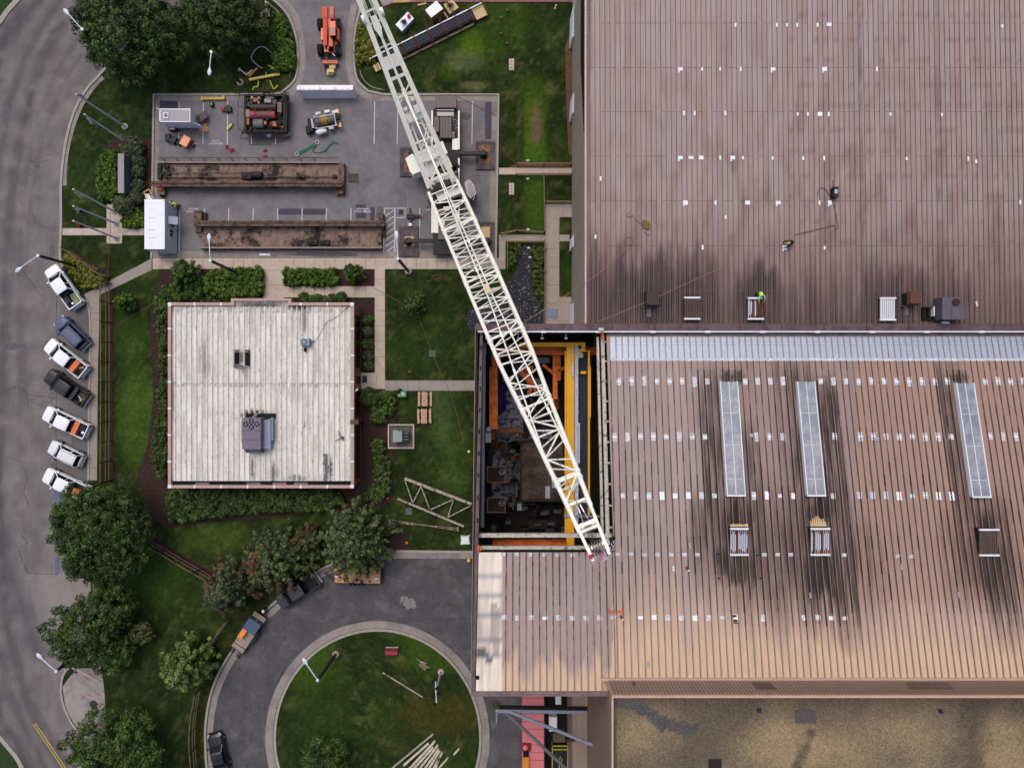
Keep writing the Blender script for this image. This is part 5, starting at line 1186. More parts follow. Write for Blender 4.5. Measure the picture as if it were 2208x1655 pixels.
for i, (x, y, r) in enumerate([(656, 642, .55), (672, 646, .45), (686, 645, .5), (700, 647, .42), (716, 644, .45), (736, 642, .62)]): ball(x, y, r, '%s round boxwood ball right of the office entrance' % nm[i], LD, 70+i, h=r*1.7, name='boxwood', group='boxwood balls right of the entrance')
for i, (x, y) in enumerate([(793, 690), (793, 715), (793, 742), (794, 768), (794, 788)]): ball(x, y, .55, '%s low shrub down the narrow bed by the right office wall' % nm[i], LG if i % 2 else LM, 80+i, h=.8, group='low shrubs in the narrow bed')
# grass tufts and clover left to the ground material

# ------------------------------------------------------------ lamps, poles, flags
POLEK = paint('lamp_black', 18, 18, 20, .5); LAMPW = paint('lamp_white', 206, 212, 222, .35); CB = nmat('lamp_base', S(150, 140, 128), .9, .15, 3)
def lamp(bx0, by0, tx, ty, hx, hy, label, z=None):
    b0 = P(bx0, by0); zt = z or 8.4; t0 = P(tx, ty, zt); hd = P(hx, hy, zt+.15)
    rt = thing('street_lamp', label, 'street lamp', (b0.x, b0.y, 0), group='lamps round the grounds')
    mb = MB(); mb.cyl((b0.x, b0.y, 0), .42, .35, 18); mb.build('base', CB, rt)
    mb = MB(); mb.beam((b0.x, b0.y, .35), t0, .26, .26, up=(0, 1, 0)); mb.build('pole', POLEK, rt)
    mb = MB(); d = (hd-t0); mb.path([t0, t0+d*.3+Vector((0, 0, .1)), t0+d*.78+Vector((0, 0, .1))], .055, 8); mb.cyl((t0.x, t0.y, zt-.1), .16, .22, 10); mb.build('arm', LAMPW, rt)
    mb = MB(); u = Vector((d.x, d.y, 0)).normalized(); pts = []
    w = Vector((-u.y, u.x, 0))
    c0 = t0+d*.72; prof = [(0, .05), (.16, .12), (.36, .2), (.58, .24), (.78, .2), (.92, .1), (1.0, .03)]; Lh = .95
    vs = []; n = 10
    for s, r in prof:
        q = c0+u*(s*Lh)+Vector((0, 0, .1))
        for k in range(n): a = 2*math.pi*k/n; vs.append(q+w*(r*math.cos(a))+Vector((0, 0, r*.45*math.sin(a))))
    fs = [(i*n+k, i*n+(k+1) % n, (i+1)*n+(k+1) % n, (i+1)*n+k) for i in range(len(prof)-1) for k in range(n)]
    mb.add(vs, fs); mb.build('lamp_head', LAMPW, rt, smooth=True)
lamp(520, 180, 456, 113, 452, 158, 'lamp with a black pole and white head on the lawn above the rusty hoist')
lamp(240, 122, 178, 64, 140, 22, 'lamp reaching out from the big tree over the road at the top left')
lamp(173, 577, 83, 551, 36, 585, 'lamp leaning out over the road above the first white pickup')
lamp(515, 590, 454, 562, 451, 506, 'lamp rising from the loose hedge toward the lower rusty girder')
lamp(881, 585, 858, 558, 855, 500, 'lamp on a pale disc on the lawn beside the crane boom')
lamp(725, 1408, 685, 1465, 655, 1420, 'lamp standing on the round lawn near its left kerb')
lamp(176, 1400, 122, 1446, 82, 1410, 'lamp partly hidden by trees over the lower road')
POLG = paint('flagpole_grey', 200, 198, 204, .4); BRASS = nmat('brass_ball', S(230, 210, 170), .3, .05, metal=.4)
FW = nmat('flag_white', S(206, 204, 200), .8, .05); FR = nmat('flag_red', S(176, 44, 52), .8, .05); FB = nmat('flag_blue', S(44, 44, 104), .8, .05); FY = nmat('flag_tan', S(196, 186, 150), .8, .05); FK = nmat('flag_dark', S(44, 44, 50), .8, .1); FO = nmat('flag_orange', S(206, 110, 80), .8, .05)
def flagpole(bx0, by0, tx, ty, label, cols_, f0=.06, f1=.24, side=1):
    b0 = P(bx0, by0); zt = 9.2; t0 = P(tx, ty, zt); rt = thing('flagpole', label, 'flagpole', (b0.x, b0.y, 0), group='flagpoles beside the road')
    mb = MB(); mb.cyl((b0.x, b0.y, 0), .38, .12, 20); mb.build('base', CB, rt)
    mb = MB(); mb.tube((b0.x, b0.y, .1), t0, .13, .07, 10); mb.build('pole', POLG, rt)
    mb = MB(); mb.ell(t0+Vector((0, 0, .1)), .13, .13, .13, 10, 6); mb.build('ball', BRASS, rt, smooth=True)
    # furled flag: folded hanging cloth
    d = b0-t0; u = Vector((d.x, d.y, 0)).normalized(); w = Vector((-u.y, u.x, 0))*side
    mb = MB(); n = 9; vs = []; fs = []; ms = []
    for i in range(n+1):
        z = zt-.3-1.5*i/n
        for j in range(7):
            wd = (.10+.34*math.sin(min(1, i/n*1.1)*math.pi*.8))*(j/6); vs.append(t0.lerp(b0, (zt-z)/zt)*0+Vector((t0.x, t0.y, 0))+(b0-t0)*((zt-z)/zt)*Vector((1, 1, 0)).length*0 + Vector(((b0.x-t0.x)*(zt-z)/zt, (b0.y-t0.y)*(zt-z)/zt, z))+w*(.1+wd)+u*(.12*math.sin(j*1.9+i*.5)))
    for i in range(n):
        for j in range(6): fs.append((i*7+j, i*7+j+1, (i+1)*7+j+1, (i+1)*7+j)); ms.append(((i//2)+j) % len(cols_) if len(cols_) > 2 else (0 if i < n*.45 else 1))
    mb.v += [tuple(v) for v in vs]; mb.f += fs; mb.m += ms
    mb.build('flag', cols_, rt)
flagpole(270, 273, 166, 205, 'upper flagpole with furled striped flag beside the big tree', [FR, FW, FB])
flagpole(280, 312, 184, 248, 'second flagpole with furled tan flag rising from the grey shrub', [FW, FY])
flagpole(247, 456, 160, 409, 'flagpole with a pale tan furled flag behind the grey shrub', [FY, FW])
flagpole(251, 482, 160, 445, 'flagpole with a white and red flag in the middle of the paved pad', [FW, FK])
flagpole(252, 514, 160, 477, 'lowest flagpole flying an orange and blue flag', [FO, FB])
# sign wall
rt = thing('sign_wall', 'long grey stone sign wall among shrubs beside the road', 'sign wall', (*P(272, 376).xy, 0))
mb = MB(); q = P(254, 416, 2.3); q2 = P(267, 331, 2.3); mb.bx(q.x, q.y, 2.15, q2.x, q2.y, 2.3); mb.build('cap', nmat('stone_cap', S(150, 146, 146), .9, .08, 1), rt)
mb = MB(); mb.bx(q.x+.08, q.y+.06, 0, q2.x-.05, q2.y-.06, 2.15, 0)
for k in range(6):
    for j in range(9): mb.bx(q2.x-.05, q.y+.1+j*.5+(.22 if k % 2 else 0), .05+k*.35, q2.x-.02, q.y+.1+j*.5+.42+(.22 if k % 2 else 0), .34+k*.35, 0)
mb.build('wall', nmat('slate_wall', S(84, 84, 92), .85, .25, 3), rt)
# fences
FEN = nmat('tan_rail', S(128, 104, 84), .8, .15, 2); FEND = nmat('fence_dark', S(66, 50, 42), .8, .2, 2)
def fence(pts, label, h=2.4, sp=2.4, pick=.22, rails=(.25, .55, .98)):
    c = P(*pts[len(pts)//2]); rt = thing('metal_fence', label, 'fence', (c.x, c.y, 0)); W = [P(x, y) for x, y in pts]
    pos = [(W[0], 0)]; seg = []
    for i in range(len(W)-1): seg.append((W[i], W[i+1]))
    posts = []; acc = 0; pk = MB(); rl = MB()
    for a_, b_ in seg:
        L = (b_-a_).length; d = (b_-a_)/L
        t = 0
        while t < L-.05:
            q = a_+d*t; pk.beam((q.x, q.y, .06), (q.x, q.y, h), .035, .035); t += pick
        t = (sp-acc) % sp
        if not posts: t = 0
        while t < L: posts.append(a_+d*t); t += sp
        acc = (acc+L) % sp
        for r in rails: rl.beam((a_.x, a_.y, h*r), (b_.x, b_.y, h*r), .07, .07)
    for q in posts + [W[-1]]:
        m_ = MB(); m_.bx(q.x-.05, q.y-.05, 0, q.x+.05, q.y+.05, h+.1); m_.build('post', FEND, rt)
    rl.build('rails', FEN, rt); pk.build('pickets', FEND, rt)
fence([(241, 612), (242, 700), (242, 850), (241, 1036)], 'long straight picket fence between the parking bay and the office lawn')
fence([(150, 540), (190, 566), (236, 600)], 'short diagonal fence behind the first white pickup', 1.6)
fence([(326, 1160), (400, 1204), (462, 1240)], 'diagonal picket fence crossing the lawn below the office')
fence(spline([(498, 1330), (470, 1372), (446, 1420)], 3), 'brown fence seen through the conifers beside the turnaround', 1.8)
fence(spline([(436, 1480), (426, 1540), (424, 1600), (432, 1680)], 3), 'curving brown fence left of the lower turnaround', 2.0)
# timber rails beside lawns
WOOD = nmat('weathered_wood', S(122, 98, 78), .85, .2, 3); PLY = nmat('plywood', S(206, 176, 132), .8, .08, 2, stretch=(1, 4, 1))
def railf(pts, label, name='timber_rail', h=.9, posts=True, m=None):
    W = [P(x, y) for x, y in pts]; rt = thing(name, label, 'rail fence', (*W[0].xy, 0)); mb = MB()
    for i in range(len(W)-1):
        mb.beam((W[i].x, W[i].y, h), (W[i+1].x, W[i+1].y, h), .1, .1); mb.beam((W[i].x, W[i].y, h*.5), (W[i+1].x, W[i+1].y, h*.5), .08, .08)
    mb.build('rails', m or WOOD, rt)
    for q in W: p_ = MB(); p_.bx(q.x-.06, q.y-.06, 0, q.x+.06, q.y+.06, h+.08); p_.build('post', m or WOOD, rt)
railf([(1115, 356), (1172, 357), (1230, 356)], 'low wooden rail above the upper lawn path')
railf([(1113, 379), (1172, 379), (1232, 379)], 'low wooden rail just below the upper lawn path')
railf([(1172, 378), (1173, 440), (1174, 500)], 'wooden rail running down the side of the small lawn')
railf([(1080, 506), (1115, 499), (1172, 503)], 'crooked wooden rail above the lower cross path')
railf([(1094, 520), (1094, 582)], 'short rail at the corner of the drain bed')
railf([(1174, 522), (1174, 620), (1172, 728)], 'wooden rail between the drain weeds and the side path')
railf([(1176, 438), (1234, 438)], 'short wooden rail at the top of the side path')
railf([(1094, 523), (1174, 523)], 'dark rail across the top of the drain bed')
# ------------------------------------------------------------ vehicles
TYRE = nmat('tyre', S(26, 25, 26), .85, .1, 5); RIM = paint('rim', 120, 122, 128, .35); CARGL = nmat('car_glass', S(16, 24, 26), .5, .05, .5, spec=.08)
BLKP = nmat('black_plastic', S(24, 23, 25), .6, .1); HEADL = paint('headlight', 190, 196, 204, .2); TAILR = nmat('tail_light', S(120, 24, 30), .3, .1)
WHP = paint('white_paint', 238, 238, 240, .28, .03); BLUP = paint('blue_grey_paint', 78, 86, 116, .3, .05); BLKPT = paint('black_paint', 32, 31, 34, .25, .05); SILP = paint('silver_white_paint', 222, 222, 226, .28, .03); GRYP = paint('charcoal_paint', 60, 58, 64, .3, .05)
def loft(mb, secs, mi=None):
    n = len(secs[0]); vs = [p for s in secs for p in s]; fs = []
    for i in range(len(secs)-1):
        for k in range(n): fs.append((i*n+k, (i+1)*n+k, (i+1)*n+(k+1) % n, i*n+(k+1) % n))
    fs += [tuple(range(n)), tuple((len(secs)-1)*n+k for k in range(n))[::-1]]
    mb.add(vs, fs, mi)
def bsec(x, hw, zt, zb=.38, crown=.04):
    return [(x, -hw*.94, zb), (x, -hw, zb+.25), (x, -hw*.985, zt-.16), (x, -hw*.88, zt-.02), (x, -hw*.4, zt+crown*.8), (x, 0, zt+crown), (x, hw*.4, zt+crown*.8), (x, hw*.88, zt-.02), (x, hw*.985, zt-.16), (x, hw, zb+.25), (x, hw*.94, zb)]
def vehicle(kind, label, px, py, dx, dy, pm, L=None, name=None, dz=.05, lights=True, hero=False, cat=None, W=None):
    c = P(px, py, .8); rz = math.atan2(-dy, dx)
    name = name or {'pickup': 'pickup_truck', 'suv': 'parked_car', 'sedan': 'parked_car'}[kind]
    rt = thing(name, label, cat or {'pickup': 'pickup truck', 'suv': 'car', 'sedan': 'car'}[kind], (c.x, c.y, dz), rz, 'vehicles parked along the bay' if px < 200 else None, local=True)
    if kind == 'pickup': L = L or 5.75; hw = (W or 1.98)/2; f = L/5.75
    elif kind == 'suv': L = L or 4.6; hw = (W or 1.86)/2; f = L/4.6
    else: L = L or 4.8; hw = (W or 1.84)/2; f = L/4.8
    h = L/2
    if kind == 'pickup': body = [(h, .72, .78), (h-.07, .86, .98), (h-.3, .94, 1.08), (h-.9, .98, 1.13), (1.25*f, 1, 1.18), (0, 1, 1.2), (-1.02*f, 1, 1.2)]; g = (1.62*f, -1.04*f, .72*f, -.8*f, 1.16, 1.86)
    elif kind == 'suv': body = [(h, .66, .7), (h-.1, .82, .88), (h-.4, .93, 1.0), (h-1.0, 1, 1.08), (0, 1, 1.12), (-h+.5, .99, 1.12), (-h+.12, .92, 1.08), (-h, .78, .9)]; g = (h-1.2, -h+.16, h-1.95, -h+.5, 1.08, 1.68)
    else: body = [(h, .6, .62), (h-.12, .8, .78), (h-.45, .92, .88), (h-1.2, 1, .97), (0, 1, 1.0), (-h+.9, .99, 1.0), (-h+.3, .93, .98), (-h+.08, .84, .92), (-h, .7, .8)]; g = (h-1.3, -h+.65, h-2.15, -h+1.35, .96, 1.42)
    mb = MB(); loft(mb, [bsec(x, hw*w, z) for x, w, z in body], 0)
    if kind == 'pickup':
        bx0, bx1 = -h, -1.02*f
        for s in (-1, 1):
            y0, y1 = (hw*.86*s, hw*.995*s)
            mb.hexa([(bx0+.06, min(y0, y1), .45), (bx1, min(y0, y1), .45), (bx1, max(y0, y1), .45), (bx0+.06, max(y0, y1), .45)], [(bx0+.06, min(y0, y1)+(.05 if s < 0 else 0), 1.2), (bx1, min(y0, y1)+(.05 if s < 0 else 0), 1.2), (bx1, max(y0, y1)-(.05 if s > 0 else 0), 1.2), (bx0+.06, max(y0, y1)-(.05 if s > 0 else 0), 1.2)], 0)
        mb.bx(bx0+.04, -hw*.86, .5, bx0+.14, hw*.86, 1.18, 0)
        mb.bx(bx0+.14, -hw*.86, .62, bx1, hw*.86, .68, 1)
        mb.bx(bx1-.05, -hw*.86, .68, bx1-.001, hw*.86, 1.19, 1)
        for k in (-.06, .06): mb.bx(bx0+.3, k*6-.02, .68, bx1-.3, k*6+.02, .7, 1)
        for s in (-1, 1): mb.bx(-1.95*f-.45, s*(hw*.86)-(.22 if s > 0 else 0), .68, -1.95*f+.45, s*(hw*.86)+(.22 if s < 0 else 0), .95, 1)
    mb.build('body', [pm, BLKP], rt, smooth=False)
    x0, x1, t0, t1, zb, zt = g; hb, ht = hw*.9, hw*.74
    mb = MB(); mb.hexa([(x1, -hb, zb), (x0, -hb*.96, zb), (x0, hb*.96, zb), (x1, hb, zb)], [(t1, -ht, zt), (t0, -ht*.97, zt), (t0, ht*.97, zt), (t1, ht, zt)]); mb.build('windows', CARGL, rt)
    mb = MB(); e = .03
    secs = []
    for x, w, dzz in ((t0+.12, .9, -.05), (t0-.1, .99, .02), ((t0+t1)/2, 1.0, .05), (t1+.12, .98, .02), (t1-.08, .93, -.04)):
        secs.append([(x, -ht*w*1.03, zt+dzz-.03), (x, -ht*w*.9, zt+dzz+.02), (x, 0, zt+dzz+.035), (x, ht*w*.9, zt+dzz+.02), (x, ht*w*1.03, zt+dzz-.03)])
    loft(mb, secs, 0)
    for s in (-1, 1):
        mb.beam((x0-.05, s*hb*.96, zb), (t0+.02, s*ht*.98, zt), .09, .06, 0); mb.beam((x1+.02, s*hb, zb), (t1-.02, s*ht, zt), .1 if kind != 'pickup' else .16, .06, 0)
        mx = (t0+t1)/2 - .1; mb.beam((mx, s*hb*1.0, zb), (mx, s*ht*1.01, zt), .07, .05, 0)
        if kind == 'suv': mb.beam((t1+.75, s*hb*1.0, zb), (t1+.8, s*ht*1.01, zt), .09, .05, 0); mb.beam((t0-.1, s*ht*.8, zt+.08), (t1+.1, s*ht*.8, zt+.08), .04, .04, 1)
    mb.build('roof', [pm, BLKP], rt)
    wx = (h*.64, -h*.64) if kind != 'pickup' else (1.87*f, -1.9*f)
    for x in wx:
        for s in (-1, 1):
            m_ = MB(); m_.tube((x, s*(hw-.24), .37), (x, s*(hw+.03), .37), .38, n=18); w = m_.build('wheel', TYRE, rt)
            m_ = MB(); m_.tube((x, s*(hw+.02), .37), (x, s*(hw+.045), .37), .22, n=12); m_.build('rim', RIM, w)
            m_ = MB(); q = [(x-.46, s*hw*.93, .78), (x-.3, s*hw*.93, .93), (x+.3, s*hw*.93, .93), (x+.46, s*hw*.93, .78)]
    for s in (-1, 1):
        m_ = MB(); m_.bx(x0-.42, s*(hw+.02), zb-.02, x0-.25, s*(hw+.22), zb+.14); m_.build('mirror', BLKP if pm is not WHP else pm, rt)
        m_ = MB(); m_.hexa([(h-.3, s*hw*.6, .68), (h-.06, s*hw*.55, .68), (h-.06, s*hw*.8, .68), (h-.3, s*hw*.93, .68)][::1 if s > 0 else -1], [(h-.32, s*hw*.62, .93 if kind != 'sedan' else .8), (h-.1, s*hw*.56, .88 if kind != 'sedan' else .76), (h-.12, s*hw*.8, .88 if kind != 'sedan' else .76), (h-.36, s*hw*.94, .93 if kind != 'sedan' else .8)][::1 if s > 0 else -1]); m_.build('headlight', HEADL, rt)
        m_ = MB(); m_.bx(-h-.01, s*hw*.74, .72, -h+.12, s*hw*.95, 1.0 if kind != 'sedan' else .84); m_.build('tail_light', TAILR, rt)
    m_ = MB(); m_.bx(h-.12, -hw*.8, .4, h+.06, hw*.8, .6); m_.build('bumper', BLKP if pm is BLKPT else GALV, rt)
    m_ = MB(); m_.bx(-h-.12, -hw*.8, .42, -h+.04, hw*.8, .62); m_.build('bumper', GALV, rt)
    m_ = MB(); q = [(x0+.02, -hb*.9, zb+.02), (x0+.1, -hb*.85, zb+.0), (x0+.1, hb*.85, zb+.0), (x0+.02, hb*.9, zb+.02)]; m_.hexa(q, [Vector(v)+Vector((0, 0, .03)) for v in q]); m_.build('wiper_cowl', BLKP, rt)
    return rt
T1 = vehicle('pickup', 'topmost white pickup with long tubes and a dark case in its bed', 138.6, 618.6, -55, -79, WHP)
vehicle('suv', 'blue grey car parked between two white pickups', 154.8, 717.5, -57, -56.4, BLUP, 4.7)
T2 = vehicle('pickup', 'white pickup with an orange box across the front of its bed, above the black pickup', 144, 772, -74, -59, WHP)
T3 = vehicle('pickup', 'black pickup with loose tools in its bed', 145, 835, -83, -56, BLKPT)
T4 = vehicle('pickup', 'white pickup carrying an orange box and dark box, just below the black pickup', 144, 910, -91, -43, WHP)
vehicle('suv', 'white car parked between two white pickups with orange loads', 142.5, 977.7, -66, -33, SILP, 4.4)
T5 = vehicle('pickup', 'white pickup half hidden under the large dense tree', 144, 1043, -91, -43, WHP)
vehicle('sedan', 'glossy black car at the lower left kerb of the turnaround', 471, 1622, -20, -80, BLKPT, 4.8)
vehicle('pickup', 'dark pickup mostly hidden under the conifers on the turnaround', 643, 1272, -81, 53, GRYP, 5.7)
# loads
ORB = paint('orange_box_paint', 214, 106, 56, .5); TUBEG = nmat('green_tube', S(150, 160, 110), .7, .1)
def local_pt(t, x, y, z):
    a = t.rotation_euler[2]; return Vector((t.location.x+x*math.cos(a)-y*math.sin(a), t.location.y+x*math.sin(a)+y*math.cos(a), t.location.z+z)), a
def obox(name, mats, t, x, y, z, sz, label, cat, lid=True, da=0.0, handle=True):
    p, a = local_pt(t, x, y, z); rt = thing(name, label, cat, tuple(p), a+da, local=True); mb = MB(); mb.box((0, 0, sz[2]*.42), (sz[0], sz[1], sz[2]*.84)); mb.build('box', mats[0], rt)
    mb = MB(); mb.prism([(-sz[0]*.52, -sz[1]*.51), (sz[0]*.52, -sz[1]*.51), (sz[0]*.52, sz[1]*.51), (-sz[0]*.52, sz[1]*.51)], sz[2]*.845, sz[2], inset=.05); mb.build('lid', mats[-1], rt)
    if handle: mb = MB(); mb.box((sz[0]*.53, 0, sz[2]*.6), (.04, sz[1]*.2, .05)); mb.build('latch', GALV, rt)
    return rt
obox('tool_box', [ORB], T2, -1.55, 0, .68, (.62, 1.5, .62), 'orange toolbox across the bed of the pickup above the black one', 'toolbox')
obox('tool_box', [ORB], T4, -1.5, 0, .68, (.62, 1.55, .62), 'orange toolbox in the bed of the pickup below the black one', 'toolbox')
obox('tool_box', [ORB], T5, -1.6, .3, .68, (.8, .8, .55), 'orange toolbox in the pickup half under the tree', 'toolbox')
obox('storage_case', [BLKP], T4, -2.2, -.25, .68, (.6, .9, .4), 'black case behind the orange box in a white pickup bed', 'case')
obox('storage_case', [nmat('case_navy', S(36, 36, 52), .6)], T1, -1.6, .45, .68, (.9, .55, .4), 'dark blue case in the topmost white pickup', 'case')
obox('cross_bed_box', [BLKPT], T3, -1.3, 0, .9, (.45, 1.75, .4), 'black cross box behind the cab of the black pickup', 'toolbox')
p, a = local_pt(T1, 0, 0, 0)
for i, y in enumerate((-.5, -.28, -.06)):
    q, a = local_pt(T1, -1.9, y, .8); d = Vector((math.cos(a), math.sin(a), 0)); mb = MB(); mb.tube(q-d*.75, q+d*.6, .09, n=10); mb.tube(q+d*.6, q+d*.64, .095, n=10)
    tag(mb.build('tube_roll', TUBEG), '%s greenish tube lying in the topmost white pickup bed' % ('outer', 'middle', 'inner')[i], 'tube', 'green tubes in the pickup bed')
q, a = local_pt(T1, -2.3, .2, .7); mb = MB(); mb.cyl(q, .15, .3, 12); tag(mb.build('pail', WHM), 'small pale pail in the topmost pickup bed', 'pail')
q, a = local_pt(T4, -2.45, .2, .7); mb = MB(); mb.cyl(q, .17, .4, 14); tag(mb.build('pail', WHM), 'white pail at the tailgate of the pickup below the black one', 'pail')
for i, (x, y, l, da, m_) in enumerate(((-1.9, -.3, .9, .3, WOOD), (-2.0, .2, .8, -.4, WHM), (-2.3, .3, .5, 1.2, nmat('strap_yellow', S(190, 190, 70), .7)), (-2.2, -.1, .7, .1, WOOD))):
    q, a = local_pt(T3, x, y, .74); d = Vector((math.cos(a+da), math.sin(a+da), 0)); mb = MB(); mb.beam(q-d*l/2, q+d*l/2, .1, .06)
    tag(mb.build('loose_tool', m_), ('tan board in the black pickup bed', 'white rod in the black pickup bed', 'yellow strap in the black pickup bed', 'short tan board beside the rod in the black pickup')[i], 'tool')
q, a = local_pt(T2, -2.1, -.2, .74); d = Vector((math.cos(a+.9), math.sin(a+.9), 0)); mb = MB(); mb.beam(q-d*.3, q+d*.3, .2, .05); tag(mb.build('wood_offcut', PLY), 'wood offcut behind the orange box of the pickup above the black one', 'board')

# flatbed trailer and tool trailer
def axis(p0, p1, z):
    a_ = P(*p0, z); b_ = P(*p1, z); return a_, b_, math.atan2(b_.y-a_.y, b_.x-a_.x), (b_-a_).length
a_, b_, rz, L = axis((510.6, 1400), (562, 1325), .8); c = (a_+b_)/2
rt = thing('flatbed_trailer', 'flatbed trailer with plank deck carrying a blue box and an orange box', 'trailer', (c.x, c.y, .02), rz, local=True)
DECK = nmat('deck_planks', S(160, 144, 134), .85, .18, 1.5, stretch=(.6, 6, 1), second=S(128, 112, 104), s2scale=2)
mb = MB()
for k in range(9): mb.bx(-L/2, -.82+k*.183, .72, L/2, -.82+k*.183+.172, .77)
mb.build('deck', DECK, rt)
mb = MB(); mb.bx(-L/2, -.9, .5, L/2, -.84, .8); mb.bx(-L/2, .84, .5, L/2, .9, .8); mb.bx(-L/2+.55, -.86, .77, -L/2+.63, .86, .82); mb.bx(L/2, -.9, .5, L/2+.06, .9, .8); mb.bx(-L/2-.05, -.9, .5, -L/2, .9, .78)
mb.beam((L/2, -.7, .6), (L/2+1.3, 0, .55), .1); mb.beam((L/2, .7, .6), (L/2+1.3, 0, .55), .1); mb.build('frame', BLKP, rt)
for s in (-1, 1):
    for x in (-.35, .45): m_ = MB(); m_.tube((x-.3, s*.95, .35), (x-.3, s*1.15, .35), .34, n=16); m_.build('wheel', TYRE, rt)
    m_ = MB(); m_.bx(-1.1, s*.92, .68, .7, s*1.2, .74); m_.build('mudguard', BLKP, rt)
    m_ = MB()
    for k in range(5): m_.bx(-L/2-.25-k*.2, s*.55-.22, .1+.1*(4-k), -L/2-.2-k*.2, s*.55+.22, .14+.1*(4-k))
    for q in (-.22, .22): m_.beam((-L/2, s*.55+q, .7), (-L/2-1.15, s*.55+q, .08), .05)
    m_.build('ramp', BLKP, rt)
m_ = MB(); m_.tube((L/2+.55, 0, .7), (L/2+.55, 0, .85), .32, n=18); w = m_.build('spare_wheel', TYRE, rt)
m_ = MB(); m_.tube((L/2+.55, 0, .85), (L/2+.55, 0, .87), .17, n=14, mi=0); m_.build('rim', WHM, w)
FT = rt
BLB = paint('blue_box_paint', 62, 84, 108, .6)
obox('job_box', [BLB], FT, L/2-1.35, .0, .78, (1.5, 1.7, .9), 'large dark blue job box across the flatbed trailer', 'job box')
obox('tool_box', [paint('bright_orange', 236, 134, 50, .5)], FT, -.25, .5, .78, (1.35, .62, .6), 'bright orange toolbox along the side of the flatbed trailer', 'toolbox')
a_, b_, rz, L = axis((722, 1236), (820, 1238), .7); c = (a_+b_)/2
rt = thing('tool_trailer', 'trailer with tan wood deck covered in tools under the pine', 'trailer', (c.x, c.y-.1, .02), rz, local=True)
mb = MB()
for k in range(10): mb.bx(-L/2, -1.0+k*.2, .66, L/2, -1.0+k*.2+.19, .7)
mb.build('deck', nmat('tan_deck', S(182, 142, 108), .85, .15, 1.5, stretch=(.6, 5, 1)), rt)
mb = MB(); mb.bx(-L/2-.05, -1.06, .45, L/2+.05, -1.0, .74); mb.bx(-L/2-.05, 1.0, .45, L/2+.05, 1.06, .74); mb.beam((-L/2, -.8, .5), (-L/2-1.3, .1, .5), .09); mb.beam((-L/2, .8, .5), (-L/2-1.3, .1, .5), .09)
for k in range(6): mb.beam((L/2+.1+k*.06, -1, .5-k*.02), (L/2+.1+k*.06, 1, .5-k*.02), .03)
mb.build('frame', BLKP, rt)
for s in (-1, 1):
    for x in (-.3, .5): m_ = MB(); m_.tube((x, s*1.08, .33), (x, s*1.27, .33), .33, n=16); m_.build('wheel', TYRE, rt)
TT = rt; rr = random.Random(14); cs_ = [WHM, FR, FB, FY, nmat('tool_yellow', S(220, 190, 60), .6), SOOT, FO, WHM, GALV]
nmz = ['white', 'red', 'navy', 'tan', 'yellow', 'black', 'orange', 'pale', 'grey']
for i in range(18):
    x = -L/2+.25+rr.random()*(L-.6) if i > 6 else -L/2+.2+rr.random()*.5; y = rr.uniform(-.85, .3) if i > 6 else -.2+i*.15
    q, a = local_pt(TT, x, y, .72); sz = (rr.uniform(.25, .6), rr.uniform(.15, .3), rr.uniform(.06, .25)); mb = MB(); k = i % 9
    mb.prism([(q.x+sz[0]/2*math.cos(t+.5*i), q.y+sz[1]/2*math.sin(t+.5*i)) for t in (0, 1.1, 2.1, 3.2, 4.3, 5.3)], q.z, q.z+sz[2], inset=.2); mb.tube((q.x, q.y, q.z+sz[2]), (q.x+sz[0]*.5, q.y+.05, q.z+sz[2]+.04), .025)
    tag(mb.build('hand_tool', cs_[k]), 'small %s tool on the trailer deck, %s' % (nmz[k], 'in the row at its left edge' if i <= 6 else 'lying loose under the pine'), 'tool', 'tools laid out on the trailer deck')

# ------------------------------------------------------------ telehandler
ORP = paint('lift_orange', 226, 92, 52, .4, .06); ORD = paint('lift_orange_dark', 190, 74, 34, .45, .06)
rt = thing('telehandler', 'orange telescopic forklift with big black tyres on the driveway', 'forklift', (*P(714, 92).xy, 0))
def pb(px0, py0, px1, py1, z0, z1, m, name, par, **k): mb = MB(); mb.pbox(px0, py0, px1, py1, z0, z1); return mb.build(name, m, par, **k)
mb = MB(); mb.pbox(699, 40, 726, 112, .6, 1.2, 1); mb.pbox(706, 100, 717, 106, .7, 1.7, 1); mb.pbox(709, 54, 717, 106, 1.2, 1.7, 1); mb.build('chassis', [BLKP, ORD], rt)
mb = MB()
a1 = P(701, 16, 2.9); a2 = P(702, 98, 1.5); mb.beam(a1, a1.lerp(a2, .28), .62, .5); mb.beam(a1.lerp(a2, .2), a2, .46, .4); mb.build('telescopic_boom', ORP, rt)
mb = MB(); a3 = P(704, 96, 1.3); a4 = P(706, 122, .7); mb.beam(a3, a4, .24, .3); mb.beam(P(700, 118, .7), P(712, 118, .7), .2, .2); mb.build('boom_head', BLKP, rt)
mb = MB(); mb.pbox(712, 14, 719, 40, 1.0, 1.6); mb.build('rear_frame', ORD, rt)
pb(692, 61, 700, 86, .9, 1.7, ORP, 'fuel_tank', rt); pb(710, 46, 723, 60, .9, 2.3, ORP, 'engine_cover', rt)
mb = MB(); mb.pbox(711, 60, 723, 76, 2.2, 2.32); mb.build('cab_roof', ORP, rt)
mb = MB(); mb.pbox(712, 60, 722.5, 72, 2.32, 2.36); mb.build('roof_window', nmat('roof_mesh', S(150, 120, 112), .4, .2, 10), rt)
mb = MB(); mb.pbox(712, 61, 722, 79, 1.0, 2.18); mb.build('cab', CARGL, rt)
pb(722, 62, 731, 86, .8, 1.3, ORP, 'side_box', rt)
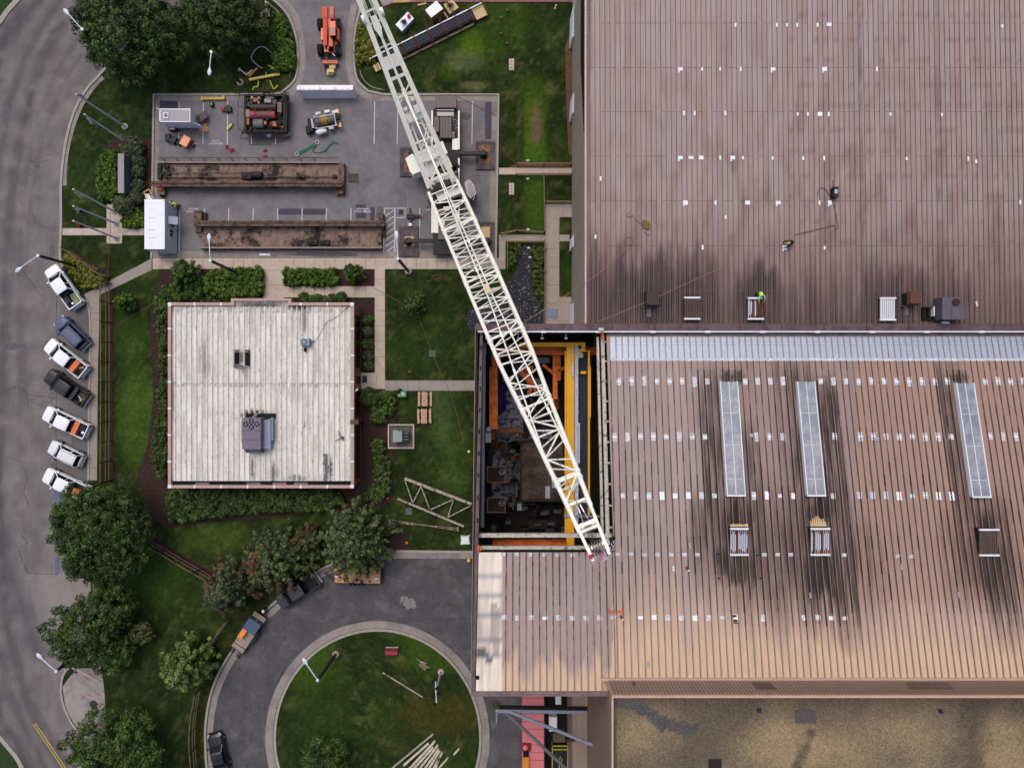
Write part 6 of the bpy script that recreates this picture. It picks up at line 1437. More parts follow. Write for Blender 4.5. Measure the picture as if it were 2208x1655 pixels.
for x0, x1 in ((687, 696), (724.5, 733.5)):
    for y in (54, 109):
        c = P((x0+x1)/2, y, .7); mb = MB(); mb.tube((c.x-.26, c.y, .68), (c.x+.26, c.y, .68), .68, n=22)
        for k in range(22): t = 2*math.pi*k/22; mb.beam((c.x-.27, c.y+.69*math.cos(t), .68+.69*math.sin(t)), (c.x+.27, c.y+.69*math.cos(t+.1), .68+.69*math.sin(t+.1)), .05, .05)
        w = mb.build('wheel', TYRE, rt); mb = MB(); s = 1 if x0 > 700 else -1; mb.tube((c.x+s*.26, c.y, .68), (c.x+s*.285, c.y, .68), .36, n=16); mb.build('rim', RIM, w)
mb = MB(); mb.pbox(695, 130, 728, 137, .3, .8, 0); mb.pbox(697, 136, 726, 138.5, .12, .3, 0); mb.build('fork_carriage', nmat('worn_orange', S(196, 104, 68), .6, .2, 3), rt)
mb = MB(); mb.beam(P(714, 111, 1.0), P(722, 121, .9), .12); mb.build('hose', WHM, rt)
for x in (702, 716): mb = MB(); mb.pbox(x-1.5, 137, x+1.5, 158, .08, .16); mb.build('fork', BLKP, rt)
BXM = nmat('tan_block', S(204, 180, 128), .8, .1, 3)
for i, (x0, y0, x1, y1, z0, z1, lb) in enumerate(((710, 139, 723, 147, .16, .55, 'upper tan timber block on the forks'), (704, 150, 718, 161, .16, .45, 'wide tan timber block lowest on the forks'), (707, 148, 720, 156, .45, .8, 'pale timber block stacked on the wide one'))):
    mb = MB(); mb.pbox(x0, y0, x1, y1, z0, z1); 
    v = mb.v; tag(mb.build('timber_block', BXM), lb, 'timber')

# ------------------------------------------------------------ crane
CR = paint('crane_cream', 242, 238, 224, .45, .07); CRW = paint('crane_white', 236, 234, 222, .4, .04); MVP = paint('carrier_mauve', 92, 76, 80, .55, .1)
crane = thing('mobile_crane', 'huge cream lattice boom crane reaching from the parking lot over the open roof bay', 'crane', (*P(962, 380).xy, 0))
mb = MB(); mb.pbox(934, 236, 991, 548, .9, 1.5, 1); mb.pbox(938, 208, 984, 232, 1.0, 2.3, 2); mb.pbox(941, 236, 981, 251, 1.4, 1.7, 2)
mb.pbox(949, 252, 973, 297, 1.5, 2.2, 2)
for k in range(1, 4): mb.pbox(949+k*6-.5, 252, 949+k*6+.2, 297, 2.2, 2.215, 1)
mb.pbox(936, 252, 947, 284, 1.5, 2.0, 2); mb.pbox(974, 252, 987, 297, 1.5, 1.75, 1)
mb.pbox(945, 370, 985, 400, 1.5, 1.9, 2); mb.pbox(945, 468, 982, 516, 1.5, 1.8, 2)
for x0, x1 in ((930, 933.5), (987.5, 991)):
    for y0, y1 in ((238, 322), (341, 408), (440, 502)): mb.pbox(x0, y0, x1, y1, 1.3, 1.72, 0)
mb.pbox(975, 298, 987, 323, 1.5, 1.65, 0); mb.pbox(934, 450, 948, 502, 1.5, 1.66, 0); mb.pbox(975, 455, 988, 502, 1.5, 1.66, 0)
mb.build('carrier', [CRW, BLKP, MVP], crane)
mb = MB(); mb.pbox(943, 237, 978, 250, 1.75, 2.05); mb.pbox(942, 236, 979, 238, 1.7, 2.3); mb.build('windscreen', nmat('carrier_glass', S(70, 74, 84), .1, .1, spec=.6), crane)
for x, y in ((977, 287), (977, 293)):
    p = P(x, y, 1.9); mb = MB(); mb.cyl((p.x, p.y, 1.75), .2, .15, 14); mb.build('exhaust_cap', nmat('cap_pinkish', S(140, 122, 122), .6), crane)
rr = random.Random(31)
mb = MB()
for k in range(10): p = P(975+rr.random()*10, 254+rr.random()*26, 1.9); mb.path([(p.x, p.y, 1.78), (p.x+rr.uniform(-.2, .2), p.y+.15, 1.95), (p.x+rr.uniform(-.3, .3), p.y+.3, 1.8)], .035, 5)
mb.build('engine_hoses', GALV, crane)
for x in (935, 987):
    for y in (255, 275, 300, 352, 372, 455, 475, 495):
        c = P(x, y, .5); mb = MB(); mb.tube((c.x-.2, c.y, .52), (c.x+.2, c.y, .52), .52, n=16); mb.build('wheel', TYRE, crane)
RPL = nmat('rust_plate', S(112, 82, 62), .85, .3, 2, second=S(146, 100, 62), s2scale=2.5)
for i, (y, xa, xb, jx) in enumerate(((331, 985, 1046, 1043), (331, 935, 888, 890), (519, 985, 1048, 1051), (519, 935, 880, 880))):
    a1 = P(xa, y, 1.3); b1 = P(xb, y, 1.3); mb = MB(); mb.beam(a1, b1, .42, .5); mb.beam(a1.lerp(b1, .6), b1, .28, .34); o = mb.build('outrigger', [nmat('outrig', S(44, 36, 40), .6, .2, 3)], crane)
    c = P(jx, y+2, .5); mb = MB(); mb.cyl((c.x, c.y, .42), .32, .9, 14); mb.cyl((c.x, c.y, .3), .55, .14, 18); mb.build('jack', BLKP, o)
MATM = nmat('mat_steel', S(72, 66, 72), .8, .25, 3, second=S(100, 88, 84), s2scale=1.2)
for (x0, y0, x1, y1, lb, rust, tan) in ((1026, 304, 1067, 365, 'upper right crane mat with a broad rust stain', (1032, 314, 1056, 352), 0), (862, 318, 904, 380, 'upper left crane mat partly covered by the cream cab', (872, 330, 902, 372), 0), (860, 488, 903, 552, 'lower left crane mat under the outrigger foot', (872, 510, 892, 531), 1), (1032, 478, 1066, 541, 'lower right crane mat seen beside the boom', (1038, 489, 1056, 520), 1)):
    mb = MB(); mb.pbox(x0, y0, x1, y1, .03, .26, 0); mb.pbox(x0, y0, x1, y0+5, .26, .3, 0); mb.pbox(x0, y1-6, x1, y1, .26, .3, 0)
    mb.pbox(*rust, .26, .30, 1)
    tag(mb.build('crane_mat', [MATM, PLY if tan else RPL]), lb, 'mat', 'steel mats under the crane outriggers')
# upper works
mb = MB(); c = P(962, 380, 2.2); mb.cyl((c.x, c.y, 1.9), 1.35, .35, 28); mb.build('slew_ring', BLKP, crane)
dirp = Vector((343, -802, 0)).normalized(); nrm_ = Vector((-dirp.y, dirp.x, 0))
def op(px, py, z): return P(px, py, z)
mb = MB(); c = P(950, 372, 3); th = math.atan2(dirp.y, dirp.x)
mb.box((c.x, c.y, 2.7), (6.4, 3.1, .9), th); mb.box((c.x-dirp.x*2.3, c.y-dirp.y*2.3, 3.4), (1.5, 3.3, .6), th); mb.build('upper_frame', CR, crane)
mb = MB(); pl = [P(x, y, 3.6) for x, y in ((873, 341), (888, 330), (893, 333), (908, 370), (890, 378), (884, 371))]; mb.prism(pl, 1.9, 3.6, inset=.06); mb.build('machinery_cover', CRW, crane)
mb = MB(); pl = [P(x, y, 3.0) for x, y in ((1000, 392), (1010, 384), (1024, 400), (1027, 420), (1014, 430), (1006, 420))]; mb.prism(pl, 1.3, 3.0, inset=.08); cabo = mb.build('operator_cab', [nmat('cab_glass', S(60, 62, 66), .15, .3, 2, spec=.6)], crane)
mb = MB(); pl = [P(x, y, 3.05) for x, y in ((1010, 396), (1018, 394), (1026, 412), (1016, 424), (1010, 416))]; mb.prism(pl, 3.0, 3.06); mb.build('cab_roof', nmat('cab_roof_grey', S(140, 134, 138), .5, .1), cabo)
mb = MB(); mb.path([P(1015, 390, 2.8), P(1020, 400, 3.2), P(1026, 416, 3.0), P(1020, 432, 2.6)], .04, 6); mb.build('handrail', WHM, crane)
# boom
B0 = P(951, 393, 5.0); TIP = P(1294, 1195, 34.0); AX = (TIP-B0); BL = AX.length; AX.normalize(); SD = AX.cross(Vector((0, 0, 1))).normalized(); UP = SD.cross(AX).normalized()
def bw(t):      # width of the boom, m
    prof = ((0, 3.5), (.12, 3.6), (.30, 3.45), (.58, 3.2), (.70, 2.55), (.80, 2.15), (.92, 1.6), (1.0, 1.3))
    for (a, wa), (b, wb_) in zip(prof, prof[1:]):
        if t <= b: return wa+(wb_-wa)*(t-a)/(b-a)
    return 1.3
def bp(t, s, u): w = bw(t); return B0+AX*(BL*t)+SD*(s*w/2)-UP*((1-u)*min(2.4, w*.8))
def lattice(mb, t0, t1, n, r=.075, low=True):
    for i in range(n):
        a, b = t0+(t1-t0)*i/n, t0+(t1-t0)*(i+1)/n; s = 1 if i % 2 else -1
        mb.tube(bp(a, s, 1), bp(b, -s, 1), r, n=6); mb.tube(bp(a, s, 0), bp((a+b)/2+.002, -s, 0), r*.9, n=6); mb.tube(bp((a+b)/2+.002, -s, 0), bp(b, s, 0), r*.9, n=6)
        if i % 2 == 0: mb.tube(bp(a, -1, 1), bp(a, 1, 1), r, n=6)
        for q in (-1, 1): mb.tube(bp(a, q, 1), bp((a+b)/2, q, 0), r*.9, n=6); mb.tube(bp((a+b)/2, q, 0), bp(b, q, 1), r*.9, n=6)
mb = MB(); N = 24
for s in (-1, 1):
    for u in (0, 1):
        for i in range(N): mb.tube(bp(.02+.9*i/N, s, u), bp(.02+.9*(i+1)/N, s, u), .19 if u else .16, n=10)
lattice(mb, .03, .50, 14, .074); lattice(mb, .50, .90, 9, .078)
for t in (.17, .35, .52, .70, .86):
    mb.tube(bp(t, -1, 1), bp(t, 1, 1), .12, n=8); mb.tube(bp(t, -1, 0), bp(t, 1, 0), .1, n=8)
    for s in (-1, 1):
        for q in (-.006, .006): mb.tube(bp(t+q-.002, s, 1), bp(t+q+.002, s, 1), .26, n=10)
mb.build('lattice_boom', CR, crane)
mb = MB()
for s in (-1, 1):
    mb.beam(bp(.90, s, 1), bp(1.005, s*.98, .75), .22, .6, up=UP); mb.beam(bp(.90, s, .1), bp(1.0, s, .5), .14, .3, up=UP)
for t in (.905, .955, .985): mb.beam(bp(t, -1, .9), bp(t, 1, .9), .22, .2, up=UP)
mb.tube(bp(.945, -.9, .8), bp(.945, .9, .8), .26, n=12)
for k in (-.3, .3): mb.beam(bp(.91, k*.4, .9), bp(.94, k, .8), .09)
mb.beam(bp(.86, -.95, 1.05), bp(1.0, -1.15, 1.0), .1, .1); mb.beam(bp(.86, .95, 1.05), bp(.955, 1.2, 1.1), .1, .1)
mb.build('boom_head', CR, crane)
for i in range(5):
    s = -.62+i*.31; p = bp(.985, s, .55); q = bp(.985, s+.14, .55); mb = MB(); mb.tube(p, q, .55, n=20); mb.build('sheave', nmat('sheave_grey', S(120, 116, 106), .5, .2, 5), crane)
mb = MB()
for i in range(9): s = -.5+i*.12; mb.tube(bp(.925, s*.6, .95), bp(1.0, s, 1.02), .016, n=5)
mb.build('hoist_rope', nmat('wire_dark', S(52, 50, 50), .6), crane)
mb = MB(); p0, p1 = bp(.30, .25, 1.1), bp(.92, .1, 1.08); mb.tube(bp(.05, -.1, 1.3), p0, .025, n=5); mb.tube(p0, p1, .025, n=5); mb.build('luffing_rope', MATS['wire_dark'], crane)
# mast
M0 = P(951, 393, 5.0); M1 = P(776, -34, 16); MX = (M1-M0); ML = MX.length; MX.normalize(); MS = MX.cross(Vector((0, 0, 1))).normalized(); MU = MS.cross(MX).normalized()
def mw(t): return 3.35*(1-t)+1.55*t
def mp(t, s, u=0.0): return M0+MX*(ML*t)+MS*(s*mw(t)/2)+MU*u
mb = MB()
for s in (-1, 1):
    mb.beam(mp(0, s*.86), mp(1.02, s*.84), .50, .62, up=MU); mb.beam(mp(0, s*1.02, .34), mp(1.02, s*1.02, .34), .12, .12, up=MU)
for t, w in ((.03, .3), (.14, .2), (.24, .16), (.37, .52), (.48, .24), (.57, .3), (.645, .62), (.72, .12), (.83, .14), (.885, .2), (.97, .3)): mb.beam(mp(t-.0, -.86, .02), mp(t-.0, .86, .02), w*(2.0 if w > .5 else 1), .3, up=MU)
for t0, t1 in ((.02, .12), (.12, .28), (.17, .3), (.3, .42), (.45, .52)):
    mb.tube(mp(t0, -.7), mp(t1, .7), .08, n=6)
    mb.tube(mp(t0, .7), mp((t0+t1)/2, -.5), .07, n=6)
for s in (-.5, .5): mb.tube(mp(.0, s), mp(.4, s*.8), .1, n=8)
mb.build('derrick_mast', CR, crane)
mb = MB()
for s, t in ((-.42, .40), (.42, .43)): mb.beam(mp(t-.03, s-.2, .5), mp(t-.03, s+.2, .5), .8, .35, up=MU); mb.beam(mp(t+.02, s-.16, .45), mp(t+.02, s+.16, .45), .3, .3, up=MU)
mb.build('link_plates', CRW, crane)
for s in (-1, 1): mb = MB(); mb.tube(mp(.86, s*.95, .3), mp(.86, s*1.3, .3), .42, n=16); mb.build('mast_pulley', CRW, crane)
mb = MB(); mb.hexa([mp(.86, -.35, .5), mp(.86, .35, .5), mp(.80, .4, .5), mp(.80, -.4, .5)], [mp(.86, -.35, .8), mp(.86, .35, .8), mp(.80, .4, .8), mp(.80, -.4, .8)]); mb.hexa([mp(.80, -.35, .5), mp(.80, .35, .5), mp(.76, .1, .5), mp(.76, -.1, .5)], [mp(.80, -.35, .8), mp(.80, .35, .8), mp(.76, .1, .8), mp(.76, -.1, .8)]); mb.beam(mp(.78, 0, .6), mp(.50, 0, .6), .26, .2, up=MU); mb.build('pendant_yoke', CRW, crane)
for s in (-.22, .22, -.35, .35):
    mb = MB(); mb.tube(mp(1.0, s*1.3, .7), mp(.86, s*1.3, .7), .035, n=6); mb.build('mast_rope', CRW, crane)
for s in (-1, 1):
    a1 = mp(.50, s*.08, .6); m1 = bp(.20, s*.09, 2.0); m2 = bp(.46, s*.14, 1.75); e1 = bp(.80 if s > 0 else .82, s*.92, 1.0)
    mb = MB(); mb.tube(a1, m1, .07, n=6); mb.tube(m1, m2, .07, n=6); mb.tube(m2, e1, .07, n=6)
    for q in (.25, .5, .75): c = m2.lerp(e1, q); mb.beam(c-AX*.35, c+AX*.35, .22, .12, up=UP)
    for q in (.33, .66): c = m1.lerp(m2, q); mb.beam(c-AX*.3, c+AX*.3, .2, .12, up=UP)
    mb.beam(a1-MX*.3, a1+MX*.3, .24, .16)
    mb.build('pendant_bar', CRW, crane)
for t in (.22, .43): mb = MB(); p = bp(t, 0, 1.75); mb.beam(p-AX*.6, p+AX*.6, .5, .35, up=UP); mb.build('pendant_spreader', nmat('spreader', S(206, 190, 160), .6, .2, 3), crane)
# flag and aviation ball at the boom tip
tf = bp(1.03, 0, .9)
rt = thing('boom_flag', 'striped and starred flag tied over the tip of the crane boom', 'flag', tuple(tf))
mb = MB(); n = 12; m_ = 9; vs = []; A = bp(1.0, .9, 1.1); Bq = bp(.985, -1.9, 1.1)
for i in range(n+1):
    for j in range(m_+1):
        u, v = i/n, j/m_; base = A.lerp(Bq, u)+Vector((.05, -.28*math.sin(u*math.pi), 0)); p = base+Vector((.30*v*(1-u)+.25*v*u, -(.45+.2*math.sin(u*3.1))*v*1.05, -.5*v+.12*math.sin(u*9+v*2))); vs.append(p)
mb.v = [tuple(v) for v in vs]
for i in range(n):
    for j in range(m_):
        mb.f.append((i*(m_+1)+j, (i+1)*(m_+1)+j, (i+1)*(m_+1)+j+1, i*(m_+1)+j+1)); mb.m.append(2 if i >= n*.52 and j < 7 else (0 if j % 2 else 1))
for i in range(7, 12):
    for j in range(1, 6):
        if (i+j) % 2: p = (vs[i*(m_+1)+j]+vs[(i+1)*(m_+1)+j+1])/2; mb.box((p.x, p.y, p.z+.05), (.06, .06, .02), .7, 1)
mb.build('cloth', [nmat('flag_red2', S(186, 40, 56), .8), nmat('flag_white2', S(230, 226, 226), .8), nmat('flag_navy2', S(40, 40, 92), .8)], rt)
p = bp(1.0, 1.05, 1.3); mb = MB(); mb.ell(p, .17, .17, .17, 14, 9); mb.tube(p, p-Vector((0, 0, .6)), .04); tag(mb.build('warning_lamp', nmat('warn_red', S(206, 32, 44), .3), smooth=False), 'round red warning lamp on the crane boom tip', 'lamp')
mb = MB(); p = bp(.985, -1.5, 1.1); mb.beam(p, p-SD*.5, .25, .1); tag(mb.build('wind_gauge', SOOT), 'small dark gauge arm at the right side of the boom tip', 'gauge')
# ------------------------------------------------------------ things on the parking lot
def solo(mb, name, mats, label, cat, group=None, **k):
    return tag(mb.build(name, mats, **k), label, cat, group)
# enclosed white trailer
rt = thing('cargo_trailer', 'white enclosed cargo trailer with its rear door swung open', 'trailer', (*P(382, 258).xy, 0))
p1 = P(343, 263, 2.5); p2 = P(410, 234, 2.5); TW2 = paint('trailer_white', 214, 216, 226, .4, .04)
mb = MB(); mb.prism([(p1.x, p1.y+.3), (p1.x+.12, p1.y), (p2.x, p1.y), (p2.x, p2.y), (p1.x+.12, p2.y), (p1.x, p2.y-.3)], .5, 2.48); mb.build('body', TW2, rt)
mb = MB(); mb.bx(p1.x+.18, p1.y+.14, 2.481, p2.x-.12, p2.y-.14, 2.52); mb.build('roof', nmat('trailer_roof', S(166, 158, 162), .6, .05, 1), rt)
mb = MB(); c = P(358, 249, 2.6); mb.bx(c.x-.3, c.y-.35, 2.52, c.x+.3, c.y+.35, 2.64); o = mb.build('roof_hatch', TW2, rt)
mb = MB(); mb.bx(c.x-.18, c.y-.22, 2.64, c.x+.18, c.y+.22, 2.66); mb.build('hatch_lid', GUT, o)
mb = MB(); d1 = P(412, 243, 1.6); mb.hexa([(p2.x, p2.y-.1, .6), (p2.x+1.0, p2.y+.5, .6), (p2.x+1.25, p2.y-.35, .6), (p2.x+.35, p2.y-1.0, .6)], [(p2.x+.02, p2.y-.1, .75), (p2.x+1.0, p2.y+.5, .75), (p2.x+1.25, p2.y-.35, .75), (p2.x+.35, p2.y-1.0, .75)]); mb.build('ramp_door', nmat('ramp_grey', S(86, 80, 84), .7, .15, 3), rt)
mb = MB(); mb.hexa([(p2.x+.02, p1.y+.02, .6), (p2.x+.06, p1.y, .6), (p2.x+1.1, p1.y-.3, .6), (p2.x+1.1, p1.y-.25, .6)], [(p2.x+.02, p1.y+.02, 2.3), (p2.x+.06, p1.y, 2.3), (p2.x+1.1, p1.y-.3, 2.3), (p2.x+1.1, p1.y-.25, 2.3)]); mb.build('side_door', TW2, rt)
mb = MB(); mb.tube((p1.x-.0, p2.y-.1, 2.3), (p1.x-.5, p2.y+.25, 2.2), .08, .02); mb.build('drawbar_cover', WHM, rt)
for s in (0, .9): mb = MB(); q = P(378+s*20, 274, .4); mb.tube((q.x, q.y+.1, .36), (q.x, q.y+.35, .36), .34, n=16); mb.build('wheel', TYRE, rt)
# site office container
rt = thing('site_office', 'long white ribbed container office with a grey side, open hatch and small window', 'container', (*P(355, 492).xy, 0))
ZC = 3.1; p1 = P(311.5, 537, ZC); p2 = P(355, 430, ZC)
mb = MB(); mb.bx(p1.x, p1.y, .15, p2.x, p2.y, ZC-.06, 0)
k = p1.y+.15
while k < p2.y-.1: mb.bx(p2.x, k, .3, p2.x+.03, k+.1, ZC-.2, 0); k += .3
mb.build('wall', nmat('office_grey', S(202, 202, 208), .6, .06, 1), rt)
mb = MB(); mb.bx(p1.x, p1.y, ZC-.06, p2.x, p2.y, ZC, 0); k = p1.y+.25
while k < p2.y-.2: mb.bx(p1.x+.22, k, ZC, p2.x-.22, k+.14, ZC+.03, 0); k += .26
for x_ in (p1.x, p2.x-.16):
    for y_ in (p1.y, p2.y-.2): mb.bx(x_, y_, ZC, x_+.16, y_+.2, ZC+.05, 0)
for k_, xx in ((.37, .5), (.62, .4), (.78, .45)): mb.bx(p1.x+xx, p2.y-(p2.y-p1.y)*k_, ZC+.031, p1.x+xx+.9, p2.y-(p2.y-p1.y)*k_+.03, ZC+.035, 1)
mb.build('roof', [paint('container_white', 238, 238, 244, .5, .03), GUT], rt)
mb = MB(); yy = p2.y-1.75; mb.bx(p2.x+.01, yy-1.0, .9, p2.x+.05, yy, 2.4); mb.build('service_opening', DARK, rt)
mb = MB(); mb.hexa([(p2.x+.05, yy-1.0, 2.35), (p2.x+1.0, yy-.95, 1.9), (p2.x+1.0, yy-.02, 1.9), (p2.x+.05, yy, 2.35)], [(p2.x+.05, yy-1.0, 2.42), (p2.x+1.0, yy-.95, 1.96), (p2.x+1.0, yy-.02, 1.96), (p2.x+.05, yy, 2.42)]); mb.build('awning', nmat('awning_grey', S(166, 168, 182), .6, .05), rt)
mb = MB(); y3 = p1.y+1.7; mb.bx(p2.x+.03, y3, 1.2, p2.x+.07, y3+1.0, 2.2); o = mb.build('window', WHM, rt)
mb = MB(); mb.bx(p2.x+.07, y3+.08, 1.28, p2.x+.09, y3+.46, 2.12); mb.build('pane', GLS, o); mb = MB(); mb.bx(p2.x+.07, y3+.54, 1.28, p2.x+.09, y3+.92, 2.12); mb.build('pane', GLS, o)
mb = MB(); q = P(336, 541, 1.8); mb.bx(q.x-.35, q.y-.2, 1.6, q.x+.35, p1.y-.01, 2.1); mb.build('wall_unit', WHM, rt)
tx = text('OFFICE', 0, 0, .42, False, nmat('sign_red', S(170, 90, 96), .6), 'lettering', rot=(0, math.radians(90), math.radians(90)), kind=None)
bpy.data.objects.remove(tx)
# long white barrier lying on the drive
rt = thing('white_barrier', 'long white panelled hopper frame standing across the end of the driveway', 'barrier', (*P(709, 200).xy, 0))
BAR = paint('barrier_white', 236, 232, 240, .5, .04); BARG = nmat('barrier_grey', S(232, 226, 226), .6, .06, 2)
q1 = P(644, 194, 1.9); q2 = P(762, 188, 1.9); r1 = P(652, 213, 0); r2 = P(769, 212, 0)
mb = MB(); mb.hexa([(r1.x, r1.y, .1), (r2.x, r2.y, .1), (r2.x, r2.y+.5, .1), (r1.x, r1.y+.5, .1)], [(q1.x, q1.y-.05, 1.85), (q2.x, q2.y-.05, 1.85), (q2.x, q2.y+.25, 1.85), (q1.x, q1.y+.25, 1.85)], 0); mb.bx(r1.x, r1.y-.06, 0, r2.x, r1.y+.3, .1, 1)
mb.build('side_sheet', [BARG, nmat('barrier_base', S(170, 150, 132), .8, .15, 3)], rt)
mb = MB(); L = q2.x-q1.x; mb.bx(q1.x, q1.y+.0, 1.85, q2.x, q2.y+.2, 2.0, 0); mb.bx(q1.x, q1.y-.06, 1.8, q2.x, q1.y, 1.95, 0)
for k in range(11): mb.bx(q1.x+L*k/10-.01, q1.y+.0, 2.0, q1.x+L*k/10+.02, q1.y+.2, 2.02, 1)
mb.build('top_rail', [BAR, GUT], rt)
for f_ in (0, .36, .63, .97): mb = MB(); mb.bx(q1.x+L*f_-.14, q1.y-.1, 1.9, q1.x+L*f_+.2, q1.y+.35, 2.16); mb.build('bracket', BAR, rt)
# girders
GIR = nmat('rusty_girder', S(128, 106, 94), .9, .3, 1.4, second=S(44, 36, 34), s2scale=.5, s2w=(.5, .6), fine=.2); GIRL = nmat('girder_rail', S(112, 90, 76), .85, .25, 2, second=S(56, 44, 38), s2scale=1.5)
SOOTG = nmat('greasy_black', S(38, 32, 32), .7, .4, 3)
def girder(x0, y0, x1, y1, label, flip):
    """lying crane girder: wide inner web floor, high riveted rail edge and a low edge"""
    c = P((x0+x1)/2, (y0+y1)/2); rt = thing('crane_girder', label, 'girder', (c.x, c.y, 0))
    h = 1.5; a_ = P(x0, y1, .5); b_ = P(x1, y0, .5); mb = MB(); mb.bx(a_.x+.4, a_.y+.1, .15, b_.x-.5, b_.y-.1, .55, 0)
    k = a_.x+1.0
    while k < b_.x-.6: mb.bx(k, a_.y+.12, .55, k+.03, b_.y-.12, .565, 1); k += 1.42
    mb.build('web', [GIR, SOOTG], rt)
    ye = y1 if flip else y0; s = 1 if flip else -1
    e = P(0, ye, h).y
    mb = MB(); mb.bx(a_.x, e-.17, .1, b_.x, e+.17, h-.1, 0); mb.bx(a_.x-.2, e-.34, h-.1, b_.x, e-.05, h, 1); mb.bx(a_.x-.2, e+.05, h-.1, b_.x, e+.32, h, 1)
    mb.bx(a_.x, e-.03, h-.1, b_.x, e+.03, h+.06, 2)
    k = a_.x
    while k < b_.x-.1:
        for q in (-.16, .16): mb.box((k, e+q, h+.02), (.07, .07, .05), 0, 2)
        k += .3
    mb.build('rail_flange', [GIR, GIRL, nmat('rivet', S(60, 42, 34), .8)], rt)
    yo = y0 if flip else y1; e2 = P(0, yo, .9).y; mb = MB(); mb.bx(a_.x+.3, e2-.09, .1, b_.x-.4, e2+.09, .9, 0); mb.bx(a_.x+.3, e2-.1, .9, b_.x-.4, e2+.1, .96, 1)
    mb.build('low_flange', [SOOTG, nmat('flange_pale', S(140, 120, 110), .8, .2, 2)], rt)
    return rt, a_, b_
rt, a_, b_ = girder(338, 350, 742, 396, 'upper rusty crane girder with pipes and a motor lying across the parking lot', True)
for y, r, x0, x1 in ((372, .05, 356, 545), (382, .09, 356, 530), (381, .08, 570, 724)): m_ = MB(); q = P(x0, y, .8); q2_ = P(x1, y, .8); m_.tube((q.x, q.y, .8), (q2_.x, q.y, .8), r, n=10); m_.build('shaft', GIRL, rt)
for x in (358, 435, 525, 645, 722):
    m_ = MB(); q = P(x, 381, .7); m_.box((q.x, q.y, .75), (.35, .4, .4)); m_.tube((q.x-.25, q.y, .8), (q.x+.25, q.y, .8), .16, n=12); m_.build('bearing', SOOTG, rt)
m_ = MB(); q = P(532, 379, .9); m_.box((q.x, q.y, .85), (1.2, .8, .6)); m_.tube((q.x+.6, q.y+.1, .9), (q.x+1.9, q.y+.1, .9), .4, n=14); m_.bx(q.x-.3, q.y-.2, 1.15, q.x+.1, q.y+.2, 1.3); m_.build('motor', SOOTG, rt)
yb_ = P(0, 343, .5).y
m_ = MB(); m_.tube((a_.x+.6, yb_, 1.0), (b_.x-.5, yb_, 1.0), .05, n=6); m_.build('hand_rail', GIRL, rt)
for k in range(12): m_ = MB(); x = a_.x+.8+k*1.66*a_.x/a_.x; m_.beam((x, yb_, 1.0), (x+.25, yb_-.35, .5), .06); m_.beam((x+.2, yb_+.05, 1.0), (x+.4, yb_-.35, .5), .05); m_.build('rail_bracket', SOOTG, rt)
m_ = MB(); q = P(734, 350, .7); m_.bx(q.x-.15, P(0, 392, .7).y, .1, q.x+.5, P(0, 352, .7).y, .9); m_.bx(P(724, 0, .7).x, P(0, 420, .7).y, .1, P(730, 0, .7).x, P(0, 392, .7).y, .5); m_.bx(P(732, 0, .7).x, P(0, 418, .7).y, .1, P(742, 0, .7).x, P(0, 393, .7).y, .8); m_.build('end_carriage', GIRL, rt)
m_ = MB(); rr = random.Random(6)
for k in range(16): q = P(343+rr.random()*22, 352+rr.random()*26, .8); m_.box((q.x, q.y, rr.uniform(.3, 1.0)), (rr.uniform(.15, .5), rr.uniform(.1, .4), .3), rr.random())
m_.bx(P(340, 0, .8).x, P(0, 386, .8).y, .1, P(348, 0, .8).x, P(0, 350, .8).y, .9); m_.build('gearbox', SOOTG, rt)
rt, a_, b_ = girder(428, 481, 832, 534, 'lower rusty crane girder with a flat rusty tray lying below the upper one', False)
for (x0, y0, x1, y1, z) in ((418, 454, 434, 476, .9), (439, 458, 444, 474, .5), (419, 486, 434, 500, .9), (428, 500, 440, 510, .6), (814, 460, 827, 492, .9), (812, 500, 822, 524, 1.0), (824, 486, 830, 508, .6)):
    m_ = MB(); m_.pbox(x0, y0, x1, y1, .1, z); m_.build('end_carriage', GIRL if x1-x0 > 8 else SOOTG, rt)
for x0 in (662, 688): m_ = MB(); m_.pbox(x0, 517, x0+22, 527, .5, 1.0); m_.pbox(x0+3, 518, x0+12, 523, 1.0, 1.2); m_.build('electric_box', SOOTG, rt)
# rusty hoist trolley
rt = thing('hoist_trolley', 'black greasy hoist trolley with red ended rope drum at the top of the lot', 'hoist', (*P(571, 244).xy, 0))
mb = MB(); mb.pbox(526, 203, 618, 284, .3, .7); mb.pbox(526, 203, 618, 207, .7, 1.6); mb.pbox(526, 280, 618, 284, .7, 1.5); mb.pbox(526, 207, 531, 280, .7, 1.5); mb.pbox(611, 207, 618, 280, .7, 1.5); mb.build('frame', SOOTG, rt)
def drum(y, x0, x1, z, r, segs, name='drum'):
    mb = MB(); X0, X1 = P(x0, y, z).x, P(x1, y, z).x; Y = P(0, y, z).y; mats = [s[1] for s in segs]; t = 0
    for i, (w, m) in enumerate(segs): mb.tube((X0+(X1-X0)*t, Y, z), (X0+(X1-X0)*(t+w), Y, z), r*(1.0-.04*(i % 2)), n=20, mi=i); t += w
    for k in range(18): xx = X0+(X1-X0)*k/18; mb.tube((xx, Y, z), (xx+.04, Y, z), r*1.02, n=20, mi=0)
    mb.build(name, mats, rt)
PNK = nmat('faded_red', S(156, 64, 72), .6, .25, 4); GRS = nmat('greased_drum', S(88, 74, 66), .5, .3, 4); DKD = nmat('dark_drum', S(62, 50, 50), .5, .3, 4); ORM = nmat('motor_orange', S(176, 98, 52), .6, .3, 4)
drum(232, 542, 596, 1.3, .42, [(.5, DKD), (.5, DKD)]); drum(248, 541, 594, 1.4, .46, [(.2, PNK), (.06, DKD), (.54, GRS), (.2, PNK)])
